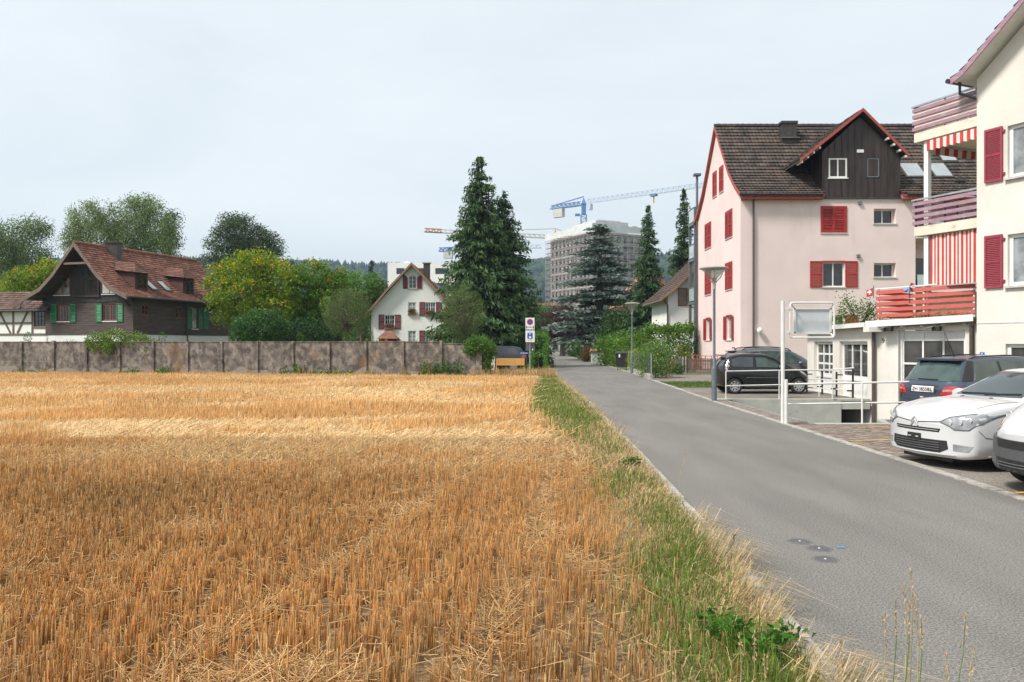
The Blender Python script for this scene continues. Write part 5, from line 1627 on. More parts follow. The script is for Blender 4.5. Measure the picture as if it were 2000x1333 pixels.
# coral terrace railing over the garage
te = thing('terrace_railing', 'coral red slatted railing of the terrace above the garage', 'railing', (gA.x, gA.y, 0))
for k in range(5):
	z0 = 2.66 + k * .188
	MB().box(.06, gl_ - .05, -.02, .01, z0 + .02, z0 + .135, lambda a, t, z: Wga.pt(a, z + .06 * a / gl_, t)).build('slat', 'coral_paint', te)
for a in (.12, gl_ * .5, gl_ - .1):
	MB().box(a - .025, a + .025, -.07, -.022, 2.55, 3.60, Wga.fr).build('post', 'white_paint', te)
MB().bar(Wga.pt(.02, 3.61, -.02), Wga.pt(gl_ - .05, 3.67, -.02), .07, .035).build('handrail', 'white_paint', te)
sw = MB()
for k in range(5):
	z0 = 2.66 + k * .188
	pa, pb = Wga.pt(.06, z0 + .08, -.04), Wga.pt(.06, z0 + .08, -2.4)
	MB().bar((pa[0], pa[1], z0 + .08), (pb[0], pb[1], z0 + .08), .025, .11).build('slat', 'coral_paint', te)
def pinwheel_flag(name, label, a, z, cols_, flag):
	t = thing(name, label, 'flag' if flag else 'pinwheel', (gA.x, gA.y, 0))
	if flag:
		mb = MB(); mb.m = 0
		for i in range(6):
			u0, u1 = -.02 - i * .035, -.02 - (i + 1) * .035
			w0, w1 = .02 * math.sin(i * 1.3), .02 * math.sin((i + 1) * 1.3)
			mb.quad(Wga.pt(u0, z - .13 - i * .006, .05 + w0), Wga.pt(u1, z - .13 - (i + 1) * .006, .05 + w1), Wga.pt(u1, z + .13 - (i + 1) * .012, .05 + w1), Wga.pt(u0, z + .13 - i * .012, .05 + w0))
		mb.build('cloth', 'cloth_red', t, fix=False)
		cx = MB(); cx.box(-.15, -.10, .066, .074, z - .085, z + .065, Wga.fr); cx.box(-.20, -.05, .076, .082, z - .035, z + .015, Wga.fr); cx.build('white_cross', 'sign_white', t)
		MB().tube([Wga.pt(0, z - .2, .05), Wga.pt(-.0, z + .2, .05)], .01, 6).build('stick', 'black_plastic', t)
	else:
		for ang, cm_ in zip((200, 250, 300, 20), cols_):
			an_ = math.radians(ang)
			c0 = (a, z)
			p1_ = (a + .20 * math.cos(an_), z + .20 * math.sin(an_)); p2_ = (a + .15 * math.cos(an_ + .6), z + .15 * math.sin(an_ + .6))
			MB().add([Wga.pt(*c0, .05), Wga.pt(*p1_, .07), Wga.pt(*p2_, .10)], [(0, 1, 2)]).build('vane', cm_, t, fix=False)
		MB().tube([Wga.pt(a, z, .04), Wga.pt(a, z - .5, .03)], .008, 6).build('stick', 'black_plastic', t)
M['toy_blue'] = mat('toy_blue', (.05, .28, .62), .5)
pinwheel_flag('pennant', 'small red pennant with white cross at the terrace corner', 0, 3.52, None, True)
pinwheel_flag('pinwheel', 'blue and red pinwheel on the coral terrace railing', 1.15, 3.62, ('toy_blue', 'toy_blue', 'black_plastic', 'cloth_red'), False)

# ------------------------------------------------------------------ railings round the sunken drive, sign frame
def rail_thing(name, label, posts, rails, r=.019, m='white_rail', cat='railing'):
	t = thing(name, label, cat, posts[0][0] if posts else rails[0][0])
	o = Vector(t.location)
	for a, b in posts:
		MB().tube([Vector(a) - o, Vector(b) - o], r, 8).build('post', m, t, smooth=True)
	for pts in rails:
		MB().tube([Vector(p) - o for p in pts], r, 8).build('rail', m, t, smooth=True)
	return t
rz_ = lambda px, py, d: tuple(P(px, py, d))
rail_thing('white_railing', 'white tube railing on the far edge of the sunken drive before the black hatchback',
		   [(rz_(1418, 782, 26.1), rz_(1418, 725, 26.1)), (rz_(1522, 781, 26.1), rz_(1522, 725, 26.1)), (rz_(1626, 781, 26.1), rz_(1626, 722, 26.1)), (rz_(1600, 775, 27.0), rz_(1602, 724, 27.0))],
		   [[rz_(1418, 725.5, 26.1), rz_(1626, 722, 26.1)], [rz_(1418, 754, 26.1), rz_(1626, 750, 26.1)], [rz_(1626, 722, 26.1), rz_(1668, 719, 25.9)]])
rail_thing('white_railing', 'white tube railing along the near edge of the sunken drive beside the blank sign',
		   [(rz_(1535, 827, 18.55), rz_(1535, 748, 18.55)), (rz_(1684, 828, 18.4), rz_(1684, 748, 18.4)), (rz_(1790, 828, 18.4), rz_(1790, 746, 18.4))],
		   [[rz_(1535, 751, 18.5), rz_(1790, 746, 18.4)], [rz_(1535, 790, 18.5), rz_(1790, 786, 18.4)]], r=.022)
bs = thing('bollard_post', 'short white post with flaking rust beside the sign pole', 'post', (PX(1535.5, 18.35), 18.35, 0))
MB().lathe([(.042, 0), (.042, 1.02), (.0, 1.03)], n=12).build('shaft', 'white_rail', bs, smooth=True)
sg = thing('sign_frame', 'blank grey sign in a white tube frame on a white pole', 'sign', (PX(1529, 18.5), 18.5, 0))
so = Vector(sg.location)
MB().lathe([(.045, 0), (.045, 2.84), (.0, 2.85)], n=12).build('pole', 'white_rail', sg, smooth=True)
def rrect(px0, px1, py0, py1, d, rad):
	a, b = P(px0, py1, d) - so, P(px1, py0, d) - so
	pts = []
	for cx, cz, s0 in ((b.x - rad, b.z - rad, 0), (a.x + rad, b.z - rad, 90), (a.x + rad, a.z + rad, 180), (b.x - rad, a.z + rad, 270)):
		for k in range(5):
			an_ = math.radians(s0 + 90 * k / 4)
			pts.append((cx + rad * math.cos(an_), a.y, cz + rad * math.sin(an_)))
	return pts + [pts[0]], a, b
ring, a, b = rrect(1543.5, 1629.5, 591.5, 659.5, 18.5, .07)
MB().tube(ring, .022, 8, cap=False).build('outer_frame', 'white_rail', sg, smooth=True)
ring2, a2, b2 = rrect(1543.5, 1629.5, 591.5, 659.5, 18.72, .07)
ia, ib = P(1551, 651, 18.75) - so, P(1621, 603, 18.75) - so
pn = MB(); pn.box(ia.x, ib.x, .22, .30, ia.z, ib.z); pn.build('panel', 'panel_grey', sg, bevel=.01)
pf = MB()
for z_ in (ia.z, ib.z): pf.bar((ia.x - .02, .22, z_), (ib.x + .02, .22, z_), .06, .045)
for x_ in (ia.x, ib.x): pf.bar((x_, .22, ia.z), (x_, .22, ib.z), .06, .045, up=(1, 0, 0))
pf.build('panel_frame', 'white_rail', sg)
for (xx, zz), (x2, z2) in (((a.x + .02, a.z + .02), (ia.x, ia.z)), ((b.x - .02, a.z + .02), (ib.x, ia.z)), ((a.x + .02, b.z - .02), (ia.x, ib.z)), ((b.x - .02, b.z - .02), (ib.x, ib.z))):
	MB().tube([(xx, 0, zz), (x2, .22, z2)], .018, 6).build('strut', 'white_rail', sg)
for zz in (b.z - .12, a.z + .14):
	MB().box(0, a.x + .01, -.03, .03, zz - .035, zz + .035).build('bracket', 'white_rail', sg)
# dark metal posts with white rails before the shop windows
bk = thing('shop_barrier', 'row of dark posts with white rails in front of the shop windows', 'railing', tuple(P(1668, 776, 26.2)))
ob = Vector(bk.location); ob.z = 0; bk.location = ob
bps = [(P(1666, 776, 26.4), 1.02), (P(1634, 768, 27.6), .86), (P(1606, 766, 28.9), .96), (P(1576, 762, 30.2), .78)]
for p, h in bps:
	q = Vector((p.x - ob.x, p.y - ob.y, 0))
	MB().bar(q, q + Vector((0, 0, h)), .05, .05).build('post', 'black_plastic', bk)
	MB().bar(q + Vector((0, 0, h - .1)), q + Vector((.22, .02, h - .1)), .04, .04).build('arm', 'black_plastic', bk)
	MB().bar(q + Vector((0, 0, .28)), q + Vector((-.18, .02, .28)), .05, .05).build('clamp', 'black_plastic', bk)
for zz, j in ((.95, 0), (.62, 1), (.30, 2)):
	p0, p1 = bps[0][0], bps[-1][0]
	MB().tube([(p0.x - ob.x - .03, p0.y - ob.y, zz), (p1.x - ob.x - .03, p1.y - ob.y, zz - .12)], .02, 6).build('rail', 'white_rail', bk)

# ------------------------------------------------------------------ street lamps
def street_lamp(label, loc, h=4.30):
	t = thing('street_lamp', label, 'street lamp', loc, group='street lamps along the lane')
	MB().lathe([(.085, 0), (.085, 1.0), (.075, 1.08), (.045, 1.14), (.042, h - .62), (0, h - .62)], n=14).build('pole', 'lamp_pole', t, smooth=True)
	MB().lathe([(.05, h - .70), (.055, h - .55), (.075, h - .42), (.10, h - .36), (.06, h - .34)], n=14).build('collar', 'lamp_metal', t, smooth=True)
	MB().lathe([(.11, h - .36), (.22, h - .22), (.44, h - .05)], n=24).build('glass_cone', 'lamp_glass', t, smooth=True)
	MB().lathe([(.46, h - .06), (.47, h - .03), (.40, h), (.15, h + .03), (0, h + .035)], n=28).build('hood', 'lamp_metal', t, smooth=True)
	for k in range(3):
		an_ = math.radians(20 + 120 * k)
		c, s_ = math.cos(an_), math.sin(an_)
		MB().tube([(.07 * c, .07 * s_, h - .48), (.23 * c, .23 * s_, h - .33), (.30 * c, .30 * s_, h - .22), (.30 * c, .30 * s_, h - .10)], .017, 6).build('strut', 'lamp_metal', t)
	return t
street_lamp('grey street lamp with flared glass head at the sunken drive', (PX(1395, 25.6), 25.6, 0))
street_lamp('grey street lamp standing behind the pink flowering shrub', (PX(1234.5, 48.6), 48.6, 0))
street_lamp('small far street lamp at the end of the lane', (PX(1101, 116), 113, 0), 4.0)

# ------------------------------------------------------------------ traffic signs at the end of the wall, orange board, bin
M['sign_red'] = mat('sign_red', (.45, .02, .03), .4, var=.05); M['sign_grey'] = mat('sign_grey', (.42, .43, .44), .5, var=.06)
M['sign_back'] = mat('sign_back', (.12, .11, .11), .6, var=.1); M['print_grey'] = mat('print_grey', (.25, .25, .24), .6)
ts = thing('parking_sign', 'parking signs on a grey pole at the end of the field', 'sign', (PX(1035, 45.5), 45.5, 0))
ds = 45.5
X4 = lambda px: PX(px, ds) - PX(1035, ds)
Z4 = lambda py: PZ(py, ds)
MB().tube([(0, .06, 0), (0, .06, Z4(620.5))], .035, 8).build('pole', 'galv', ts, smooth=True)
def plate(name, x0, x1, y0, y1, m, yoff=-.02, parent=ts):
	return MB().box(X4(x0), X4(x1), yoff - .012, yoff + .012, Z4(y1), Z4(y0)).build(name, m, parent, bevel=.006)
s1 = plate('no_parking_plate', 1026.3, 1044, 621.2, 644, 'sign_white')
cc = (X4(1035.1), Z4(629.2)); R1 = 5.9 / 1556 * ds
MB().lathe([(0, -.038), (R1, -.038), (R1, -.033)], (cc[0], 0, cc[1]), 28, 'y').build('red_disc', 'sign_red', s1)
MB().lathe([(0, -.044), (R1 * .72, -.044), (R1 * .72, -.039)], (cc[0], 0, cc[1]), 28, 'y').build('blue_disc', 'sign_blue', s1)
MB().bar((cc[0] - R1 * .62, -.047, cc[1] + R1 * .62), (cc[0] + R1 * .62, -.047, cc[1] - R1 * .62), .005, R1 * .22).build('red_slash', 'sign_red', s1)
for xx in (1028.3, 1041.6):
	ar = MB(); ar.box(X4(xx) - .02, X4(xx) + .02, -.042, -.036, Z4(640.5), Z4(636.8)); ar.add([(X4(xx) - .045, -.04, Z4(640.4)), (X4(xx) + .045, -.04, Z4(640.4)), (X4(xx), -.04, Z4(642.6))], [(0, 1, 2)])
	ar.build('arrow', 'black_plastic', s1)
for (x0, x1, y0, y1) in ((1030.6, 1039.4, 638.6, 640.4),):
	n_ = 9
	for k in range(n_):
		u0 = x0 + (x1 - x0) * k / n_
		MB().box(X4(u0), X4(u0 + (x1 - x0) / n_ * .62), -.04, -.036, Z4(y1), Z4(y0 - (.7 if k in (0, 5) else 0))).build('letter', 'print_grey', s1)
s2 = plate('blue_zone_plate', 1026.3, 1044.4, 646.0, 668.6, 'sign_white')
bl = MB().box(X4(1030), X4(1040.2), -.042, -.033, Z4(662), Z4(651)).build('blue_field', 'sign_blue', s2)
mp_ = Matrix.Translation((X4(1035.1), -.046, Z4(653.7))) @ Matrix.Rotation(math.radians(90), 4, 'X')
text_mesh('letter', 'P', .19, 'sign_white', s2, .002, mp_)
MB().box(X4(1033), X4(1037.4), -.047, -.043, Z4(661), Z4(657.3)).build('parking_disc', 'sign_white', s2)
for y0 in (648.4, 664.2):
	for k in range(8):
		u0 = 1031.2 + k * 1.0
		MB().box(X4(u0), X4(u0 + .62), -.04, -.035, Z4(y0 + .9), Z4(y0)).build('letter', 'print_grey', s2)
s3 = plate('blank_plate', 1027, 1044.6, 669.6, 685.4, 'sign_back', .10)
MB().box(X4(1027), X4(1044.6), .08, .085, Z4(670.3), Z4(669.6)).build('rim', 'sign_grey', s3)
MB().box(X4(1039), X4(1041.2), .08, .086, Z4(684.6), Z4(681.8)).build('sticker', 'sign_white', s3)
stn = thing('street_name_plate', 'blue street name plate behind the sign pole', 'sign', (PX(1024, 46.2), 46.2, 0))
MB().box(-.27, .27, -.01, .01, PZ(692.2, 46.2), PZ(687.8, 46.2)).build('plate', 'sign_blue', stn, bevel=.004)
for k in range(11):
	u0 = -.21 + k * .038
	MB().box(u0, u0 + .024, -.014, -.01, PZ(691.0, 46.2), PZ(691.0, 46.2) + (.06 if k in (0, 3, 4, 8) else .042)).build('letter', 'sign_white', stn)
MB().tube([(.30, .02, 0), (.30, .02, PZ(687.4, 46.2))], .022, 6).build('post', 'galv', stn)
M['orange_board'] = mat('orange_board', (.62, .33, .10), .6, var=.06, scale=3)
obd = thing('orange_board', 'plain orange board on two yellow posts before the dark estate car', 'board', (PX(997, 45), 45, 0))
MB().box(PX(968.8, 45) - PX(997, 45), PX(1024.5, 45) - PX(997, 45), -.015, .015, PZ(714.2, 45), PZ(700, 45)).build('board', 'orange_board', obd)
M['yellow_post'] = mat('yellow_post', (.62, .40, .03), .5)
for px in (969.4, 1023.6):
	MB().box(PX(px, 45) - PX(997, 45) - .025, PX(px, 45) - PX(997, 45) + .025, .016, .06, 0, PZ(700, 45)).build('post', 'yellow_post', obd)
# grey wheelie container
bn = thing('waste_container', 'black four wheeled waste container at the hedge beside the lane', 'waste bin', (PX(1217, 56), 56.0, 0), math.radians(-8))
MB().add([(-.46, -.42, .2), (.46, -.42, .2), (.46, .42, .2), (-.46, .42, .2), (-.53, -.5, 1.12), (.53, -.5, 1.12), (.53, .5, 1.12), (-.53, .5, 1.12)],
		 [(3, 2, 1, 0), (4, 5, 6, 7), (0, 1, 5, 4), (1, 2, 6, 5), (2, 3, 7, 6), (3, 0, 4, 7)]).build('body', 'black_plastic', bn, bevel=.03)
MB().add([(-.57, -.55, 1.125), (.57, -.55, 1.125), (.57, .55, 1.125), (-.57, .55, 1.125), (-.54, -.5, 1.2), (.54, -.5, 1.2), (.5, .5, 1.28), (-.5, .5, 1.28)],
		 [(3, 2, 1, 0), (4, 5, 6, 7), (0, 1, 5, 4), (1, 2, 6, 5), (2, 3, 7, 6), (3, 0, 4, 7)]).build('lid', 'black_plastic', bn, bevel=.02)
MB().box(-.30, -.20, -.51, -.485, .85, 1.08).build('label', 'sign_white', bn)
for x_ in (-.38, .38):
	for y_ in (-.36, .36):
		MB().lathe([(0, -.03), (.09, -.03), (.09, .03), (0, .03)], (x_, y_, .09), 12, 'x').build('wheel', 'grey_plastic', bn)
		MB().box(x_ - .03, x_ + .03, y_ - .03, y_ + .03, .1, .22).build('castor', 'galv', bn)
# low concrete kerb with wire fence in front of the shrub, gate pillar with tiled cap, picket fence
wf = thing('wire_fence', 'wire mesh fence on a low concrete kerb round the flowering shrub', 'fence', (PX(1228, 52.5), 52.5, 0))
wo = Vector(wf.location)
fp = [Vector((PX(1228, 52.5), 52.5, 0)), Vector((PX(1243, 47), 46.5, 0)), Vector((PX(1272, 40.2), 40.2, 0))]
for a, b in zip(fp, fp[1:]):
	MB().bar(a - wo + Vector((0, 0, .1)), b - wo + Vector((0, 0, .1)), .16, .34).build('kerb', 'kerb_stone', wf, bevel=.015)
	n_ = max(2, int((b - a).length / 2.2))
	for k in range(n_ + 1):
		q = a.lerp(b, k / n_) - wo
		MB().tube([q + Vector((0, 0, .2)), q + Vector((0, 0, 1.32))], .025, 6).build('post', 'galv', wf)
	ms = MB()
	L_ = (b - a).length
	for k in range(int(L_ / .12)):
		q = a.lerp(b, k * .12 / L_) - wo
		ms.bar(q + Vector((0, 0, .3)), q + Vector((0, 0, 1.25)), .004, .004, up=(1, 0, 0))
	for k in range(7):
		ms.bar(a - wo + Vector((0, 0, .32 + k * .15)), b - wo + Vector((0, 0, .32 + k * .15)), .004, .004)
	ms.build('wire_mesh', 'lamp_pole', wf, kind='stuff')
pf_ = thing('tiled_pillar', 'pale green roughcast gate pillar with small tiled cap beside the lane', 'pillar', (PX(1164, 72), 72, 0))
M['roughcast'] = mat('roughcast', (.38, .42, .38), .95, var=.12, scale=6, bump=.5, bscale=40)
MB().box(-.42, .42, -.3, .3, 0, 1.05).build('shaft', 'roughcast', pf_, bevel=.02)
for k in range(5):
	MB().tube([(-.44 + k * .22, -.42, 1.08), (-.44 + k * .22, 0, 1.26), (-.44 + k * .22, .42, 1.08)], .085, 7).build('cap_tile', 'terracotta', pf_)
MB().box(-.55, .55, -.36, .36, 1.03, 1.12).build('cap_bed', 'terracotta', pf_)
pp = thing('low_pillar', 'short grey stone pillar right of the tiled gate pillar', 'pillar', (PX(1176, 69), 69, 0))
MB().box(-.22, .22, -.2, .2, 0, .85).build('shaft', 'kerb_stone', pp, bevel=.02)
MB().box(-.28, .28, -.26, .26, .85, .93).build('cap', 'kerb_stone', pp, bevel=.01)
pk_f = thing('picket_fence', 'brown wooden picket fence with metal gate behind the flowering shrub', 'fence', (PX(1300, 47.5), 47.5, 0))
for k in range(34):
	x_ = k * .098
	if 10 <= k <= 12: continue
	MB().box(x_, x_ + .07, -.012, .012, .05, .95 + rnd.uniform(-.02, .02)).build('picket', 'wood_brown' if rnd.random() < .4 else 'verge_wood', pk_f)
for zz in (.25, .75):
	MB().box(0, 3.3, .014, .05, zz, zz + .07).build('fence_rail', 'verge_wood', pk_f)
for x_ in (1.02, 1.2):
	MB().tube([(x_, -.04, 0), (x_, -.04, 1.05)], .04, 8).build('gate_post', 'galv', pk_f)
bf_ = thing('brown_fence', 'low reddish brown fence behind the waste container', 'fence', (PX(1180, 66), 66, 0))
for k in range(22):
	MB().box(k * .12, k * .12 + .09, -.012, .012, .05, .85).build('picket', 'wood_redbrown', bf_)
for zz in (.2, .65): MB().box(0, 2.65, .014, .05, zz, zz + .06).build('fence_rail', 'wood_redbrown', bf_)

# ------------------------------------------------------------------ scaffolded tower block far behind
M['scaf_steel'] = mat('scaf_steel', (.45, .46, .47), .5, var=.1)
M['scaf_deck'] = mat('scaf_deck', (.27, .13, .10), .8, var=.15, scale=1)
M['net_white'] = mat('net_white', (.58, .59, .60), .9, var=.08, scale=.4)
M['block_grey'] = mat('block_grey', (.45, .445, .435), .9, var=.12, scale=.3)
M['crane_blue'] = mat('crane_blue', (.08, .19, .42), .5, var=.1, scale=1)
M['crane_pale'] = mat('crane_pale', (.42, .50, .62), .5, var=.1, scale=1)
M['crane_yellow'] = mat('crane_yellow', (.62, .33, .05), .5, var=.1, scale=1)
M['crane_white'] = mat('crane_white', (.68, .62, .58), .5, var=.1, scale=1)
M['crane_red'] = mat('crane_red', (.50, .18, .12), .5, var=.1, scale=1)  # red paled: distance haze is mixed into the colour
M['ballast'] = mat('ballast', (.48, .48, .46), .8, var=.1, scale=1)
tb = thing('scaffolded_tower', 'tall block under construction wrapped in scaffolding with white netting on top', 'building', (28.6, 280, 0))
u1 = Vector((14.8 - 28.6, 307 - 280)).normalized(); l1 = 30.3
u2 = Vector((u1.y, -u1.x)); l2 = 22.5
if u2.x < 0: u2 = -u2
Wl = Wall((u1.x * l1, u1.y * l1), (-u1.x, -u1.y)); Wrr = Wall((0, 0), (u2.x, u2.y))
HT = 41.0
for Wx, ln in ((Wl, l1), (Wrr, l2)):
	hs = []
	nb = int(ln / 3.0)
	for f in range(13):
		for k in range(nb):
			a = 1.0 + k * (ln - 1.6) / nb
			hs.append((a, a + (1.3 if (k + f) % 3 else 1.9), 1.0 + f * 3.05, 1.0 + f * 3.05 + 2.0))
	Wx.wall('facade', [(0, HT), (ln, HT)], 0, hs, 'block_grey', tb, depth=.3)
	for h in hs:
		MB().box(h[0], h[1], -.32, -.25, h[2], h[3], Wx.fr).build('window', 'glass', tb)
	for lv in range(1, 21):
		MB().box(-1.4, ln + 1.4, .5, 1.3, lv * 2.0, lv * 2.0 + .16, Wx.fr).build('deck', 'scaf_deck', tb)
	sc = MB()
	for k in range(int(ln / 2.5) + 2):
		for t_ in (.45, 1.35):
			sc.bar(Wx.pt(-1.4 + k * 2.5, 0, t_), Wx.pt(-1.4 + k * 2.5, 43.2, t_), .09, .09, up=(1, 0, 0))
	for lv in range(1, 22):
		for dzv in (.5, 1.0):
			sc.bar(Wx.pt(-1.4, lv * 2.0 + dzv, 1.38), Wx.pt(ln + 1.4, lv * 2.0 + dzv, 1.38), .06, .06)
	sc.build('scaffold_tubes', 'scaf_steel', tb, kind='stuff')
	nt_ = MB()
	n_ = int(ln / 1.0)
	for k in range(n_):
		a0, a1 = -1.5 + (ln + 3) * k / n_, -1.5 + (ln + 3) * (k + 1) / n_
		zt = 43.6 + .25 * math.sin(k * 1.7); zt1 = 43.6 + .25 * math.sin((k + 1) * 1.7)
		nt_.quad(Wx.pt(a0, 41.2, 1.55), Wx.pt(a1, 41.2, 1.55), Wx.pt(a1, zt1, 1.5), Wx.pt(a0, zt, 1.5))
	nt_.build('netting', 'net_white', tb, fix=False)
def fr2(a, b, z):
	q = u1 * a + u2 * b
	return (q.x, q.y, z)
MB().box(0.1, l1, .1, l2, 40.6, 41.05, fr2).build('roof_slab', 'block_grey', tb)
MB().box(3, 19, 3, 17, 41.0, 45.6, fr2).build('penthouse_netting', 'net_white', tb)
MB().box(5, 15, 5, 15, 45.6, 46.3, fr2).build('penthouse_netting', 'net_white', tb)
lo_ = thing('low_scaffolded_block', 'low building shell with orange scaffold boards at the end of the lane', 'building', (PX(1036, 200), 200, 0))
for f in range(4):
	z = PZ(640, 200) + f * 1.9
	MB().box(0, 9.5, 0, 8, z - .2, z, None).build('slab', 'block_grey', lo_)
	MB().box(-.5, 10, -1.0, -.2, z, z + .35).build('deck', 'crane_red', lo_)
for k in range(6):
	MB().box(.3 + k * 1.7, .6 + k * 1.7, .05, .4, 0, PZ(612, 200)).build('column', 'block_grey', lo_)
MB().box(0, 9.5, 3, 3.3, 0, PZ(612, 200)).build('core_wall', 'block_grey', lo_)
orb = thing('orange_scaffold_house', 'house with salmon red scaffold netting glimpsed behind the cedar', 'building', (PX(1205, 130), 130, 0))
MB().box(0, 11, 0, 8, 0, PZ(600, 130)).build('wall', mat('salmon_wall', (.36, .19, .15), .9, var=.2), orb)
MB().prism([(-.4, PZ(600, 130)), (11.4, PZ(600, 130)), (5.5, PZ(520, 130))], -.4, 8.4, lambda u, v, w: (u, w, v)).build('roof', mat('salmon_net', (.34, .13, .10), .9, var=.25), orb)

def truss(mb, p0, p1, w, n, r, up=(0, 0, 1), tri=True):
	p0, p1 = Vector(p0), Vector(p1)
	d = (p1 - p0).normalized(); s_ = d.cross(Vector(up)).normalized(); u = s_.cross(d).normalized()
	ch_ = [lambda t: p0.lerp(p1, t) - s_ * (w / 2), lambda t: p0.lerp(p1, t) + s_ * (w / 2)]
	if tri: ch_.append(lambda t: p0.lerp(p1, t) + u * w)
	else: ch_ += [lambda t: p0.lerp(p1, t) + s_ * (w / 2) + u * w, lambda t: p0.lerp(p1, t) - s_ * (w / 2) + u * w]
	for c in ch_:
		mb.bar(c(0), c(1), r, r)
	pr = [(0, 2), (1, 2)] if tri else [(0, 1), (1, 2), (2, 3), (3, 0)]
	for i in range(n):
		for a, b in pr:
			mb.bar(ch_[a](i / n), ch_[b]((i + .5) / n), r * .6, r * .6)
			mb.bar(ch_[b]((i + .5) / n), ch_[a]((i + 1) / n), r * .6, r * .6)
cn = thing('tower_crane', 'blue tower crane with long jib above the scaffolded block', 'crane', (27, 300, 0))
JZ = CAM_H + 272 * 300 / 1556
jd = Vector((36, -31, 0)).normalized()
mb = MB()
truss(mb, (0, -1, 0), (0, -1, JZ - 4.2), 2.0, 24, .24, up=(0, 1, 0), tri=False); mb.build('mast', 'crane_blue', cn)
MB().box(-.85, .85, -.85, .85, JZ - 4.2, JZ - .2).build('slewing_unit', 'crane_blue', cn, bevel=.3)
MB().add([(-1, -1, JZ - .2), (1, -1, JZ - .2), (1, 1, JZ - .2), (-1, 1, JZ - .2), (0, 0, JZ + 2.4)], [(0, 1, 4), (1, 2, 4), (2, 3, 4), (3, 0, 4)]).build('tower_head', 'crane_blue', cn)
mb = MB(); truss(mb, jd * 1.5 + Vector((0, 0, JZ)), jd * 56 + Vector((0, 0, JZ)), 1.5, 26, .20); mb.build('jib', 'crane_pale', cn)
mb = MB(); truss(mb, -jd * 1.5 + Vector((0, 0, JZ - .5)), -jd * 15.5 + Vector((0, 0, JZ - .5)), 1.4, 7, .32); mb.build('counter_jib', 'crane_blue', cn)
MB().bar(-jd * 15 + Vector((0, 0, JZ + .8)), Vector((0, 0, JZ + 2.6)), .35, .35).build('tie_bar', 'crane_blue', cn)
MB().bar(-jd * 9.5 + Vector((0, 0, JZ - 2.4)), -jd * 14 + Vector((0, 0, JZ - 2.4)), 1.8, 3.2).build('counterweight', 'ballast', cn)
MB().bar(jd * 2.0 + Vector((0, 0, JZ - 1.6)), jd * 3.6 + Vector((0, 0, JZ - 1.6)), 1.6, 2.2).build('cab', 'crane_pale', cn)
MB().box(-3.2, -1.4, -1, 1, JZ - 4.6, JZ - 3.9).build('platform', 'crane_blue', cn)
MB().bar(jd * 29.0 + Vector((0, 0, JZ - .5)), jd * 31.4 + Vector((0, 0, JZ - .5)), 1.4, .7).build('trolley', 'crane_blue', cn)
MB().bar(jd * 30.2 + Vector((0, 0, JZ - 3.2)), jd * 30.2 + Vector((0, 0, JZ - .8)), .25, .5, up=(1, 0, 0)).build('hook_block', 'crane_yellow', cn)
cy = thing('tower_crane', 'orange tower crane with white and red jib behind the big spruces', 'crane', (PX(1085, 420), 420, 0))
J2 = PZ(466, 420)
mb = MB(); truss(mb, (0, -1, 0), (0, -1, J2), 2.2, 22, .4, up=(0, 1, 0), tri=False); mb.build('mast', 'crane_yellow', cy)
MB().add([(-1.6, -1, J2), (1.6, -1, J2), (1.6, 1, J2), (-1.6, 1, J2), (0, 0, PZ(446, 420))], [(0, 1, 4), (1, 2, 4), (2, 3, 4), (3, 0, 4)]).build('tower_head', 'crane_yellow', cy)
mb = MB(); truss(mb, (-2, 0, J2), (-66, -24, J2), 1.6, 24, .34); mb.build('jib', 'crane_white', cy)
mb = MB(); truss(mb, (-58, -21.2, J2 + .1), (-66.4, -24.2, J2 + .1), 1.7, 3, .36); mb.build('jib_end', 'crane_red', cy)
MB().bar((-40, -14.5, J2 + 1.6), (0, 0, PZ(447, 420)), .25, .25).build('tie_bar', 'crane_yellow', cy)
mb = MB(); truss(mb, (1, .5, J2), (14, 5, J2), 1.4, 5, .34); mb.build('counter_jib', 'crane_yellow', cy)
MB().bar((14, 5, J2 + .8), (0, 0, PZ(447, 420)), .25, .25).build('tie_bar', 'crane_yellow', cy)
c3 = thing('tower_crane', 'blue tower crane partly hidden by the big spruces on the left', 'crane', (PX(914, 330), 330, 0))
J3 = PZ(489, 330)
mb = MB(); truss(mb, (0, -1, 0), (0, -1, J3 + 2), 2.0, 18, .26, up=(0, 1, 0), tri=False); mb.build('mast', 'crane_blue', c3)
mb = MB(); truss(mb, (-.5, 0, J3), (-12.2, 2, J3 - .3), 1.5, 7, .28); mb.build('counter_jib', 'crane_blue', c3)
MB().bar((-12, 2, J3 + .4), (0, 0, J3 + 2.6), .3, .3).build('tie_bar', 'crane_blue', c3)
MB().bar((-6.5, 1, J3 - 1.9), (-10.2, 1.7, J3 - 1.9), 1.6, 3.0).build('counterweight', 'ballast', c3)
mb = MB(); truss(mb, (1, 0, J3), (30, -8, J3), 1.3, 12, .2); mb.build('jib', 'crane_pale', c3)
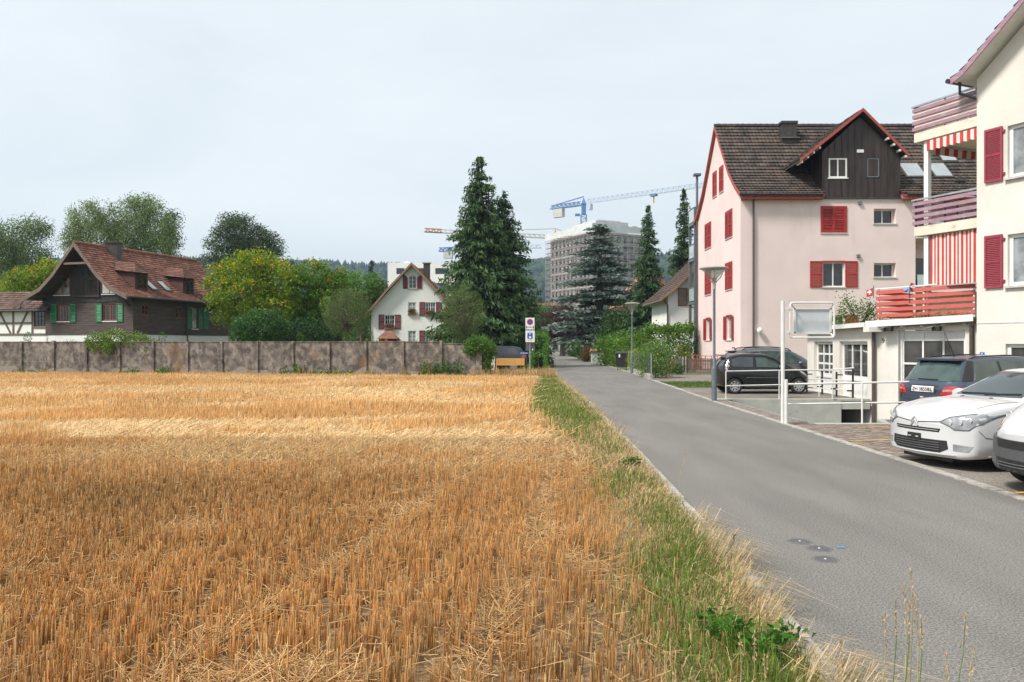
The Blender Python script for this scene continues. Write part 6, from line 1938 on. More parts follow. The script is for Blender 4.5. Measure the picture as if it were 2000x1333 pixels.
# ------------------------------------------------------------------ vehicles
def paint(name, c, flake=.0, rough=.28):
	return mat(name, c, rough, var=.03, scale=2, metal=flake, spec=.25, coat=.5)
M['paint_white'] = paint('paint_white', (.55, .56, .57))
M['paint_black'] = paint('paint_black', (.012, .012, .014))
M['paint_grey'] = paint('paint_grey', (.12, .13, .14), .5)
M['paint_blue'] = paint('paint_blue', (.062, .085, .125), .4)
M['paint_night'] = paint('paint_night', (.045, .048, .056), .3)
M['paint_silver'] = paint('paint_silver', (.45, .46, .47), .5)
M['tyre'] = mat('tyre', (.018, .018, .018), .85, var=.2, scale=15)
M['rim'] = mat('rim', (.50, .51, .52), .35, var=.08, metal=.7)
M['car_glass'] = glass_mat('car_glass', (.030, .045, .046), .02, var=.2, scale=1.8)
M['car_glass_green'] = glass_mat('car_glass_green', (.045, .072, .066), .02, var=.25, scale=2.5)
M['privacy_glass'] = glass_mat('privacy_glass', (.040, .046, .055), .02, var=.4)
M['lamp_clear'] = glass_mat('lamp_clear', (.26, .275, .29), .06, var=.25, scale=9)
M['lamp_smoke'] = glass_mat('lamp_smoke', (.30, .24, .24), .08, var=.1)
M['lamp_chrome'] = mat('lamp_chrome', (.72, .73, .74), .28, metal=.55)
M['lamp_red'] = mat('lamp_red', (.50, .015, .015), .12, var=.25, scale=18, spec=.7)
M['lamp_amber'] = mat('lamp_amber', (.62, .20, .03), .15, spec=.7)
M['seam'] = mat('seam', (.02, .02, .02), .7)
M['bumper_grey'] = mat('bumper_grey', (.075, .076, .08), .62, var=.08, scale=8, bump=.1, bscale=300)
M['plate_white'] = mat('plate_white', (.70, .71, .72), .4)

def catmull(xs, ys, t):
	xs = np.asarray(xs); ys = np.asarray(ys)
	i = np.clip(np.searchsorted(xs, t) - 1, 0, len(xs) - 2)
	d = np.gradient(ys, xs)
	# limit the tangents so that the shape does not overshoot
	h = xs[i + 1] - xs[i]
	s_ = (t - xs[i]) / h
	dl = np.diff(ys) / np.diff(xs)
	m0 = np.zeros(len(xs))
	m0[1:-1] = np.where(dl[:-1] * dl[1:] > 0, 2 * dl[:-1] * dl[1:] / (dl[:-1] + dl[1:] + 1e-12), 0)
	m0[0], m0[-1] = dl[0], dl[-1]
	a, b = m0[i], m0[i + 1]
	return ((2 * s_**3 - 3 * s_**2 + 1) * ys[i] + (s_**3 - 2 * s_**2 + s_) * h * a + (-2 * s_**3 + 3 * s_**2) * ys[i + 1] + (s_**3 - s_**2) * h * b)

class Car:
	"""body lofted from stations (x, half width, sill z, belt z, roof z, roof half width); +x is the nose"""
	def __init__(s, name, label, paint_m, stations, wheels, loc, heading, front=.22, rear=.14, wr=.30, shoulder=.03, n=72, group=None, arch=1.16, cat='car', tumble=.0):
		st = np.array(stations)
		s.t = thing(name, label, cat, loc, math.atan2(heading[1], heading[0]), group)
		s.L = st[-1, 0]
		xs = np.linspace(st[0, 0], st[-1, 0], n)
		xs = np.sort(np.concatenate([xs, st[:, 0]]))
		xs = xs[np.concatenate([[True], np.diff(xs) > 1e-4])]
		W, Z0, ZB, ZR, WR = (catmull(st[:, 0], st[:, k], xs) for k in range(1, 6))
		wmax = st[:, 1].max()
		V, F = [], []
		ring = 0
		for x, w, z0, zb, zr, wrf in zip(xs, W, Z0, ZB, ZR, WR):
			hb = zb - z0
			p = [(0, z0), (w * .80, z0), (w * .93, z0 + .025), (w * .985, z0 + .10 * hb + .02), (w, z0 + .32 * hb), (w * 1.0, z0 + .55 * hb), (w * .992, z0 + .78 * hb),
				 (w * .972, zb - .055), (w * .945, zb - .012), (w * .93, zb)]
			gx, gz = w * .93, zb
			zt = max(zr, zb + .004)
			for k in (.2, .4, .6, .8, .93):
				b = math.sin(k * math.pi) * .018
				p.append((gx + (wrf - gx) * k + b, gz + (zt - .045 - gz) * k if zt - zb > .06 else gz + (zt - gz) * k * .7))
			p += [(wrf * .985, zt - .04 if zt - zb > .06 else zb + (zt - zb) * .75), (wrf * .93, zt - .012), (wrf * .8, zt), (wrf * .55, zt + .014), (wrf * .28, zt + .022), (0, zt + .024)]
			full = p + [(-y, z) for y, z in p[-2:0:-1]]
			ring = len(full)
			sf = np.clip((x - (s.L - 1.6)) / 1.6, 0, 1) ** 1.5
			sr = np.clip((1.3 - x) / 1.3, 0, 1) ** 1.5
			for y, z in full:
				q = (abs(y) / wmax) ** 2.4
				V.append((x - front * sf * q + rear * sr * q, y, z))
		nx = len(xs)
		for i in range(nx - 1):
			for j in range(ring):
				a, b = i * ring + j, i * ring + (j + 1) % ring
				F.append((a, b, b + ring, a + ring))
		npt = ring // 2 + 1                      # points from the sill centre up one side to the roof centre
		for base, end in ((0, -1), ((nx - 1) * ring, 1)):
			cols_ = 12
			rows_c = []
			xe = xs[0] if end < 0 else xs[-1]
			for k in range(1, npt - 1):
				ia, ib = base + k, base + ring - k
				row = [ia]
				ya, za = V[ia][1], V[ia][2]
				for c in range(1, cols_):
					y = ya * (1 - 2 * c / cols_)
					q = (abs(y) / wmax) ** 2.4
					V.append((xe - front * q if end > 0 else xe + rear * q, y, za))
					row.append(len(V) - 1)
				row.append(ib)
				rows_c.append(row)
			for r0, r1 in zip(rows_c, rows_c[1:]):
				for c in range(cols_):
					f = (r0[c], r0[c + 1], r1[c + 1], r1[c])
					F.append(f if end > 0 else f[::-1])
			for row, tip in ((rows_c[0], base), (rows_c[-1], base + npt - 1)):
				for c in range(cols_):
					F.append((tip, row[c], row[c + 1]))
		mb = MB(); mb.v = V; mb.f = F; mb.mi = [0] * len(F)
		body = mb.build('body', [paint_m, 'black_plastic'], None, smooth='all')
		s.bvh = BVHTree.FromPolygons([Vector(v) for v in V], F)
		cut = MB()
		for wx in wheels:
			for sg in (-1, 1):
				cut.lathe([(wr * arch, sg * (wmax - .26)), (wr * arch, sg * (wmax + .2))], (wx, 0, wr), 28, 'y')
		co = cut.build('cutter', 'black_plastic')
		md = body.modifiers.new('arch', 'BOOLEAN'); md.operation = 'DIFFERENCE'; md.object = co; md.solver = 'EXACT'
		bpy.context.view_layer.update()
		me = bpy.data.meshes.new_from_object(body.evaluated_get(bpy.context.evaluated_depsgraph_get()))
		body.modifiers.clear(); body.data = me
		bpy.data.objects.remove(co)
		mi = []
		for p in me.polygons:
			c = p.center
			k = 0
			for wx in wheels:
				if math.hypot(c.x - wx, c.z - wr) < wr * arch * 1.003 and abs(c.y) > wmax - .30 and c.z > .05 and not (abs(c.y) > wmax * .985 and math.hypot(c.x - wx, c.z - wr) > wr * arch * .995):
					k = 1
			mi.append(k)
		me.materials.clear(); me.materials.append(M[paint_m]); me.materials.append(M['black_plastic'])
		me.polygons.foreach_set('material_index', mi)
		me.polygons.foreach_set('use_smooth', [True] * len(mi))
		me.set_sharp_from_angle(angle=math.radians(50))
		body.parent = s.t
		s.body = body; s.wmax = wmax; s.wr = wr
		for wx in wheels:
			for sg in (-1, 1):
				s.wheel(wx, sg)
	def wheel(s, wx, sg, spokes=8):
		r, y = s.wr, sg * (s.wmax - .11)
		o = (wx, y, r)
		t_ = MB().lathe([(r * .60, -.085), (r * .88, -.10), (r * .97, -.085), (r, -.05), (r, .05), (r * .97, .085), (r * .88, .10), (r * .60, .085)], o, 28, 'y').build('wheel', 'tyre', s.t, smooth=True)
		rm = MB()
		e = sg
		rm.lathe([(r * .66, e * .085), (r * .68, e * .105), (r * .60, e * .10), (r * .57, e * .06), (r * .57, e * .0)], o, 28, 'y')
		for k in range(spokes):
			an = 2 * math.pi * k / spokes
			c, q = math.cos(an), math.sin(an)
			rm.bar((wx + c * r * .12, y + e * .088, r + q * r * .12), (wx + c * r * .60, y + e * .098, r + q * r * .60), .03, r * .20, up=(-q, 0, c))
		rm.lathe([(0, e * .105), (r * .14, e * .10), (r * .18, e * .08)], o, 14, 'y')
		rm.build('rim', 'rim', t_, smooth=30)
		MB().lathe([(0, e * .045), (r * .57, e * .045)], o, 20, 'y').build('brake_disc', 'black_plastic', t_)
	def hit(s, o, d):
		h = s.bvh.ray_cast(Vector(o), Vector(d))
		return (h[0], h[1]) if h[0] is not None else (None, None)
	def patch(s, name, poly, view, m, off=.006, parent=None, both=False, cuts=3, smooth=True):
		"""thin panel following the bodywork; view 'side' poly=(x,z), 'front'/'rear' poly=(y,z), 'top' poly=(x,y)"""
		res = []
		for sg in ((1, -1) if both else (1,)):
			bm = bmesh.new()
			vs = []
			for u, v in poly:
				vs.append(bm.verts.new((u, v, 0)))
			f = bm.faces.new(vs)
			bmesh.ops.triangulate(bm, faces=[f])
			for _ in range(cuts):
				es = [e for e in bm.edges if e.calc_length() > .07]
				if not es: break
				bmesh.ops.subdivide_edges(bm, edges=es, cuts=1)
				bmesh.ops.triangulate(bm, faces=[f for f in bm.faces if len(f.verts) > 3])
			inner = []
			for v in bm.verts:
				u, w = v.co.x, v.co.y
				if view == 'side': o, d = (u, sg * 3, w), (0, -sg, 0)
				elif view == 'right': o, d = (u, -3, w), (0, 1, 0)
				elif view == 'left': o, d = (u, 3, w), (0, -1, 0)
				elif view == 'front': o, d = (s.L + 3, sg * u, w), (-1, 0, 0)
				elif view == 'rear': o, d = (-3, sg * u, w), (1, 0, 0)
				else: o, d = (u, sg * w, 4), (0, 0, -1)
				p, nn = s.hit(o, d)
				if p is None:
					# slid past the outline: step inwards until the body is met
					o = Vector(o)
					for k in range(1, 30):
						o2 = o.copy()
						if view in ('front', 'rear'): o2.y *= 1 - k * .012
						else: o2.z -= k * .01
						p, nn = s.hit(o2, d)
						if p is not None: break
				if p is None:
					p, nn = Vector((0, 0, .5)), Vector((0, 0, 1))
				if nn.dot(Vector(d)) > 0: nn = -nn
				v.co = p + nn * off
			bmesh.ops.recalc_face_normals(bm, faces=bm.faces)
			ex = bmesh.ops.extrude_face_region(bm, geom=list(bm.faces))
			dvec = {'side': (0, -sg, 0), 'right': (0, 1, 0), 'left': (0, -1, 0), 'front': (-1, 0, 0), 'rear': (1, 0, 0), 'top': (0, 0, -1)}[view]
			bmesh.ops.translate(bm, verts=[g for g in ex['geom'] if isinstance(g, bmesh.types.BMVert)], vec=Vector(dvec) * (off + .004))
			bmesh.ops.recalc_face_normals(bm, faces=bm.faces)
			me = bpy.data.meshes.new(name)
			bm.to_mesh(me); bm.free()
			me.materials.append(M[m])
			if smooth:
				me.polygons.foreach_set('use_smooth', [True] * len(me.polygons)); me.set_sharp_from_angle(angle=math.radians(45))
			ob = bpy.data.objects.new(name, me)
			COL.objects.link(ob)
			ob.parent = parent or s.t
			res.append(ob)
		return res[0] if len(res) == 1 else res
	def line(s, name, pts, view, m='seam', w=.008, off=.003, parent=None, both=False):
		"""panel gap or trim strip along a polyline"""
		out = []
		for sg in ((1, -1) if both else (1,)):
			P3 = []
			for (a, b), (c, d_) in zip(pts, pts[1:]):
				n_ = max(1, int(math.hypot(c - a, d_ - b) / .06))
				for k in range(n_ + (1 if (c, d_) == pts[-1] else 0)):
					u, w_ = a + (c - a) * k / n_, b + (d_ - b) * k / n_
					if view in ('side',): o, d = (u, sg * 3, w_), (0, -sg, 0)
					elif view == 'right': o, d = (u, -3, w_), (0, 1, 0)
					elif view == 'left': o, d = (u, 3, w_), (0, -1, 0)
					elif view == 'front': o, d = (s.L + 3, sg * u, w_), (-1, 0, 0)
					elif view == 'rear': o, d = (-3, sg * u, w_), (1, 0, 0)
					else: o, d = (u, sg * w_, 4), (0, 0, -1)
					p, nn = s.hit(o, d)
					if p is not None:
						if nn.dot(Vector(d)) > 0: nn = -nn
						P3.append(p + nn * off)
			if len(P3) > 1:
				out.append(MB().tube(P3, w / 2, 5).build(name, m, parent or s.t, smooth=True))
		return out
	def mirror_wing(s, x, y, z, m, both=True):
		for sg in ((1, -1) if both else (-1,)):
			mb = MB()
			c = (x, sg * (y + .10), z)
			mb.lathe([(.0, -.09), (.05, -.085), (.075, -.04), (.08, .02), (.07, .06), (0, .065)], (0, 0, 0), 12, 'x')
			mb.v = [(c[0] + p[0], c[1] + p[1] * 1.35, c[2] + p[2]) for p in mb.v]
			o = mb.build('wing_mirror', m, s.t, smooth=True)
			MB().bar((x + .02, sg * (y - .04), z - .05), (x, sg * (y + .06), z - .03), .06, .04).build('mirror_arm', 'black_plastic', o)

HB = Vector((-.97, -.24))
# -- white saloon, nose to the lane
c5 = Car('white_car', 'white saloon car parked nose towards the lane, without number plate', 'paint_white',
		 [(0, .66, .42, .86, .88, .45), (.10, .82, .28, .96, .99, .58), (.6, .91, .21, 1.0, 1.10, .64), (1.2, .93, .19, 1.0, 1.36, .61), (1.9, .93, .185, .99, 1.45, .61), (2.45, .93, .185, .98, 1.435, .60),
		  (2.85, .93, .185, .97, 1.30, .62), (3.25, .93, .185, .965, 1.125, .68), (3.6, .93, .185, .955, 1.0, .74), (4.0, .925, .185, .935, .985, .73), (4.35, .915, .175, .895, .93, .70), (4.58, .90, .165, .845, .875, .66), (4.70, .885, .165, .79, .825, .62), (4.76, .87, .18, .72, .76, .58), (4.78, .84, .22, .62, .66, .54)],
		 (.95, 3.77), (6.17 + .97 * 4.78, 12.2 + .24 * 4.78, 0), HB, front=.33, wr=.325)
C = c5
g_ = C.patch('windscreen', [(-.62, 1.035), (.62, 1.035), (.56, 1.40), (-.56, 1.40)], 'front', 'car_glass')
C.line('wiper', [(-.5, 1.05), (.15, 1.07)], 'front', 'black_plastic', .022, .016, g_)
C.line('wiper', [(.0, 1.05), (.55, 1.08)], 'front', 'black_plastic', .022, .016, g_)
C.patch('side_window', [(1.35, 1.03), (2.25, 1.03), (2.25, 1.37), (1.7, 1.38)], 'side', 'car_glass', both=True)
C.patch('side_window', [(2.31, 1.03), (3.2, 1.03), (2.75, 1.26), (2.45, 1.36), (2.31, 1.37)], 'side', 'car_glass', both=True)
gr = C.patch('upper_grille', [(-.43, .545), (.43, .545), (.45, .600), (-.45, .600)], 'front', 'black_plastic', .004)
C.line('chrome_bar', [(-.42, .573), (.42, .573)], 'front', 'lamp_chrome', .009, .012, gr)
lg = C.patch('lower_grille', [(-.44, .245), (.44, .245), (.56, .31), (.54, .43), (-.54, .43), (-.56, .31)], 'front', 'black_plastic', .004)
for z in (.285, .32, .355, .39):
	C.line('grille_bar', [(-.44, z), (.44, z)], 'front', 'grey_plastic', .012, .012, lg)
pp_ = C.patch('plate_holder', [(-.13, .40), (.13, .40), (.13, .50), (-.13, .50)], 'front', 'black_plastic', .022)
for y0 in (-.10, .05):
	C.patch('clip', [(y0, .445), (y0 + .05, .445), (y0 + .05, .455), (y0, .455)], 'front', 'plate_white', .03, pp_)
for sg, vw in ((1, 'left'), (-1, 'right')):
	pass
C.line('lamp_edge', [(.44, .70), (.58, .645), (.64, .60), (.80, .605), (.88, .70), (.905, .84), (.80, .835), (.56, .775), (.44, .70)], 'front', 'grey_plastic', .014, .006, both=True)
hl = C.patch('headlight', [(.44, .70), (.58, .645), (.64, .60), (.80, .605), (.88, .70), (.905, .84), (.80, .835), (.56, .775)], 'front', 'lamp_clear', .006, both=True)
for h, sg in zip(hl, (1, -1)):
	for yy, zz, rr_ in ((.58, .70, .042), (.70, .715, .048), (.80, .745, .04)):
		p, nn = C.hit((C.L + 3, sg * yy, zz), (-1, 0, 0))
		if p:
			MB().lathe([(0, .012), (rr_ * .5, .012), (rr_ * .8, .020), (rr_ * .95, .016)], (p.x - .004, p.y, p.z), 16, 'x').build('reflector', 'lamp_chrome', h, smooth=True)
fl_ = C.patch('fog_light', [(.62, .29), (.80, .285), (.85, .37), (.62, .39)], 'front', 'lamp_clear', .005, both=True)
C.line('bonnet_gap', [(.44, .70), (.06, .675)], 'front', 'seam', .012, .002, both=True)
C.line('bonnet_gap', [(3.6, .72), (4.0, .72), (4.3, .70)], 'top', 'seam', .005, .002, both=True)
C.line('bumper_gap', [(4.10, .47), (4.35, .50), (4.45, .60)], 'side', 'seam', .008, .002, both=True)
em = C.line('chevron_badge', [(-.075, .61), (0, .69), (.075, .61)], 'front', 'lamp_chrome', .028, .008)
C.line('chevron_badge', [(-.075, .67), (0, .75), (.075, .67)], 'front', 'lamp_chrome', .028, .008)
C.line('chrome_trim', [(3.98, .225), (4.28, .235)], 'side', 'lamp_chrome', .035, .008, both=True)
C.line('bonnet_crease', [(3.5, .42), (4.1, .40), (4.5, .34)], 'top', 'paint_white', .016, .0, both=True)
for y in (-.28, .28):
	C.patch('washer_jet', [(3.62, y - .02), (3.66, y - .02), (3.66, y + .02), (3.62, y + .02)], 'top', 'black_plastic', .012)
C.line('door_gap', [(3.28, .95), (3.32, .6), (3.22, .28)], 'side', 'seam', .009, .002, both=True)
C.line('door_gap', [(2.27, .97), (2.27, .28)], 'side', 'seam', .009, .002, both=True)
C.mirror_wing(3.02, .90, 1.02, 'paint_white')
C.line('roof_trim', [(3.35, 1.06), (2.9, 1.27), (2.5, 1.40)], 'side', 'lamp_chrome', .012, .004, both=True)
MB().box(3.9, 4.55, -.5, .5, .10, .2).build('undertray', 'black_plastic', C.t)

# -- white van corner at the right edge, dark bumper
vn = Car('white_van', 'white van with dark grey bumper at the right edge of the picture', 'paint_white',
		 [(0, .90, .35, 1.1, 1.9, .80), (.15, .94, .25, 1.1, 1.95, .84), (2.6, .95, .22, 1.1, 1.95, .84), (3.2, .95, .22, 1.10, 1.90, .80), (3.6, .95, .22, 1.09, 1.60, .78), (4.0, .945, .22, 1.06, 1.16, .80), (4.35, .93, .23, .96, 1.03, .76), (4.62, .90, .24, .80, .88, .70), (4.76, .87, .28, .62, .72, .64)],
		 (.9, 3.85), (6.26 + .97 * 4.76, 9.62 + .24 * 4.76, 0), HB, front=.45, wr=.33, cat='van')
C = vn
C.patch('windscreen', [(-.7, 1.16), (.7, 1.16), (.66, 1.82), (-.66, 1.82)], 'front', 'car_glass')
C.patch('side_window', [(2.6, 1.18), (3.75, 1.15), (3.35, 1.7), (2.6, 1.8)], 'side', 'car_glass', both=True)
bp_ = C.patch('front_bumper', [(-.93, .27), (.93, .27), (.935, .62), (.93, .68), (.5, .66), (-.5, .66), (-.93, .68), (-.935, .62)], 'front', 'bumper_grey', .03, cuts=5)
C.patch('bumper_side', [(4.02, .28), (4.40, .28), (4.44, .66), (4.16, .70)], 'side', 'bumper_grey', .028, both=True)
C.patch('lower_grille', [(-.5, .30), (.5, .30), (.56, .42), (-.56, .42)], 'front', 'black_plastic', .038)
C.patch('upper_grille', [(-.52, .56), (.52, .56), (.56, .66), (-.56, .66)], 'front', 'black_plastic', .038)
for z in (.335, .37):
	C.line('grille_bar', [(-.5, z), (.5, z)], 'front', 'grey_plastic', .014, .044)
C.patch('fog_lamp_recess', [(.58, .32), (.80, .32), (.82, .44), (.60, .44)], 'front', 'grey_plastic', .036, both=True)
h2 = C.patch('headlight', [(.66, .78), (.80, .72), (.90, .78), (.92, 1.0), (.84, 1.06), (.72, .98)], 'front', 'lamp_clear', .008, both=True)
for h, sg in zip(h2, (1, -1)):
	for yy, zz, rr_ in ((.80, .92, .06), (.83, .82, .035)):
		p, nn = C.hit((C.L + 3, sg * yy, zz), (-1, 0, 0))
		if p:
			MB().lathe([(0, .0), (rr_ * .6, .004), (rr_ * .8, .009), (rr_ * .9, .002)], (p.x - .012, p.y, p.z), 16, 'x').build('reflector', 'lamp_chrome' if zz > .9 else 'lamp_amber', h, smooth=True)
C.patch('side_moulding', [(3.6, .62), (4.0, .66), (4.0, .78), (3.6, .78)], 'side', 'bumper_grey', .02, both=True)
C.mirror_wing(3.55, .95, 1.25, 'black_plastic')

# -- blue compact people carrier seen from behind
bl_h = Vector((.945, .325)).normalized()
bc = Car('blue_car', 'dark blue compact car seen from behind beside the garage', 'paint_blue',
		 [(0, .70, .36, .84, .86, .55), (.06, .82, .31, .92, .96, .60), (.18, .86, .28, .98, 1.12, .62), (.38, .88, .26, 1.0, 1.36, .62), (.60, .885, .25, 1.0, 1.525, .62), (1.0, .89, .235, .995, 1.545, .63), (1.9, .89, .23, .98, 1.575, .63), (2.6, .89, .23, .96, 1.55, .62),
		  (3.1, .89, .23, .95, 1.33, .64), (3.5, .885, .23, .935, 1.08, .70), (3.75, .88, .23, .91, .97, .72), (4.05, .85, .24, .80, .86, .66), (4.22, .80, .27, .66, .72, .6), (4.27, .74, .34, .58, .64, .55)],
		 (.80, 3.58), (9.22, 17.9, -.01), bl_h, rear=.13, front=.3, wr=.315)
C = bc
rg = C.patch('rear_window', [(-.74, 1.03), (.74, 1.03), (.58, 1.46), (-.58, 1.46)], 'rear', 'car_glass_green', .008, cuts=4)
C.line('rear_wiper', [(-.32, 1.055), (.22, 1.06)], 'rear', 'black_plastic', .026, .02, rg)
sp = MB().box(.36, .62, -.60, .60, 1.475, 1.535).build('roof_spoiler', 'paint_blue', C.t, bevel=.02)
for sg, vw in ((-1, 'right'), (1, 'left')):
	C.patch('side_window', [(.62, 1.05), (1.42, 1.04), (1.42, 1.46), (.80, 1.46)], vw, 'car_glass_green', .006)
	C.patch('side_window', [(1.50, 1.04), (2.45, 1.02), (2.45, 1.46), (1.50, 1.48)], vw, 'car_glass_green', .006)
	C.patch('side_window', [(2.52, 1.02), (3.25, .99), (2.80, 1.35), (2.52, 1.44)], vw, 'car_glass_green', .006)
	C.patch('rear_pillar', [(.30, 1.03), (.58, 1.04), (.76, 1.47), (.62, 1.49)], vw, 'black_plastic', .005)
	C.patch('rear_pillar', [(1.43, 1.03), (1.49, 1.03), (1.49, 1.47), (1.43, 1.46)], vw, 'black_plastic', .005)
	tl = C.patch('tail_light', [(.44, .74), (.84, .74), (.86, .90), (.62, .925), (.50, .90)] if sg < 0 else [(-.44, .74), (-.84, .74), (-.86, .90), (-.62, .925), (-.50, .90)], 'rear', 'lamp_red', .010) if False else None
for sg in (1, -1):
	tl = C.patch('tail_light', [(sg * .46, .735), (sg * .86, .735), (sg * .872, .82), (sg * .86, .915), (sg * .64, .92), (sg * .55, .90)], 'rear', 'lamp_red', .010, cuts=4)
	C.patch('clear_band', [(sg * .52, .81), (sg * .868, .81), (sg * .868, .85), (sg * .535, .85)], 'rear', 'lamp_clear', .016, tl)
	C.patch('side_lamp', [(.16, .735), (.40, .745), (.42, .915), (.18, .915)], 'left' if sg > 0 else 'right', 'lamp_red', .009, tl)
	C.patch('side_lamp', [(.16, .81), (.40, .81), (.40, .85), (.17, .85)], 'left' if sg > 0 else 'right', 'lamp_clear', .014, tl)
rec = C.patch('plate_recess', [(-.36, .76), (.36, .76), (.36, .94), (-.40, .94)], 'rear', 'seam', .003)
pl_ = C.patch('number_plate', [(-.30, .785), (.30, .785), (.30, .905), (-.30, .905)], 'rear', 'plate_white', .016)
pc, nn = C.hit((-3, 0, .845), (1, 0, 0))
tm_ = Matrix.Translation(Vector((pc.x - .024, 0, .845))) @ Matrix(((0, 0, -1, 0), (-1, 0, 0, 0), (0, 1, 0, 0), (0, 0, 0, 1)))
text_mesh('plate_characters', 'ZH 385582', .115, 'seam', pl_, .0015, tm_)
C.patch('canton_shield', [(-.275, .80), (-.255, .80), (-.255, .83), (-.275, .83)], 'rear', 'sign_blue', .024, pl_)
C.line('boot_gap', [(-.62, .60), (.62, .60)], 'rear', 'seam', .010, .002)
C.line('boot_gap', [(-.66, .62), (-.60, .98)], 'rear', 'seam', .009, .002); C.line('boot_gap', [(.66, .62), (.60, .98)], 'rear', 'seam', .009, .002)
C.patch('lower_bumper', [(-.80, .32), (.80, .32), (.84, .46), (-.84, .46)], 'rear', 'bumper_grey', .006, cuts=4)
bd = C.patch('white_sticker', [(-.47 + .065 * math.cos(a), .55 + .06 * math.sin(a)) for a in np.linspace(0, 2 * math.pi, 15)[:-1]], 'rear', 'sign_white', .008)
C.patch('white_sticker', [(-.74, .555), (-.56, .555), (-.56, .60), (-.74, .60)], 'rear', 'sign_white', .006)
C.patch('badge', [(-.03, .655), (.06, .655), (.06, .675), (-.03, .675)], 'rear', 'sign_white', .006)
C.patch('badge', [(-.05, .655), (-.03, .655), (-.03, .675), (-.05, .675)], 'rear', 'sign_red', .006)
for sg in (1, -1):
	rr_ = []
	for x in np.linspace(.75, 2.75, 14):
		p, nn = C.hit((x, sg * .56, 3), (0, 0, -1))
		rr_.append(p + Vector((0, 0, .03 if 0.76 < x < 2.74 else 0)))
	MB().tube(rr_, .018, 6).build('roof_rail', 'black_plastic', C.t, smooth=True)
p, nn = C.hit((.95, .0, 3), (0, 0, -1))
MB().tube([p, p + Vector((-.30, 0, .55))], [.012, .004], 6).build('aerial', 'black_plastic', C.t)
C.line('door_gap', [(1.46, 1.0), (1.46, .5), (1.30, .32)], 'side', 'seam', .009, .002, both=True)
C.line('door_gap', [(2.48, 1.0), (2.48, .30)], 'side', 'seam', .009, .002, both=True)
C.mirror_wing(2.9, .88, 1.02, 'paint_blue')

# -- small black hatchback on the forecourt, side view
d_c1 = 29.9
hb = Car('black_hatchback', 'small black hatchback with silver hubcaps parked before the shop', 'paint_black',
		 [(0, .66, .36, .78, .80, .50), (.05, .76, .30, .90, .94, .56), (.14, .79, .26, .97, 1.14, .60), (.30, .805, .235, .98, 1.33, .61), (.55, .81, .22, .97, 1.42, .61), (1.0, .815, .21, .955, 1.465, .61), (1.55, .815, .205, .94, 1.455, .60), (1.95, .815, .205, .925, 1.38, .60),
		  (2.35, .815, .205, .91, 1.19, .62), (2.68, .815, .205, .895, .99, .66), (2.9, .81, .205, .87, .925, .66), (3.12, .79, .21, .78, .84, .62), (3.32, .75, .23, .66, .71, .56), (3.43, .69, .28, .54, .58, .5)],
		 (.53, 2.87), (PX(1397, d_c1), d_c1 + .05, 0), (1, 0), rear=.16, front=.36, wr=.285)
C = hb
C.patch('rear_window', [(-.58, 1.0), (.58, 1.0), (.52, 1.33), (-.52, 1.33)], 'rear', 'privacy_glass', .007)
for vw in ('right', 'left'):
	C.patch('side_window', [(.42, 1.04), (.52, 1.0), (1.20, .98), (1.24, 1.34), (.72, 1.34), (.46, 1.26)], vw, 'privacy_glass', .006)
	C.patch('side_window', [(1.34, .985), (2.30, .955), (2.05, 1.18), (1.72, 1.31), (1.32, 1.36)], vw, 'car_glass_green', .006)
C.patch('windscreen', [(-.58, .97), (.58, .97), (.52, 1.36), (-.52, 1.36)], 'front', 'car_glass_green', .006)
for sg in (1, -1):
	for zz, rr_, m_ in ((1.16, .05, 'lamp_smoke'), (1.03, .065, 'lamp_smoke'), (.90, .045, 'lamp_smoke')):
		tl_ = C.patch('tail_light', [(.33 - (1.16 - zz) * .33 + rr_ * math.cos(a), zz + rr_ * math.sin(a)) for a in np.linspace(0, 2 * math.pi, 13)[:-1]], 'left' if sg > 0 else 'right', m_, .012)
C.patch('brake_lamp', [(-.2, 1.365), (.2, 1.365), (.2, 1.39), (-.2, 1.39)], 'rear', 'lamp_red', .008)
C.patch('headlight', [(.42, .70), (.64, .66), (.68, .80), (.55, .84)], 'front', 'lamp_clear', .006, both=True)
C.patch('headlight_side', [(2.95, .80), (3.18, .72), (3.24, .67), (3.05, .70)], 'side', 'lamp_clear', .008, both=True)
C.line('door_gap', [(1.28, 1.38), (1.28, .55), (1.22, .28)], 'side', 'seam', .010, .003, both=True)
C.line('door_gap', [(2.42, .94), (2.46, .55), (2.36, .28)], 'side', 'seam', .010, .003, both=True)
C.line('side_trim', [(.95, .60), (2.35, .58)], 'side', 'grey_plastic', .022, .004, both=True)
C.line('sill_trim', [(.90, .26), (2.50, .26)], 'side', 'grey_plastic', .03, .004, both=True)
C.patch('door_handle', [(1.36, .86), (1.50, .86), (1.50, .89), (1.36, .89)], 'side', 'grey_plastic', .02, both=True)
C.mirror_wing(2.18, .80, .98, 'paint_black')
MB().box(.06, .30, -.5, .5, 1.40, 1.43).build('spoiler', 'paint_black', C.t, bevel=.01)

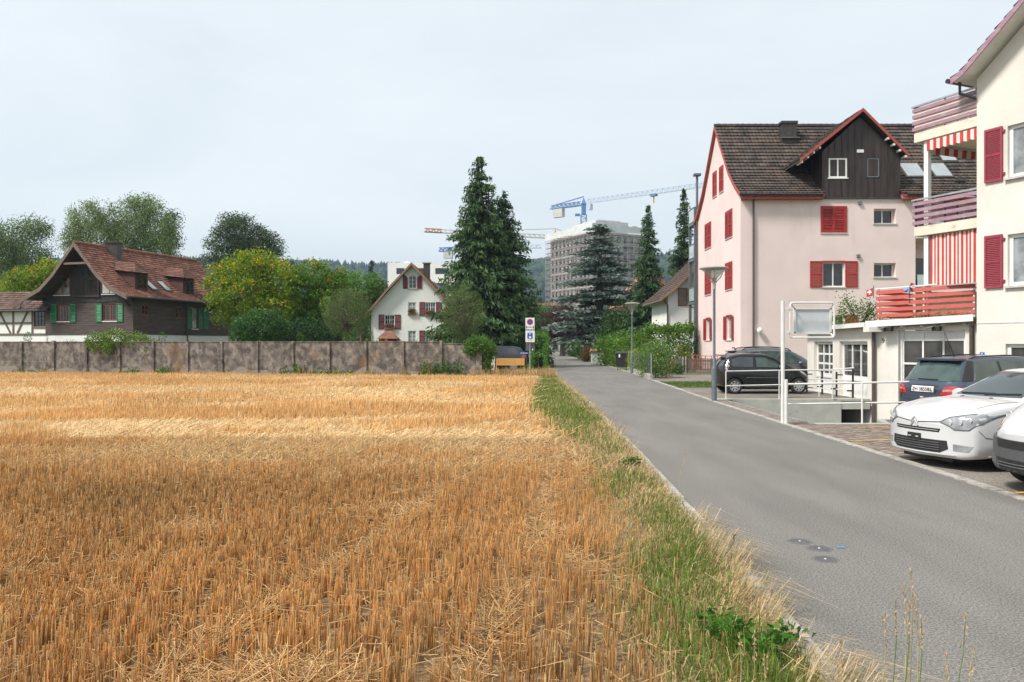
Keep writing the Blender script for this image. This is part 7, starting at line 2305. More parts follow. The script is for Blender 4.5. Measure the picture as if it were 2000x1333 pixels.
# -- grey people carrier behind it
sc_ = Car('grey_people_carrier', 'dark grey people carrier with roof rails parked behind the black hatchback', 'paint_grey',
		  [(0, .72, .38, .88, .90, .56), (.08, .85, .30, .98, 1.05, .60), (.22, .88, .27, 1.02, 1.32, .62), (.45, .90, .25, 1.03, 1.52, .63), (.9, .905, .24, 1.02, 1.62, .64), (1.8, .905, .24, 1.01, 1.66, .64), (2.5, .905, .24, .99, 1.60, .63),
		   (3.05, .90, .24, .98, 1.36, .64), (3.5, .90, .24, .96, 1.10, .70), (3.75, .89, .24, .93, 1.0, .72), (4.05, .86, .25, .82, .88, .66), (4.22, .81, .28, .68, .74, .6), (4.28, .75, .34, .60, .66, .55)],
		  (.82, 3.5), (PX(1418, 33.0) - .2, 33.0, 0), (1, 0), wr=.32)
C = sc_
for vw in ('right', 'left'):
	C.patch('side_window', [(.62, 1.08), (1.35, 1.06), (1.35, 1.50), (.80, 1.50)], vw, 'privacy_glass', .006)
	C.patch('side_window', [(1.42, 1.06), (2.35, 1.04), (2.35, 1.50), (1.42, 1.53)], vw, 'car_glass_green', .006)
	C.patch('side_window', [(2.42, 1.04), (3.2, 1.02), (2.75, 1.38), (2.42, 1.48)], vw, 'car_glass_green', .006)
	rr_ = []
for sg in (1, -1):
	rr_ = []
	for x in np.linspace(.7, 2.7, 14):
		p, nn = C.hit((x, sg * .57, 3), (0, 0, -1)); rr_.append(p + Vector((0, 0, .05 if .8 < x < 2.6 else 0)))
	MB().tube(rr_, .02, 6).build('roof_rail', 'black_plastic', C.t, smooth=True)
C.patch('rear_window', [(-.62, 1.06), (.62, 1.06), (.54, 1.46), (-.54, 1.46)], 'rear', 'privacy_glass', .006)
C.patch('windscreen', [(-.64, 1.06), (.64, 1.06), (.56, 1.46), (-.56, 1.46)], 'front', 'car_glass_green', .006)
MB().box(.32, .55, -.56, .56, 1.50, 1.54).build('spoiler', 'black_plastic', C.t, bevel=.01)
C.mirror_wing(2.95, .9, 1.06, 'paint_grey'); C.line('roof_trim', [(.9, 1.535), (1.8, 1.57), (2.5, 1.52)], 'side', 'lamp_chrome', .014, .004, both=True)
MB().tube([(.62, .0, 1.56), (.55, .0, 1.66), (.45, 0, 1.66)], .025, 6).build('aerial', 'black_plastic', C.t)

# -- dark estate car behind the orange board, heading left
sv = Car('dark_estate_car', 'dark grey estate car parked behind the orange board under the spruces', 'paint_night',
		 [(0, .72, .40, .92, .94, .56), (.08, .86, .32, 1.02, 1.06, .62), (.22, .91, .29, 1.06, 1.28, .64), (.50, .925, .27, 1.06, 1.55, .65), (1.0, .93, .26, 1.05, 1.64, .66), (2.0, .93, .26, 1.04, 1.66, .66), (2.7, .93, .26, 1.02, 1.58, .65), (3.2, .925, .26, 1.01, 1.34, .68), (3.6, .92, .26, 1.0, 1.10, .74), (4.1, .91, .27, .95, 1.0, .74), (4.45, .87, .29, .84, .88, .68), (4.62, .80, .36, .68, .72, .6)],
		 (.9, 3.65), (PX(1030, 53.5), 53.5, 0), (-1, .06), wr=.34)
C = sv
for vw in ('right', 'left'):
	C.patch('side_window', [(.55, 1.10), (1.25, 1.09), (1.25, 1.52), (.78, 1.52)], vw, 'privacy_glass', .006)
	C.patch('side_window', [(1.32, 1.09), (2.2, 1.08), (2.2, 1.54), (1.32, 1.55)], vw, 'privacy_glass', .006)
	C.patch('side_window', [(2.28, 1.08), (3.2, 1.06), (2.75, 1.44), (2.28, 1.52)], vw, 'car_glass_green', .006)
C.patch('rear_window', [(-.62, 1.12), (.62, 1.12), (.54, 1.5), (-.54, 1.5)], 'rear', 'privacy_glass', .006)
for sg, vw in ((1, 'left'), (-1, 'right')):
	t2 = C.patch('tail_light', [(.07, .84), (.36, .86), (.36, 1.04), (.12, 1.05)], vw, 'lamp_red', .010)
	C.patch('clear_band', [(.10, .92), (.30, .92), (.30, .96), (.11, .97)], vw, 'lamp_clear', .016, t2)
C.patch('tail_light', [(.55, .86), (.86, .86), (.86, 1.04), (.60, 1.04)], 'rear', 'lamp_red', .01, both=True)
for x in (1.45, 2.4):
	C.patch('door_handle', [(x, .93), (x + .2, .93), (x + .2, .965), (x, .965)], 'side', 'black_plastic', .02, both=True)
C.line('door_gap', [(1.28, 1.06), (1.28, .5)], 'side', 'seam', .012, .003, both=True); C.line('door_gap', [(2.24, 1.06), (2.24, .35)], 'side', 'seam', .012, .003, both=True)
C.mirror_wing(2.95, .93, 1.10, 'paint_night')

# -- far parked cars at the end of the lane, a few pixels each
simple = [(0, .70, .38, .85, .87, .55), (.1, .86, .28, .95, 1.0, .60), (.5, .88, .25, .96, 1.35, .62), (1.2, .88, .24, .95, 1.47, .62), (2.2, .88, .24, .93, 1.44, .62), (3.0, .88, .24, .92, 1.10, .66), (3.4, .87, .24, .90, .96, .70), (4.0, .84, .26, .76, .80, .62), (4.2, .76, .34, .58, .62, .5)]
for i, (px, d, pm_, hd, lb) in enumerate(((1076, 132, 'paint_white', (-.9, -.4), 'far white car parked left at the end of the lane'), (1109, 134, 'paint_silver', (.3, -.95), 'far pale car parked behind the dark red tree trunk'),
								   (1117, 137, 'paint_blue', (.2, -.98), 'far blue car parked right of the dark red tree'), (1126, 138, 'paint_white', (.2, -.98), 'far white car parked behind the round shrub at the lane end'))):
	c = Car('far_parked_car', lb, pm_, simple, (.8, 3.4), (PX(px, d), d, .01), hd, n=30, group='cars parked at the far end of the lane')
	c.patch('windscreen', [(-.6, 1.0), (.6, 1.0), (.52, 1.38), (-.52, 1.38)], 'front', 'car_glass', cuts=1)
	c.patch('side_window', [(.7, 1.0), (2.9, .98), (2.4, 1.36), (1.0, 1.38)], 'side', 'car_glass', both=True, cuts=2)
	c.patch('headlight', [(.5, .68), (.72, .66), (.72, .78), (.5, .76)], 'front', 'lamp_clear', both=True, cuts=1)
# ------------------------------------------------------------------ vegetation
def leaf_quads(P_, size, cols, ax=None, ratio=.55, bend=.25, up=.0):
	"""diamond-shaped leaves at points P_ (n,3); ax: preferred leaf axis (n,3) or None"""
	n = len(P_)
	a = nr.normal(0, 1, (n, 3)) if ax is None else ax + nr.normal(0, .35, (n, 3))
	a /= np.linalg.norm(a, axis=1, keepdims=True) + 1e-9
	b = nr.normal(0, 1, (n, 3)); b[:, 2] *= (1 - up)
	b -= a * (a * b).sum(1, keepdims=True)
	b /= np.linalg.norm(b, axis=1, keepdims=True) + 1e-9
	c = np.cross(a, b)
	s_ = (np.asarray(size) * np.ones(n))[:, None] * nr.uniform(.7, 1.3, (n, 1))
	w = s_ * ratio
	V = np.empty((n, 4, 3))
	V[:, 0] = P_ - a * s_ * .5
	V[:, 1] = P_ + b * w * .5 + c * s_ * bend * .3
	V[:, 2] = P_ + a * s_ * .5
	V[:, 3] = P_ - b * w * .5 + c * s_ * bend * .3
	C = np.repeat(cols[:, None, :], 4, axis=1)
	return V.reshape(-1, 3), np.arange(n * 4).reshape(n, 4), C.reshape(-1, 3)

LEAF_GAIN = 1.55
def merge(parts):
	V, F, C, o = [], [], [], 0
	for v, f, c in parts:
		V.append(v); F.append(f + o); C.append(c); o += len(v)
	return np.concatenate(V), np.concatenate(F), np.concatenate(C)

def colour(n, base, var=.22, hue=.12):
	g = np.clip(nr.normal(1, var, (n, 1)), .4, 1.8) * LEAF_GAIN
	h = nr.normal(1, hue, (n, 1))
	c = np.array(base)[None, :] * g
	c[:, 0:1] *= h
	return np.clip(c, .002, 1)

def trunk_mesh(h, r, lobes, base=(0, 0, 0), limbs=True, wob=.15):
	mb = MB()
	top = h * .62
	pts = [Vector(base) + Vector((rnd.uniform(-wob, wob) * k / 5, rnd.uniform(-wob, wob) * k / 5, top * k / 5)) for k in range(6)]
	pts[0] = Vector(base) - Vector((0, 0, .1))
	mb.tube(pts, [r * (1.25 - .8 * k / 5) for k in range(6)], 8)
	if limbs:
		for c in lobes:
			k = rnd.randint(2, 4)
			a = pts[k]
			c = Vector(c)
			m = a.lerp(c, .5) + Vector((rnd.uniform(-.2, .2), rnd.uniform(-.2, .2), .15 * (c - a).length))
			mb.tube([a, m, c], [r * .5, r * .3, r * .10], 6)
	return mb

def broad_tree(name, label, loc, lobes, n_clump, per, leaf, base, cat='tree', trunk_h=None, trunk_r=.2, clump_r=.4, flowers=None, bark='bark', ratio=.6, group=None, shell=.62, droop=0.0, var=.22, tvar=.25):
	"""lobes: ellipsoids (cx,cy,cz,rx,ry,rz) local to the foot"""
	t = thing(name, label, cat, loc, group=group)
	L = np.array(lobes, dtype=float)
	vol = (L[:, 3] * L[:, 4] * L[:, 5]) ** .67
	pick = nr.choice(len(L), n_clump, p=vol / vol.sum())
	d = nr.normal(0, 1, (n_clump, 3)); d /= np.linalg.norm(d, axis=1, keepdims=True)
	rr = shell + (1.06 - shell) * nr.uniform(0, 1, (n_clump, 1)) ** .6
	C = L[pick, :3] + d * rr * L[pick, 3:6]
	keep = C[:, 2] > .25
	C, d = C[keep], d[keep]
	n = len(C)
	tone = np.clip(nr.normal(1, tvar, (n, 1)), .5, 1.6)
	pts = np.repeat(C, per, axis=0) + np.clip(nr.normal(0, 1, (n * per, 3)), -1.7, 1.7) * clump_r * np.array([1, 1, .75])
	if droop:
		pts[:, 2] -= np.abs(nr.normal(0, droop, n * per))
	cols = colour(n * per, base, var) * np.repeat(tone, per, axis=0)
	ax = None
	if droop:
		ax = np.tile(np.array([0, 0, -1.0]), (n * per, 1)) + nr.normal(0, .5, (n * per, 3))
	parts = [leaf_quads(pts, leaf, cols, ax, ratio)]
	if flowers:
		k, fc, fs = flowers
		up_ = C[(d[:, 2] > -.1)]
		q = up_[nr.choice(len(up_), k)]
		q = np.repeat(q, 9, axis=0) + nr.normal(0, .13, (k * 9, 3)) + np.array([0, 0, .12])
		parts.append(leaf_quads(q, fs, colour(k * 9, fc, .15, .06) / LEAF_GAIN * 1.3, None, .7))
	crown = np_mesh('crown', *merge(parts), 'leaf', t)
	th = trunk_h or (L[:, 2] + L[:, 5]).max()
	trunk_mesh(th, trunk_r, [tuple(l[:3]) for l in lobes]).build('trunk', bark, t, smooth=True)
	return t

def conifer(name, label, loc, h, rmax, z0, base, n_whorl, per=9, droop=.25, power=.85, spray=.36, tip=None, seed_bias=0, irregular=.2, density=1.0, group=None, layered=False, upturn=.12):
	t = thing(name, label, 'tree', loc, group=group)
	pts, axs, cols, sz = [], [], [], []
	n_whorl = int(n_whorl * (1.15 if layered else 1.7))
	mbt = MB()
	mbt.tube([(0, 0, -.1), (0, 0, h * .5), (0, 0, h * .98)], [rmax * .085 + .08, rmax * .05 + .04, .02], 8)
	for w in range(n_whorl):
		f = (w + rnd.uniform(-1.2, 1.2)) / n_whorl
		f = max(0, min(.995, f))
		z = z0 + (h - z0) * f
		R_ = rmax * (1 - f) ** power + .10
		nb = max(4, int(per * (.55 + .6 * (1 - f))))
		for k in range(nb):
			an = rnd.uniform(0, 2 * math.pi)
			ln = R_ * rnd.uniform(1 - irregular * 1.4, 1 + irregular * .5)
			z = z0 + (h - z0) * max(0, min(.99, f + rnd.uniform(-.6, .6) / n_whorl))
			dx, dy = math.cos(an), math.sin(an)
			st_ = max(3, int(ln / (.25 if not layered else .28) * density))
			sh = rnd.uniform(.7, 1.3)
			dr = droop * rnd.uniform(.6, 1.5) * (1 - .55 * f)
			if ln > .8:
				mbt.tube([(0, 0, z), (dx * ln * .5, dy * ln * .5, z - dr * ln * .4), (dx * ln * .85, dy * ln * .85, z - dr * ln * .72)], [.045, .028, .008], 4)
			for q in range(st_):
				u = (q + .6 + rnd.uniform(-.3, .3)) / st_
				if u < .12: continue
				zz = z - dr * ln * u + upturn * ln * u * u * u
				wdt = ln * .30 * (1 - .55 * u) * (1.0 if not layered else 1.2) + .05
				m = 4 if ln > 1 else 3
				for e in range(m):
					side = rnd.uniform(-1, 1)
					off = side * wdt
					pts.append((dx * ln * u - dy * off, dy * ln * u + dx * off, zz - abs(off) * (.35 if not layered else .1) + (rnd.uniform(-.22, .08) if not layered else rnd.uniform(-.06, .06))))
					hang = (not layered) and rnd.random() < .45
					axs.append((dx * .25, dy * .25, -1.0) if hang else (dx * .8 - dy * side * 1.0, dy * .8 + dx * side * 1.0, -.38 * (1 - f) - .1 if not layered else .02))
					g = sh * rnd.uniform(.75, 1.25)
					c = np.array(base) * g * 1.5
					if tip is not None and u > .72:
						c = np.array(tip) * g * 1.5
					cols.append(c)
					sz.append(spray * 1.05 * (1.1 - .4 * f) * rnd.uniform(.8, 1.2))
		# inner dark shoots keep the trunk hidden
	pts, axs, cols, sz = np.array(pts), np.array(axs), np.array(cols), np.array(sz)
	v, f_, c = leaf_quads(pts, sz, cols, axs, ratio=.26 if not layered else .34, bend=.5)
	np_mesh('crown', v, f_, c, 'needle', t)
	mbt.build('trunk', 'bark', t, smooth=True)
	return t

def hedge(name, label, pts_fn, n, leaf, base, cat='hedge', material='leaf', ratio=.65, flowers=None, group=None, loc=(0, 0, 0), var=.25, stems=None):
	t = thing(name, label, cat, loc, group=group)
	p = pts_fn(n)
	tone = np.array([1 + .35 * mnoise.noise((q[0] * 1.3, q[1] * 1.3, q[2] * 1.6)) for q in p])[:, None]
	parts = [leaf_quads(p, leaf, colour(n, base, var) * tone, None, ratio)]
	if flowers:
		k, fc, fs = flowers
		q = p[nr.choice(n, k)] + nr.normal(0, .04, (k, 3))
		parts.append(leaf_quads(q, fs, colour(k, fc, .12, .05) / LEAF_GAIN, None, .9))
	np_mesh('foliage', *merge(parts), material, t)
	mb = MB()
	for s_ in (stems or [((0, 0, -.05), (.02, 0, .5))]):
		mb.tube([Vector(s_[0]), Vector(s_[0]).lerp(Vector(s_[1]), .5) + Vector((.03, 0, 0)), Vector(s_[1])], [.035, .028, .015], 6)
	mb.build('stem', 'bark', t, smooth=True)
	return t

def ell_pts(ells, shell=.55, zmin=.03, rough=.08):
	E = np.array(ells, dtype=float)
	def f(n):
		out = np.zeros((0, 3))
		while len(out) < n:
			vol = (E[:, 3] * E[:, 4] * E[:, 5]) ** .67
			k = nr.choice(len(E), n, p=vol / vol.sum())
			d = nr.normal(0, 1, (n, 3)); d /= np.linalg.norm(d, axis=1, keepdims=True)
			bump = np.array([1 + .16 * mnoise.noise((q[0] * 2.2 + i, q[1] * 2.2, q[2] * 2.2)) for q, i in zip(d, k)])[:, None]
			r = (shell + (1 - shell) * nr.uniform(0, 1, (n, 1)) ** .55) * bump
			p = E[k, :3] + d * r * E[k, 3:6] + nr.normal(0, rough, (n, 3))
			out = np.concatenate([out, p[p[:, 2] > zmin]])
		return out[:n]
	return f

G_SPR, G_SPR_T = (.026, .052, .024), (.055, .098, .036)
G_CED, G_CED_T = (.066, .094, .076), (.118, .152, .130)
# big pair of spruces beside the lane
conifer('spruce_tree', 'tallest dark spruce beside the lane, left of its lower twin', (PX(936, 60), 60, 0), 16.1, 3.9, .5, G_SPR, 48, 14, .42, .70, .46, G_SPR_T, irregular=.36, density=1.5, group='dark spruces')
conifer('spruce_tree', 'second dark spruce growing close to the tallest spruce on its right', (PX(983, 61.5), 61.5, 0), 13.6, 3.9, .4, G_SPR, 42, 14, .42, .66, .46, G_SPR_T, irregular=.34, density=1.5, group='dark spruces')
# cedar and the two slim spruces right of the lane
conifer('blue_cedar', 'blue grey cedar with tiered branches right of the lane', (PX(1172, 86), 86, 0), 14.9, 5.5, 2.8, G_CED, 26, 16, .14, .58, .55, G_CED_T, irregular=.60, density=1.3, layered=True, upturn=.02)
conifer('spruce_tree', 'slim dark spruce between the blue cedar and the white house', (PX(1266, 78), 78, 0), 15.4, 2.9, .6, (.026, .056, .022), 44, 12, .34, .80, .46, (.045, .085, .032), irregular=.3, density=1.2, group='dark spruces')
conifer('spruce_tree', 'slim tall spruce rising behind the white house roof', (PX(1336, 82), 82, 0), 17.8, 3.1, 1.0, (.024, .050, .021), 46, 11, .34, .80, .46, (.042, .08, .03), irregular=.3, density=1.1, group='dark spruces')
for px, d, hh, rm, lb in ((690, 150, 15.2, 2.6, 'small far dark conifer, left one before the hills'), (726, 150, 17.4, 3.2, 'dark far conifer left of the white gabled house'), (571, 120, 14.2, 2.3, 'dark far conifer top right of the round pine')):
	conifer('far_conifer', lb, (PX(px, d), d, 0), hh, rm, 1, (.020, .040, .024), 30, 8, .3, .75, .8, None, irregular=.35, density=.7, group='far conifers')
# birches and the round pine behind the timber house
YB = (.075, .115, .045)
def tree_px(name, label, px, d, blobs, **kw):
	"""blobs given as photograph ellipses (x, y, rx, ry) at distance d"""
	lobes = []
	x0 = PX(px, d)
	for (bx, by, rx, ry) in blobs:
		k = d / FPX
		lobes.append((PX(bx, d) - x0, rnd.uniform(-.25, .25) * rx * k, PZ(by, d), rx * k, rx * k * .9, ry * k))
	return broad_tree(name, label, (x0, d, 0), lobes, **kw)
tree_px('birch_tree', 'tall airy birch behind the roof of the timber house, left half', 205, 84, [(165, 420, 32, 26), (190, 455, 48, 40), (150, 470, 26, 34), (215, 425, 34, 30), (225, 470, 38, 34), (180, 400, 16, 10), (140, 455, 14, 30)],
		n_clump=460, per=46, leaf=.165, base=(.125, .165, .062), clump_r=.34, droop=.5, bark='bark_birch', trunk_r=.22, shell=.5, ratio=.6, group='birches')
tree_px('birch_tree', 'tall birch behind the chimney of the timber house, right half', 283, 86, [(270, 410, 34, 26), (300, 440, 40, 40), (262, 460, 44, 36), (310, 480, 32, 36), (290, 392, 30, 12), (325, 500, 18, 26)],
		n_clump=470, per=46, leaf=.165, base=(.115, .158, .056), clump_r=.36, droop=.5, bark='bark_birch', trunk_r=.24, shell=.5, ratio=.6, group='birches')
tree_px('pine_tree', 'dark pine peeping out on the right of the birches', 330, 96, [(332, 440, 17, 16), (322, 470, 22, 16), (334, 425, 10, 8)], n_clump=90, per=30, leaf=.3, base=(.045, .07, .03), clump_r=.5, trunk_r=.22, ratio=.35)
tree_px('birch_tree', 'large hanging birch at the left edge of the picture', 30, 76, [(20, 460, 40, 34), (60, 440, 30, 20), (85, 450, 18, 22), (0, 500, 46, 46), (50, 490, 40, 36), (20, 550, 60, 40), (90, 500, 18, 22), (-30, 470, 40, 60), (80, 540, 28, 34)],
		n_clump=660, per=44, leaf=.165, base=(.095, .135, .050), clump_r=.36, droop=.6, bark='bark_birch', trunk_r=.25, shell=.5, group='birches')
tree_px('pine_tree', 'large round dark pine between timber house and yellow flowering trees', 482, 92, [(470, 450, 44, 26), (440, 480, 32, 34), (500, 480, 46, 34), (525, 500, 30, 26), (470, 500, 50, 34), (405, 515, 22, 18), (455, 432, 26, 12)],
		n_clump=600, per=40, leaf=.26, base=(.046, .070, .028), clump_r=.40, trunk_r=.35, shell=.55, ratio=.35, tvar=.3)
# yellow-flowering trees
YG = (.120, .182, .016)
YF = (30, (.62, .42, .02), .26)
tree_px('flowering_tree', 'broad bright green tree full of yellow blossom beside the timber house', 495, 57, [(470, 530, 46, 30), (430, 560, 30, 34), (510, 530, 48, 32), (540, 560, 40, 36), (480, 580, 60, 36), (450, 610, 40, 26), (525, 600, 50, 34), (500, 505, 30, 14)],
		n_clump=620, per=34, leaf=.17, base=YG, clump_r=.30, trunk_r=.16, flowers=(300, (.50, .33, .012), .14), shell=.6, group='yellow flowering trees')
tree_px('flowering_tree', 'smaller yellow blossoming tree next to the round topped shrub', 625, 59, [(610, 540, 36, 26), (640, 560, 34, 30), (590, 570, 36, 34), (660, 545, 18, 18), (630, 600, 50, 40), (600, 625, 40, 30), (665, 590, 22, 30)],
		n_clump=480, per=34, leaf=.17, base=(.080, .150, .018), clump_r=.30, trunk_r=.14, flowers=(140, (.40, .26, .012), .13), shell=.6, group='yellow flowering trees')
tree_px('flowering_tree', 'yellow blossoming tree left behind the timber house gable', 60, 63, [(95, 525, 24, 16), (60, 545, 40, 20), (40, 565, 30, 14), (85, 560, 30, 20)],
		n_clump=210, per=32, leaf=.19, base=YG, clump_r=.32, trunk_r=.12, flowers=(80, (.40, .27, .012), .14), shell=.55, group='yellow flowering trees')
tree_px('garden_tree', 'light green tree behind the yellow blossom, left of the white gabled house', 705, 78, [(705, 560, 44, 24), (735, 570, 24, 24), (680, 580, 36, 28), (715, 600, 40, 36)],
		n_clump=330, per=32, leaf=.22, base=(.075, .15, .03), clump_r=.36, trunk_r=.16, shell=.6)
# clipped globe trees
for px, d, c, lb in ((679, 50, (679, 612, 44, 46), 'round clipped shrub tree with twiggy crown left of the white gabled house'), (905, 50.5, (904, 612, 40, 50), 'round clipped shrub tree before the big spruces, right of the white gabled house')):
	k = d / FPX
	t = broad_tree('globe_tree', lb, (PX(px, d), d, 0), [(PX(c[0], d) - PX(px, d), 0, PZ(c[1], d), c[2] * k, c[2] * k, c[3] * k)], n_clump=520, per=20, leaf=.085, base=(.085, .115, .04), clump_r=.14, trunk_r=.07, trunk_h=2.2, shell=.72, ratio=.45, group='clipped globe trees', tvar=.15)
	tw = MB()
	cz, rz2 = PZ(c[1], d), c[3] * k
	for q in range(110):
		d_ = Vector((rnd.gauss(0, 1), rnd.gauss(0, 1), rnd.gauss(.25, .8))).normalized()
		e_ = Vector((d_.x * c[2] * k * .95, d_.y * c[2] * k * .95, cz + d_.z * rz2 * .95))
		tw.tube([(0, 0, cz - rz2 * .85), Vector((0, 0, cz - rz2 * .5)).lerp(e_, .5), e_], [.016, .010, .005], 4, cap=False)
	tw.build('twigs', 'bark', t)
# shrubs behind the wall
def shrub(name, label, px, py, d, rx, ry, n, leaf, base, flowers=None, group=None, cat='shrub', zf=None):
	k = d / FPX
	cz = PZ(py, d)
	return hedge(name, label, ell_pts([(0, 0, cz, rx * k, rx * k * .8, ry * k)]), n, leaf, base, cat, flowers=flowers, group=group, loc=(PX(px, d), d, 0), stems=[((0, 0, -.05), (0, 0, cz))])
shrub('laurel_bush', 'big dark glossy bush between timber house and globe tree', 508, 640, 50, 54, 34, 5200, .15, (.040, .092, .022))
shrub('dark_thicket', 'dark thicket under the yellow blossoming trees behind the wall', 600, 655, 53, 70, 30, 4200, .16, (.022, .05, .016))
for i, (px, lb) in enumerate(((54, 'small clipped box cone left of the timber house'), (317, 'small clipped box cone at the side wall of the timber house'), (452, 'small clipped box cone beside the big glossy bush'), (586, 'small clipped box cone before the dark thicket'),
				   (722, 'small clipped box cone at the left foot of the white gabled house'), (870, 'small clipped box cone right of the white gabled house'))):
	d = 48.2
	k = d / FPX
	hedge('box_cone', lb, ell_pts([(0, 0, PZ(660, d), 7.6 * k, 7.6 * k, 12 * k), (0, 0, 1.0, 7 * k, 7 * k, 1.0)], .8, rough=.015), 900, .055, (.05, .10, .016), 'shrub', group='clipped box cones behind the wall', loc=(PX(px, d), d, 0), stems=[((0, 0, -.05), (0, 0, 1.6))])
# rambling rose over the wall and ivy at its end
def wall_pt(px):
	k = (px - 1000) / FPX
	# intersection of the sight line with the wall line
	t_ = (k * WA.y - WA.x) / (wd.x - k * wd.y)
	q = WA + wd * t_
	return q
q = wall_pt(232)
hedge('climbing_rose', 'bright green rambling shrub hanging over the concrete wall in front of the timber house', ell_pts([(-1.35, .1, 1.95, .75, .45, .52), (-.3, .1, 2.05, .9, .45, .60), (.85, .1, 1.95, .95, .45, .48), (1.7, .05, 1.8, .5, .35, .3), (-.6, -.2, 1.6, .35, .2, .45), (1.75, -.2, 1.45, .2, .15, .3)], .5), 5200, .10, (.11, .17, .025), 'shrub', flowers=(160, (.68, .66, .55), .07), loc=(q.x, q.y + .05, 0), stems=[((-.8, .2, 0), (-.8, .2, 1.9)), ((.5, .2, 0), (.5, .2, 1.9))])
q = wall_pt(935)
hedge('ivy', 'green climbing shrub over the right end of the concrete wall', ell_pts([(0, 0, 1.75, .75, .5, .5), (.55, 0, 1.45, .5, .4, .45), (.5, 0, .8, .28, .3, .7), (-.35, 0, 1.6, .5, .4, .35)], .5), 3800, .10, (.06, .12, .02), 'shrub', loc=(q.x, q.y, 0), stems=[((.4, 0, 0), (.4, 0, 1.6))])
# pots of flowers showing above the wall
for i, (px, fc, lb) in enumerate(((136, (.62, .25, .35), 'pink flowers showing above the wall before the timber house'), (745, (.6, .12, .2), 'pink red roses above the wall before the tiled porch'), (806, (.55, .04, .05), 'red geraniums under the ground floor window of the white gabled house'))):
	d = 48.0
	hedge('flower_bed', lb, ell_pts([(0, 0, 1.82, .55, .2, .22), (0, 0, 1.0, .5, .2, .9)], .4, rough=.05), 700, .08, (.07, .13, .03), 'flowers', flowers=(90, fc, .11), group='flowers behind the wall', loc=(PX(px, d), d, 0), stems=[((0, 0, 0), (0, 0, 1.5))])
for i, (w_, lb) in enumerate(((wins[1], 'red geraniums in the flower box of the small upper window'), (wins[2], 'geraniums in the flower box of the upper right window'), (wins[3], 'pink and red geraniums in the flower box of the left window'))):
	cx = (w_[0] + w_[1]) / 2 - hw + PX(805, D2)
	hedge('window_flowers', lb, ell_pts([(0, 0, .12, (w_[1] - w_[0]) * .5, .14, .2)], .3, zmin=-.1, rough=.03), 380, .09, (.06, .13, .025), 'flowers', flowers=(110, (.55, .06, .09) if i < 2 else (.58, .14, .28), .09), group='window flowers', loc=(cx, D2 - .15, w_[2] + .16), stems=[((0, 0, -.05), (0, 0, .1))])
# hedges right of the lane
def box_hedge_pts(segs, w, h, rough=.12):
	S = [(Vector(a), Vector(b)) for a, b in zip(segs, segs[1:])]
	def f(n):
		out = []
		while len(out) < n:
			a, b = rnd.choice(S)
			u = rnd.random(); base = a.lerp(b, u)
			nx = Vector((-(b - a).y, (b - a).x)).normalized()
			hh = h(base) if callable(h) else h
			hh *= 1 + .13 * mnoise.noise((base.x * .9, base.y * .9, 1)) + .06 * mnoise.noise((base.x * 3, base.y * 3, 5))
			if rnd.random() < .35:
				p = (base + nx * rnd.uniform(-w, w) / 2, hh + rnd.gauss(0, rough))
			else:
				sd = rnd.choice((-1, 1)); z = rnd.random() * hh
				p = (base + nx * sd * (w / 2 + rnd.gauss(-.06, rough) + .12 * mnoise.noise((base.x * 1.5, base.y * 1.5, z * 1.5))), z)
			out.append((p[0].x, p[0].y, max(.03, p[1])))
		return np.array(out)
	return f
HG = (.070, .135, .020)
hedge('garden_hedge', 'bright green overgrown hedge behind the waste container and white house garden', box_hedge_pts([(7.9, 68), (9.6, 57.5), (12.6, 55.5)], 1.6, lambda q: 2.0 + .9 * min(1, max(0, (62 - q.y) / 6)), .16), 9500, .17, HG, stems=[((9, 60, 0), (9, 60, 2)), ((11, 56.5, 0), (11, 56.5, 2)), ((8.4, 65, 0), (8.4, 65, 2))])
hedge('lane_bush', 'green bush at the lane below the blue cedar', ell_pts([(0, 0, 1.2, 1.4, 1.2, 1.5), (1.2, 1, 1.5, 1.5, 1.2, 1.7), (-.9, 2, .8, .9, .8, 1.0)], .5), 3600, .17, (.075, .145, .025), 'shrub', loc=(PX(1196, 74), 75, 0), stems=[((0, 0, 0), (0, 0, 1.4))])
hedge('red_shrub', 'reddish brown shrub left of the tiled gate pillar', ell_pts([(0, 0, .75, .6, .5, .85), (-.2, .2, .5, .5, .5, .6)], .4), 1500, .10, (.11, .055, .025), 'shrub', flowers=(300, (.06, .12, .03), .09), loc=(PX(1147, 78), 78, 0), stems=[((0, 0, 0), (0, 0, .8))])
hedge('round_shrub', 'dark green round shrub at the far end of the lane', ell_pts([(0, 0, 1.1, 1.2, 1.2, 1.3)], .6), 1500, .2, (.04, .085, .02), 'shrub', loc=(PX(1120, 108), 108, 0), stems=[((0, 0, 0), (0, 0, 1))])
hedge('roadside_shrub', 'pale green shrub between round shrub and red shrub at the lane', ell_pts([(0, 0, 1.3, 1.0, 1.0, 1.6), (.8, .5, .9, .9, .8, 1.0)], .5), 1700, .18, (.06, .115, .03), 'shrub', loc=(PX(1137, 92), 92, 0), stems=[((0, 0, 0), (0, 0, 1))])
hedge('flowering_shrub', 'tall shrub with small pink flowers behind the wire fence', ell_pts([(0, 0, 1.0, .85, .8, 1.0), (-.35, .6, .9, .7, .7, .9), (.35, -.2, .7, .6, .6, .8), (.1, .2, 1.6, .5, .5, .5)], .45, rough=.14), 5200, .085, (.085, .15, .035), 'shrub', flowers=(420, (.45, .28, .30), .05), loc=(PX(1276, 42.5) + .1, 42.5, 0), stems=[((0, 0, 0), (0, 0, 1.4)), ((-.3, .5, 0), (-.4, .6, 1.2))])
hedge('yellow_privet', 'yellow green shrub at the left end of the wire fence', ell_pts([(0, 0, .75, .38, .9, .75)], .5), 1500, .08, (.16, .20, .025), 'shrub', loc=(PX(1238, 50), 50.0, 0), stems=[((0, 0, 0), (0, 0, .8))])
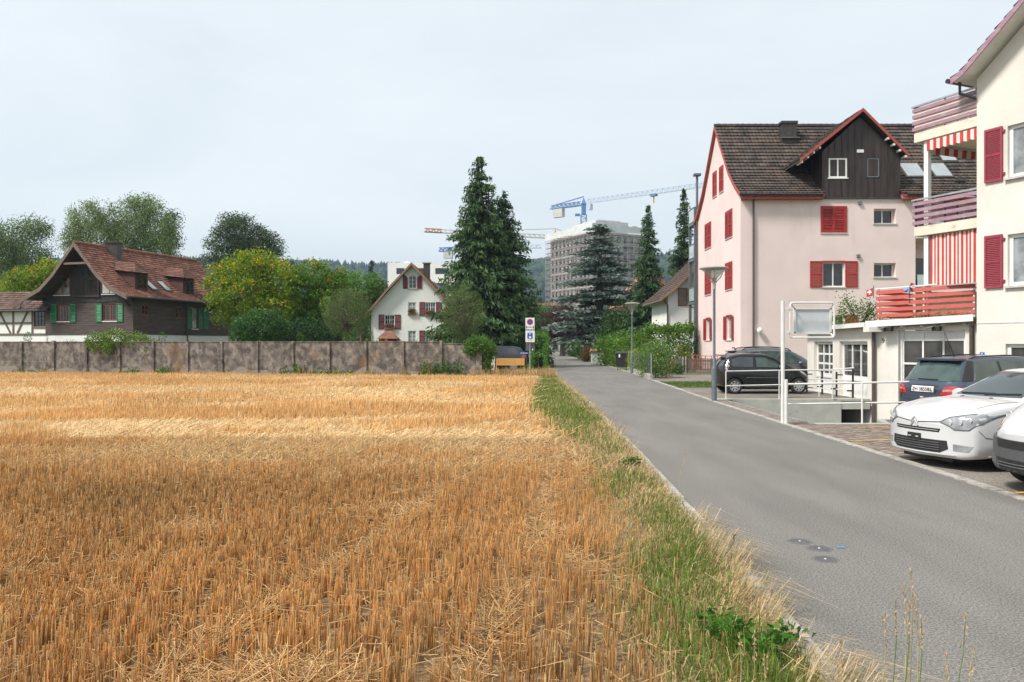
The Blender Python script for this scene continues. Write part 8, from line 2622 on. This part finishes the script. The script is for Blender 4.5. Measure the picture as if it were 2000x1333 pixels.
hedge('coneflowers', 'clump of orange yellow coneflowers beside the balcony tower', ell_pts([(0, 0, .8, .5, .5, .9), (0, 0, 1.5, .4, .4, .35)], .3), 900, .12, (.06, .11, .03), 'flowers', flowers=(75, (.66, .36, .02), .12), loc=(PX(1336, 52), 52, 0), stems=[((0, 0, 0), (0, 0, 1.4))])
hedge('low_bush', 'small dark bush at the foot of the picket fence', ell_pts([(0, 0, .3, .45, .4, .4)], .4), 700, .09, (.045, .09, .02), 'shrub', loc=(PX(1322, 46.8), 46.8, 0), stems=[((0, 0, 0), (0, 0, .3))])
hedge('balcony_flowers', 'yellow flowers on the lowest glass balcony', ell_pts([(0, 0, .15, .3, .3, .2)], .3, zmin=-.1), 260, .12, (.06, .12, .03), 'flowers', flowers=(40, (.62, .42, .03), .13), loc=(13.05, 57.6, 2.45), stems=[((0, 0, -.4), (0, 0, .1))])
hedge('lane_hedge', 'clipped green hedge behind the parking sign at the left of the lane', box_hedge_pts([(PX(1050, 50), 50), (PX(1061, 78), 78)], 1.1, lambda q: 1.15 + 1.4 * min(1, max(0, (q.y - 51) / 3)), .08), 5200, .13, (.055, .125, .022), stems=[((1.7, 52, 0), (1.7, 52, 1)), ((2.5, 65, 0), (2.5, 65, 1))])
hedge('spruce_undergrowth', 'dark shrubs under the big spruces behind the estate car', ell_pts([(-1.4, .4, .8, 1.4, .8, 1.0), (.4, .6, .9, 1.3, .8, 1.2), (1.7, 1.2, 1.0, 1.0, .8, 1.3)], .5), 3000, .16, (.030, .06, .02), 'shrub', loc=(PX(990, 57.5), 57.8, 0), stems=[((0, .5, 0), (0, .5, 1)), ((1.6, 1.0, 0), (1.6, 1.0, 1))])
broad_tree('copper_tree', 'dark purple leaved tree over the far end of the lane', (PX(1098, 112), 112, 0), [(-.6, 0, 4.6, 2.6, 2.4, 2.0), (1.6, 0, 3.6, 2.4, 2.2, 1.6), (-1.6, .5, 3.2, 1.8, 1.8, 1.4), (.4, 0, 5.8, 1.6, 1.6, 1.0)], 330, 26, .26, (.045, .016, .026), trunk_r=.3, clump_r=.42, shell=.5)
broad_tree('street_tree', 'green tree behind the purple tree at the end of the lane', (PX(1120, 122), 122, 0), [(0, 0, 4.4, 2.6, 2.4, 2.2), (2.2, 0, 3.8, 2.2, 2.0, 2.0), (-3.5, 3, 5.5, 2.4, 2.0, 2.4)], 240, 26, .3, (.06, .12, .025), trunk_r=.25, clump_r=.45, shell=.5)
broad_tree('yew_tree', 'dark green broad tree between the blue cedar and the slim spruce', (PX(1216, 80), 80.5, 0), [(0, 0, 3.0, 2.2, 2.0, 2.8), (2.0, .5, 2.6, 1.8, 1.6, 2.6), (-1.0, 0, 2.2, 1.4, 1.4, 2.0)], 330, 28, .24, (.040, .075, .022), trunk_r=.2, clump_r=.4, shell=.5)
# background belt of garden trees so that no bare ground shows between the houses and the hills
belt = [(-62, 118, 9, (.05, .09, .03)), (-48, 128, 10, (.06, .10, .035)), (-36, 135, 9, (.045, .085, .03)), (-25, 125, 8, (.07, .12, .035)), (-8, 140, 9, (.05, .09, .03)), (3, 175, 11, (.045, .085, .03)), (12, 180, 10, (.05, .09, .03)), (22, 160, 10, (.05, .09, .03)),
		(35, 150, 11, (.045, .085, .03)), (48, 140, 12, (.05, .09, .03)), (30, 110, 9, (.05, .095, .03)), (-75, 110, 11, (.05, .09, .03)), (-18, 108, 7, (.055, .10, .03))]
for i, (x, y, h, c) in enumerate(belt):
	side = 'left' if x < -30 else ('middle' if x < 15 else 'right')
	broad_tree('background_tree', 'leafy tree in the background belt beyond the gardens, %s, %s' % (side, ['far left end', 'second from the left', 'third from the left', 'fourth from the left', 'behind the white gabled house', 'left of the lane end', 'right of the lane end', 'beyond the cedar', 'beyond the slim spruce', 'beyond the pink house', 'behind the white hedge house', 'outermost', 'behind the clipped globe tree'][i]), (x, y, 0), [(0, 0, h * .6, h * .42, h * .4, h * .38), (h * .3, 0, h * .45, h * .3, h * .3, h * .35), (-h * .3, 0, h * .45, h * .3, h * .3, h * .35)], 150, 26, .5, c, trunk_r=.3, clump_r=.7, shell=.55, group='background trees, %s' % side)
# plants on the garage roof and along the wall foot
hedge('roof_shrub', 'loose leafy shrub growing on the shop roof', ell_pts([(0, 0, .45, .55, .5, .5), (.4, -.2, .35, .45, .4, .4), (-.5, .3, .25, .4, .4, .3), (-.35, .3, .75, .25, .25, .35)], .2, rough=.08), 1300, .07, (.07, .13, .03), 'shrub', loc=(11.95, 27.4, 2.48), stems=[((0, 0, 0), (-.4, .3, .95)), ((.1, 0, 0), (.3, -.2, .8)), ((0, 0, 0), (.6, 0, .7))])
def tuft_pts(px0, px1, n, h, sx=.0):
	def f(m):
		out = []
		for _ in range(m):
			px = rnd.uniform(px0, px1); q = wall_pt(px)
			out.append((q.x, q.y - .15 - abs(rnd.gauss(0, .18)), abs(rnd.gauss(0, h)) + .02))
		return np.array(out)
	return f
for px0, px1, n, h, lb in ((250, 275, 260, .18, 'small weeds at the wall foot below the rambling shrub'), (312, 336, 420, .22, 'green weed clump at the wall foot right of the rambling shrub'), (548, 572, 260, .2, 'weeds at the wall foot below the big glossy bush'),
						(578, 590, 300, .32, 'upright bright weed at the wall foot under the box cone'), (612, 690, 700, .14, 'low green weeds along the wall foot left of the leaning plank'), (820, 905, 1500, .42, 'tall nettles along the wall foot near its right end'), (30, 90, 300, .12, 'sparse weeds at the wall foot near the left edge')):
	hedge('weeds', lb, tuft_pts(px0, px1, n, h), n, .10, (.055, .115, .025), 'weeds', group='weeds along the wall', stems=[((wall_pt((px0 + px1) / 2).x, wall_pt((px0 + px1) / 2).y - .2, 0), (wall_pt((px0 + px1) / 2).x, wall_pt((px0 + px1) / 2).y - .2, .2))])
rg_n = 420
def roof_green(n):
	out = []
	for _ in range(n):
		a = rnd.uniform(.1, gl_ - .1); p = Wga.pt(a, 0, .12 + rnd.gauss(0, .05))
		out.append((p[0] + gA.x, p[1] + gA.y, 2.52 + .05 * a + abs(rnd.gauss(0, .05 + .06 * (1.3 < a < 2.6)))))
	return np.array(out)
hedge('roof_herbs', 'thin dry herbs and moss along the garage roof edge', roof_green, 800, .05, (.16, .15, .04), 'plants', stems=[((gA.x + .8, gA.y - .9, 2.5), (gA.x + .8, gA.y - .9, 2.7))])
# ------------------------------------------------------------------ the stubble field: standing stalks, flattened straw
def vnoise(x, y, s, seed=0.0):
	return np.array([mnoise.noise((a / s + seed, b / s, seed * 1.7)) for a, b in zip(x, y)])
def fgrid(s, seed):
	"""smooth noise sampled on a grid, looked up bilinearly (fast for many points)"""
	gx = np.arange(-48, 4, .25); gy = np.arange(0, 52, .25)
	G = np.array([[mnoise.noise((a / s + seed, b / s, seed * 1.3)) + .5 * mnoise.noise((a / s * 2.1 + seed, b / s * 2.1, 7 + seed)) for b in gy] for a in gx])
	def f(x, y):
		u = np.clip((x + 48) / .25, 0, len(gx) - 1.01); v = np.clip(y / .25, 0, len(gy) - 1.01)
		i, j = u.astype(int), v.astype(int); a, b = u - i, v - j
		return G[i, j] * (1 - a) * (1 - b) + G[i + 1, j] * a * (1 - b) + G[i, j + 1] * (1 - a) * b + G[i + 1, j + 1] * a * b
	return f
n_big, n_mid, n_small = fgrid(4.6, 2.3), fgrid(2.1, 9.1), fgrid(.9, 4.4)
def fgrid2(sx, sy, seed):
	gx = np.arange(-48, 4, .3); gy = np.arange(0, 52, .2)
	G = np.array([[mnoise.noise((a / sx + seed + .25 * math.sin(b * .5), b / sy + .35 * math.sin(a * .35), seed)) + .5 * mnoise.noise((a / sx * 2.3 + seed, b / sy * 2.3, 3 + seed)) for b in gy] for a in gx])
	def f(x, y):
		u = np.clip((x + 48) / .3, 0, len(gx) - 1.01); v = np.clip(y / .2, 0, len(gy) - 1.01)
		i, j = u.astype(int), v.astype(int)
		return G[i, j]
	return f
n_band = fgrid2(5.0, 2.3, 6.2)
fe = np.vectorize(field_edge)
def seg_dist(x, y, pts):
	d = np.full(len(x), 99.0)
	for (x0, y0), (x1, y1) in zip(pts, pts[1:]):
		L2 = (x1 - x0) ** 2 + (y1 - y0) ** 2
		t = np.clip(((x - x0) * (x1 - x0) + (y - y0) * (y1 - y0)) / L2, 0, 1)
		d = np.minimum(d, np.hypot(x - x0 - t * (x1 - x0), y - y0 - t * (y1 - y0)))
	return d
TRACKS = [[(-1.95, 4.2), (-1.75, 5.2), (-1.35, 7.0), (-.95, 9.5), (-.45, 11.8), (.2, 15), (.5, 20)], [(-.30, 4.0), (.05, 6), (.35, 9), (.6, 12)], [(-5.2, 7.6), (-3.9, 7.9), (-2.5, 8.3), (-1.3, 8.7)], [(-4.4, 6.2), (-3.4, 6.4), (-2.6, 7.0)]]
def lodged(x, y):
	"""0 = standing stubble, 1 = flat pale straw"""
	far = np.clip((y - 9.8) / 2.2, 0, 1)
	m = n_band(x, y) * 1.0 + n_big(x, y) * .5 + n_small(x, y) * .15
	band = np.clip((m + .10) / .28, 0, 1) * far * np.interp(y, [11, 14, 30, 45], [.7, 1, .9, .7])
	brk = np.clip(.98 + 1.3 * n_mid(x + 2, y + 9) + .8 * n_small(x, y), 0, 1)
	e1 = brk * np.clip(1.25 - np.hypot((x + 2.6) / 4.0, (y - 13.6) / 2.5), 0, .3) / .3           # big pale sweep in mid field
	e2 = brk * np.clip(1.2 - np.hypot((x + 8.5) / 5.5, (y - 16.5) / 2.0), 0, .3) / .3
	e3 = .7 * np.clip(1.2 - np.hypot((x + 2.0) / 6.5, (y - 25.5) / 2.2), 0, .5) / .5
	e4 = .7 * np.clip(1.2 - np.hypot((x + 12) / 9, (y - 30) / 2.6), 0, .5) / .5
	u1 = np.clip(1.15 - np.hypot((x + 7) / 5.0, (y - 20.5) / 1.8), 0, .3) / .3             # islands that stayed upright
	u2 = np.clip(1.15 - np.hypot((x - .2) / 2.4, (y - 20.8) / 1.6), 0, .3) / .3
	m = np.maximum.reduce([band, e1, e2, e3, e4]) * (1 - u1) * (1 - u2)
	tr = np.zeros(len(x))
	for T in TRACKS:
		tr = np.maximum(tr, np.clip(1.0 - seg_dist(x, y, T) / .16 + n_small(x, y) * .9, 0, 1))
	near = np.clip((n_mid(x, y) + n_small(x, y) * .8 - .50) / .15, 0, 1) * (1 - far) * .9
	return np.clip(np.maximum.reduce([m, tr, near]), 0, 1)

def stalks(n, y0, y1, hgt, rad, sides, row=.125):
	u = nr.uniform(0, 1, n)
	y = np.sqrt(y0 ** 2 + u * (y1 ** 2 - y0 ** 2))
	x = nr.uniform(-.70, .08, n) * y + nr.uniform(-2.6, 1.6, n)
	if row:                               # drilled rows running with the lane
		ph = x - .045 * y
		x = np.round(ph / row) * row + nr.normal(0, .036, n) + .045 * y
	if row:                               # plants: several stalks share a root, some plants are missing
		step = .055
		ri = np.round((x - .045 * y) / row)
		ph2 = np.modf(np.abs(np.sin(ri * 12.9898) * 43758.5453))[0] * step
		pi_ = np.round((y + ph2) / step)
		alive = np.modf(np.abs(np.sin(ri * 78.233 + pi_ * 37.719) * 43758.5453))[0] > .28
		off = np.modf(np.abs(np.sin(ri * 3.17 + pi_ * 91.7) * 24634.6345))[0] - .5
		x = ri * row + .045 * y + off * .11 + nr.normal(0, .016, n)
		y = pi_ * step - ph2 + nr.normal(0, .012, n)
		x, y = x[alive], y[alive]
		n = len(x)
	y = y + nr.normal(0, .006, n)
	keep = (x < fe(y) + nr.normal(.05, .20, n)) & (x > -.70 * y - 2.7)
	x, y = x[keep], y[keep]
	n = len(x)
	lo = lodged(x, y)
	up = nr.uniform(0, 1, n) > lo * .93
	h = np.where(up, hgt * np.clip(nr.normal(1, .16, n), .5, 1.5), hgt * nr.uniform(.9, 1.7, n))
	h *= 1 + .22 * n_mid(x, y)
	# lean: nearly upright, in places combed over to the right
	comb = np.clip((n_big(x + 11, y + 3) + n_mid(x + 5, y) * .6 - .02) / .3, 0, 1)
	ang = np.where(up, np.abs(nr.normal(0, .07, n)) + comb * np.abs(nr.normal(.22, .18, n)), nr.uniform(1.05, 1.52, n))
	az = np.where(up & (nr.uniform(0, 1, n) < .6), nr.normal(.15, .6, n), nr.uniform(0, 2 * math.pi, n))
	az = np.where(~up & (y > 11), nr.normal(.5, 1.5, n), az)
	d = np.stack([np.sin(ang) * np.cos(az), np.sin(ang) * np.sin(az), np.cos(ang)], 1)
	base = np.stack([x, y, np.where(up, -.01, nr.uniform(.0, .05, n))], 1)
	tip = base + d * h[:, None]
	sd_ = np.stack([-np.sin(az), np.cos(az), np.zeros(n)], 1)
	upv = np.cross(d, sd_)
	r = rad * nr.uniform(.75, 1.3, n)
	V = np.empty((n, sides * 2, 3))
	for k in range(sides):
		a = 2 * math.pi * k / sides + .5
		off = (sd_ * math.cos(a) + upv * math.sin(a)) * r[:, None]
		V[:, k] = base + off
		V[:, sides + k] = tip + off * .8
	idx = np.arange(n)[:, None] * (sides * 2)
	if sides == 2:
		F = np.concatenate([idx + np.array([[0, 1, 3, 2]])])
	else:
		F = np.concatenate([idx + np.array([[k, (k + 1) % sides, sides + (k + 1) % sides, sides + k]]) for k in range(sides)])
	g = np.clip(nr.normal(1, .20, n), .5, 1.6)
	patch = 1 + .22 * n_mid(x + 3, y)
	patch = patch * (1 + .25 * n_big(x - 4, y + 6))
	cu = np.array([.60, .342, .130]) * (g * patch)[:, None]
	cu *= np.interp(y, [7, 11, 20, 30], [1, 1.14, 1.14, 1.0])[:, None]  # mid-field stalks coloured brighter, making up for the little light they catch
	pale = nr.uniform(0, 1, n) < .30
	cu[pale] = np.array([.68, .48, .25]) * g[pale, None]
	cl = np.array([.74, .555, .32]) * np.clip(g, .7, 1.4)[:, None]
	mixf = np.clip(lo + nr.normal(0, .15, n), 0, 1)[:, None] * np.where(up, .35, 1)[:, None]
	mixf = np.maximum(mixf, np.where(up, 0, .55)[:, None]) * np.interp(y, [0, 9, 13], [.45, .6, 1])[:, None]
	col = cu * (1 - mixf) + cl * mixf
	C = np.repeat(col[:, None, :], sides * 2, axis=1)
	C[:, sides:] *= 1.12
	return V.reshape(-1, 3), F, np.clip(C.reshape(-1, 3), 0, .95)

def stuff_np(name, parts, label, cat, material):
	v, f, c = merge(parts)
	return np_mesh(name, v, f, c, material, label=label, cat=cat, kind='stuff')
stuff_np('stubble_near', [stalks(84000, 2.0, 10.0, .165, .0033, 3)], 'cut golden straw stubble standing in rows in the near field', 'stubble', 'straw')
stuff_np('stubble_middle', [stalks(46000, 10.0, 15.0, .175, .0043, 3), stalks(62000, 15.0, 21.0, .18, .0060, 2)], 'golden stubble and pale flattened straw across the middle of the field', 'stubble', 'straw')
stuff_np('stubble_far', [stalks(120000, 21.0, 47.0, .20, .0090, 2, row=0)], 'stubble reaching back to the concrete wall', 'stubble', 'straw')
def lying(n, y0, y1, ln, rad):
	y = np.sqrt(y0 ** 2 + nr.uniform(0, 1, n) * (y1 ** 2 - y0 ** 2))
	x = nr.uniform(-.70, .08, n) * y + nr.uniform(-2.4, 1.4, n)
	lo = lodged(x, y)
	keep = (x < fe(y) + .15) & (nr.uniform(0, 1, n) < .22 + lo)
	x, y, lo = x[keep], y[keep], lo[keep]
	n = len(x)
	az = nr.uniform(0, math.pi, n)
	d = np.stack([np.cos(az), np.sin(az), nr.normal(0, .18, n)], 1)
	c = np.stack([x, y, nr.uniform(.01, .07, n) + .06 * (1 - lo) * nr.uniform(0, 1, n)], 1)
	h = ln * nr.uniform(.4, 1.3, n)[:, None]
	b = np.stack([-np.sin(az), np.cos(az), np.zeros(n)], 1) * rad
	u = np.array([[0, 0, rad]])
	V = np.empty((n, 6, 3))
	for k, (p, s_) in enumerate(((c - d * h / 2, 1), (c + d * h / 2, 1))):
		V[:, k * 3] = p - b; V[:, k * 3 + 1] = p + b; V[:, k * 3 + 2] = p + u * 1.6
	idx = np.arange(n)[:, None] * 6
	F = np.concatenate([idx + np.array([q]) for q in ([0, 1, 4, 3], [1, 2, 5, 4], [2, 0, 3, 5])])
	col = np.array([.62, .43, .22]) * np.clip(nr.normal(1, .2, n), .45, 1.4)[:, None]
	return V.reshape(-1, 3), F, np.clip(np.repeat(col[:, None, :], 6, 1).reshape(-1, 3), 0, .95)
stuff_np('fallen_straw', [lying(30000, 2.6, 12, .22, .0028), lying(40000, 12, 24, .30, .0045), lying(26000, 24, 46, .45, .008)], 'loose pale straw lying on the stubble', 'straw', 'straw')

# ------------------------------------------------------------------ grasses of the verge
def blades(x, y, h, w, lean, az, cols, z=0.0):
	n = len(x)
	b = np.stack([x, y, np.full(n, z - .01)], 1)
	d = np.stack([np.cos(az), np.sin(az), np.zeros(n)], 1)
	s_ = np.stack([-np.sin(az + nr.normal(0, .8, n)), np.cos(az + nr.normal(0, .8, n)), np.zeros(n)], 1) * (w / 2)[:, None]
	hh = h[:, None]; l = lean[:, None]
	m = b + d * hh * l * .30 + np.array([0, 0, 1]) * hh * (.62 - .12 * l)
	t = b + d * hh * (l * .95) + np.array([0, 0, 1]) * np.maximum(.02, hh * (1.0 - .62 * l))
	V = np.empty((n, 6, 3))
	V[:, 0] = b - s_; V[:, 1] = b + s_; V[:, 2] = m + s_ * .8; V[:, 3] = m - s_ * .8; V[:, 4] = t + s_ * .12; V[:, 5] = t - s_ * .12
	idx = np.arange(n)[:, None] * 6
	F = np.concatenate([idx + np.array([[0, 1, 2, 3]]), idx + np.array([[3, 2, 4, 5]])])
	return V.reshape(-1, 3), F, np.repeat(cols[:, None, :], 6, 1).reshape(-1, 3)
rl = np.vectorize(road_left)
def verge_grass(n, y0, y1, hs, ws, powr=1.0):
	y = y0 + (y1 - y0) * nr.uniform(0, 1, n) ** powr
	a, b = fe(y), rl(y) - .15
	u = nr.uniform(-.45, 1.08, n)
	kp = nr.uniform(0, 1, n) < np.clip((u + .45) / .55, 0, 1) ** 1.5
	y, a, b, u = y[kp], a[kp], b[kp], u[kp]
	n = len(y)
	x = a + (b - a) * u
	gx = np.array([mnoise.noise((p * 1.4, q * .8, 2)) for p, q in zip(x, y)]) + .5 * np.array([mnoise.noise((p * 4, q * 3, 6)) for p, q in zip(x, y)])
	# green strongest near the camera and in the far strip, dry in between and towards both edges
	along = np.interp(y, [0, 4, 6, 7.5, 9, 14, 17, 21, 30, 36, 45], [.55, .55, .50, .30, .25, .12, .36, .58, .58, .42, .25])
	edge = 1 - .8 * np.clip((u - .72) / .3, 0, 1) - .5 * np.clip((.22 - u) / .3, 0, 1)
	green = nr.uniform(0, 1, n) < np.clip(along * edge * 1.25 + gx * .5, .03, .97)
	h = hs * np.clip(nr.normal(1, .35, n), .25, 2.2) * np.where(green, 1, .9) * np.interp(u, [-.1, .1, .8, 1.06], [.7, 1, 1, .75])
	lean = np.clip(np.where(green, np.abs(nr.normal(.35, .25, n)), nr.normal(.75, .3, n)), 0, 1.25)
	az = nr.uniform(0, 2 * math.pi, n)
	over = (u > .55) & ~green
	az = np.where(over, nr.normal(-.25, .6, n), az)       # dead grass tips over the kerb towards the lane
	cg = np.array([.140, .215, .040]) * np.clip(nr.normal(1, .28, n), .4, 1.9)[:, None] * np.stack([np.clip(nr.normal(1.05, .2, n), .6, 1.8), np.ones(n), np.ones(n)], 1)
	cd = np.array([.50, .37, .20]) * np.clip(nr.normal(1, .25, n), .4, 1.6)[:, None]
	col = np.where(green[:, None], cg, cd)
	return blades(x, y, h, ws * nr.uniform(.6, 1.5, n), lean, az, np.clip(col, 0, .9))
def overhang(n, y0, y1):
	y = nr.uniform(y0, y1, n)
	cl = np.array([mnoise.noise((q * 1.1, 5, 5)) for q in y])
	keep = nr.uniform(0, 1, n) < np.clip(.45 + cl * 1.3, .05, 1)
	y, cl = y[keep], cl[keep]; m = len(y)
	x = rl(y) - np.abs(nr.normal(.02, .16, m)) - .02
	h = np.clip(nr.normal(.22, .09, m), .07, .45) * (1 + cl * .7)
	col = np.array([.52, .39, .23]) * np.clip(nr.normal(1, .22, m), .4, 1.5)[:, None]
	gr_ = nr.uniform(0, 1, m) < .15
	col[gr_] = np.array([.13, .19, .05])
	return blades(x, y, h, .0045 * nr.uniform(.6, 1.4, m), np.clip(nr.normal(1.14, .16, m), .5, 1.4), nr.normal(-.15, .5, m), col, z=.03)
stuff_np('verge_grass_near', [verge_grass(38000, 2.2, 9, .105, .0052), verge_grass(1800, 2.2, 7, .20, .0055), overhang(3600, 2.4, 8.3)], 'tufts of green and dry grass on the near verge between stubble and kerb', 'grass', 'grass')
stuff_np('verge_grass_far', [verge_grass(34000, 9, 22, .125, .008), verge_grass(32000, 20, 45, .13, .012), overhang(1500, 14, 40)], 'green and straw coloured grass strip along the lane further up', 'grass', 'grass')
# ragged dry grass where the field meets the wall and the sign
def wall_grass(n, px0, px1, hs, dry):
	px = nr.uniform(px0, px1, n)
	k = (px - 1000) / FPX
	t_ = (k * WA.y - WA.x) / (wd.x - k * wd.y)
	x, y = WA.x + wd.x * t_, WA.y + wd.y * t_ - np.abs(nr.normal(.25, .35, n)) - .1
	clump = np.array([mnoise.noise((q * .06, 3, 1)) for q in px])
	h = hs * np.clip(nr.normal(1, .4, n), .2, 2) * np.clip(.6 + 1.6 * clump, .15, 1.8)
	g = nr.uniform(0, 1, n) > dry
	col = np.where(g[:, None], np.array([.06, .12, .025]), np.array([.48, .33, .15])) * np.clip(nr.normal(1, .25, n), .4, 1.6)[:, None]
	return blades(x, y, h, .022 * nr.uniform(.6, 1.4, n), np.clip(np.abs(nr.normal(.35, .3, n)), 0, 1.1), nr.uniform(0, 2 * math.pi, n), col)
stuff_np('wall_foot_grass', [wall_grass(3000, -10, 560, .28, .75), wall_grass(2500, 560, 940, .42, .7)], 'dry grass and weeds in front of the concrete wall', 'grass', 'grass')
n = 2600
yy = nr.uniform(42.2, 45.2, n); xx = nr.uniform(-2.2, 2.4, n)
stuff_np('sign_foot_grass', [blades(xx, yy, .42 * np.clip(nr.normal(1, .4, n), .2, 2.2), .022 * np.ones(n), np.abs(nr.normal(.3, .25, n)), nr.uniform(0, 6.28, n), np.array([.50, .34, .16]) * np.clip(nr.normal(1, .25, n), .5, 1.5)[:, None])], 'long dry grass round the orange board and the sign pole', 'grass', 'grass')
n = 7000
yy = nr.uniform(33.3, 38.3, n); xx = road_right(35) + .3 + nr.uniform(0, 1, n) * 5.6
stuff_np('lawn_grass', [blades(xx, yy, .06 * np.clip(nr.normal(1, .4, n), .2, 2.2), .02 * np.ones(n), np.abs(nr.normal(.4, .25, n)), nr.uniform(0, 6.28, n), np.array([.10, .155, .03]) * np.clip(nr.normal(1, .3, n), .5, 1.7)[:, None])], 'short lawn beside the forecourt', 'grass', 'grass')
# broad-leaved weeds in the near verge
def rosette(px, py, n, r, base):
	d = 2910 / (py - 670)
	x, y = PX(px, d), d
	an = nr.uniform(0, 2 * math.pi, n)
	P_ = np.stack([x + np.cos(an) * r * nr.uniform(.1, 1, n), y + np.sin(an) * r * nr.uniform(.1, 1, n), nr.uniform(.03, .16, n)], 1)
	ax = np.stack([np.cos(an), np.sin(an), nr.uniform(.1, .9, n)], 1)
	return leaf_quads(P_, .06, colour(n, base, .25), ax, .45, .4)
for i, (px, py, nn_, lb) in enumerate(((1430, 1262, 60, 'broad leaved bright green weed at the near kerb'), (1500, 1292, 50, 'broad leaved weed next to the kerb at the bottom'), (1400, 1235, 40, 'leafy weed in the green grass of the near verge'), (1235, 915, 60, 'dark leafy weed at the kerb further up the verge'), (1545, 1275, 30, 'small leafy weed half over the kerb'))):
	d = 2910 / (py - 670)
	t = thing('weed', lb, 'weed', (PX(px, d), d, 0), group='broad leaved weeds in the verge')
	v, f, c = rosette(px, py, nn_ * 2, .15, (.040, .105, .014))
	v = v - np.array([PX(px, d), d, 0])
	np_mesh('leaves', v, f, c, 'grass', t)
	MB().tube([(0, 0, -.01), (.01, 0, .09)], [.006, .003], 5).build('stem', M['pale_stem'] if 'pale_stem' in M else 'moss', t)
# tall flowering grasses close to the camera
M['seed_head'] = mat('seed_head', (.42, .28, .16), .8, var=.25, scale=60); M['pale_stem'] = mat('pale_stem', (.34, .30, .13), .7, var=.2, scale=30); M['green_stem'] = mat('green_stem', (.10, .17, .035), .6, var=.2, scale=30)
tall = [(1800, 1333, 1128, 0), (1757, 1333, 1185, 1), (1775, 1333, 1172, 1), (1792, 1333, 1155, 0), (1822, 1333, 1180, 0), (1806, 1333, 1215, 1), (1905, 1333, 1215, 1), (1880, 1333, 1290, 0), (1925, 1333, 1275, 0), (1464, 1333, 1245, 0), (1476, 1333, 1252, 0), (1508, 1333, 1282, 0), (1344, 985, 880, 0), (1440, 1110, 1046, 2), (1735, 1333, 1200, 0), (1645, 1333, 1262, 0)]
for i, (px, pyb, pyt, k) in enumerate(tall):
	d = 3.05 if pyb == 1333 else 2910 / (pyb - 670)
	x = PX(px, d)
	zt = PZ(pyt, d)
	bx = min(x, road_left(d) - .12)
	lab = ['dry grass stem', 'green grass stem', 'dark dock stalk'][k]
	side = ['at the kerb in mid distance'] if pyb != 1333 else None
	order = sorted([q[0] for q in tall if (q[1] == 1333) == (pyb == 1333)])
	ords = ['first', 'second', 'third', 'fourth', 'fifth', 'sixth', 'seventh', 'eighth', 'ninth', 'tenth', 'eleventh', 'twelfth', 'thirteenth', 'fourteenth']
	t = thing('grass_stem', '%s with seed head, %s from the left %s' % (lab, ords[order.index(px)], 'along the bottom edge' if pyb == 1333 else 'at the kerb further up'), 'grass', (bx, d, 0), group='tall grass stems by the kerb')
	tip = Vector((x - bx + rnd.uniform(-.03, .03), rnd.uniform(-.05, .1), zt))
	b0 = Vector((0, 0, -.02))
	mid = b0.lerp(tip, .55) + Vector((-.02, 0, .03))
	MB().tube([b0, mid, b0.lerp(tip, .82), tip], [.0030, .0025, .002, .0012], 5).build('stem', ['pale_stem', 'green_stem', 'bark'][k], t)
	hd = MB()
	for q in range(22):
		u = .84 + .16 * q / 22
		p = b0.lerp(tip, u) + Vector((rnd.uniform(-.008, .008), rnd.uniform(-.008, .008), rnd.uniform(-.004, .008)))
		hd.add([p, p + Vector((rnd.uniform(-.006, .006), .002, .014)), p + Vector((rnd.uniform(-.008, .008), -.004, .006))], [(0, 1, 2)])
	hd.build('seed_head', 'seed_head' if k < 2 else 'bark', t, fix=False)
	if k == 1:
		lf_ = b0.lerp(tip, .4)
		MB().add([lf_, lf_ + Vector((.05, .01, .08)), lf_ + Vector((.10, .02, .10)), lf_ + Vector((.05, .012, .07))], [(0, 1, 2, 3)]).build('leaf', 'green_stem', t, fix=False)

# pieces that share a tile material but were not given tile-by-tile tones get an even tone
for o_ in COL.objects:
	if o_.type == 'MESH' and 'col' not in o_.data.attributes and any(m and (m.name.startswith('tile_') or m.name == 'paver') for m in o_.data.materials):
		a_ = o_.data.attributes.new('col', 'FLOAT_COLOR', 'POINT'); a_.data.foreach_set('color', np.ones(len(o_.data.vertices) * 4, dtype=np.float32))
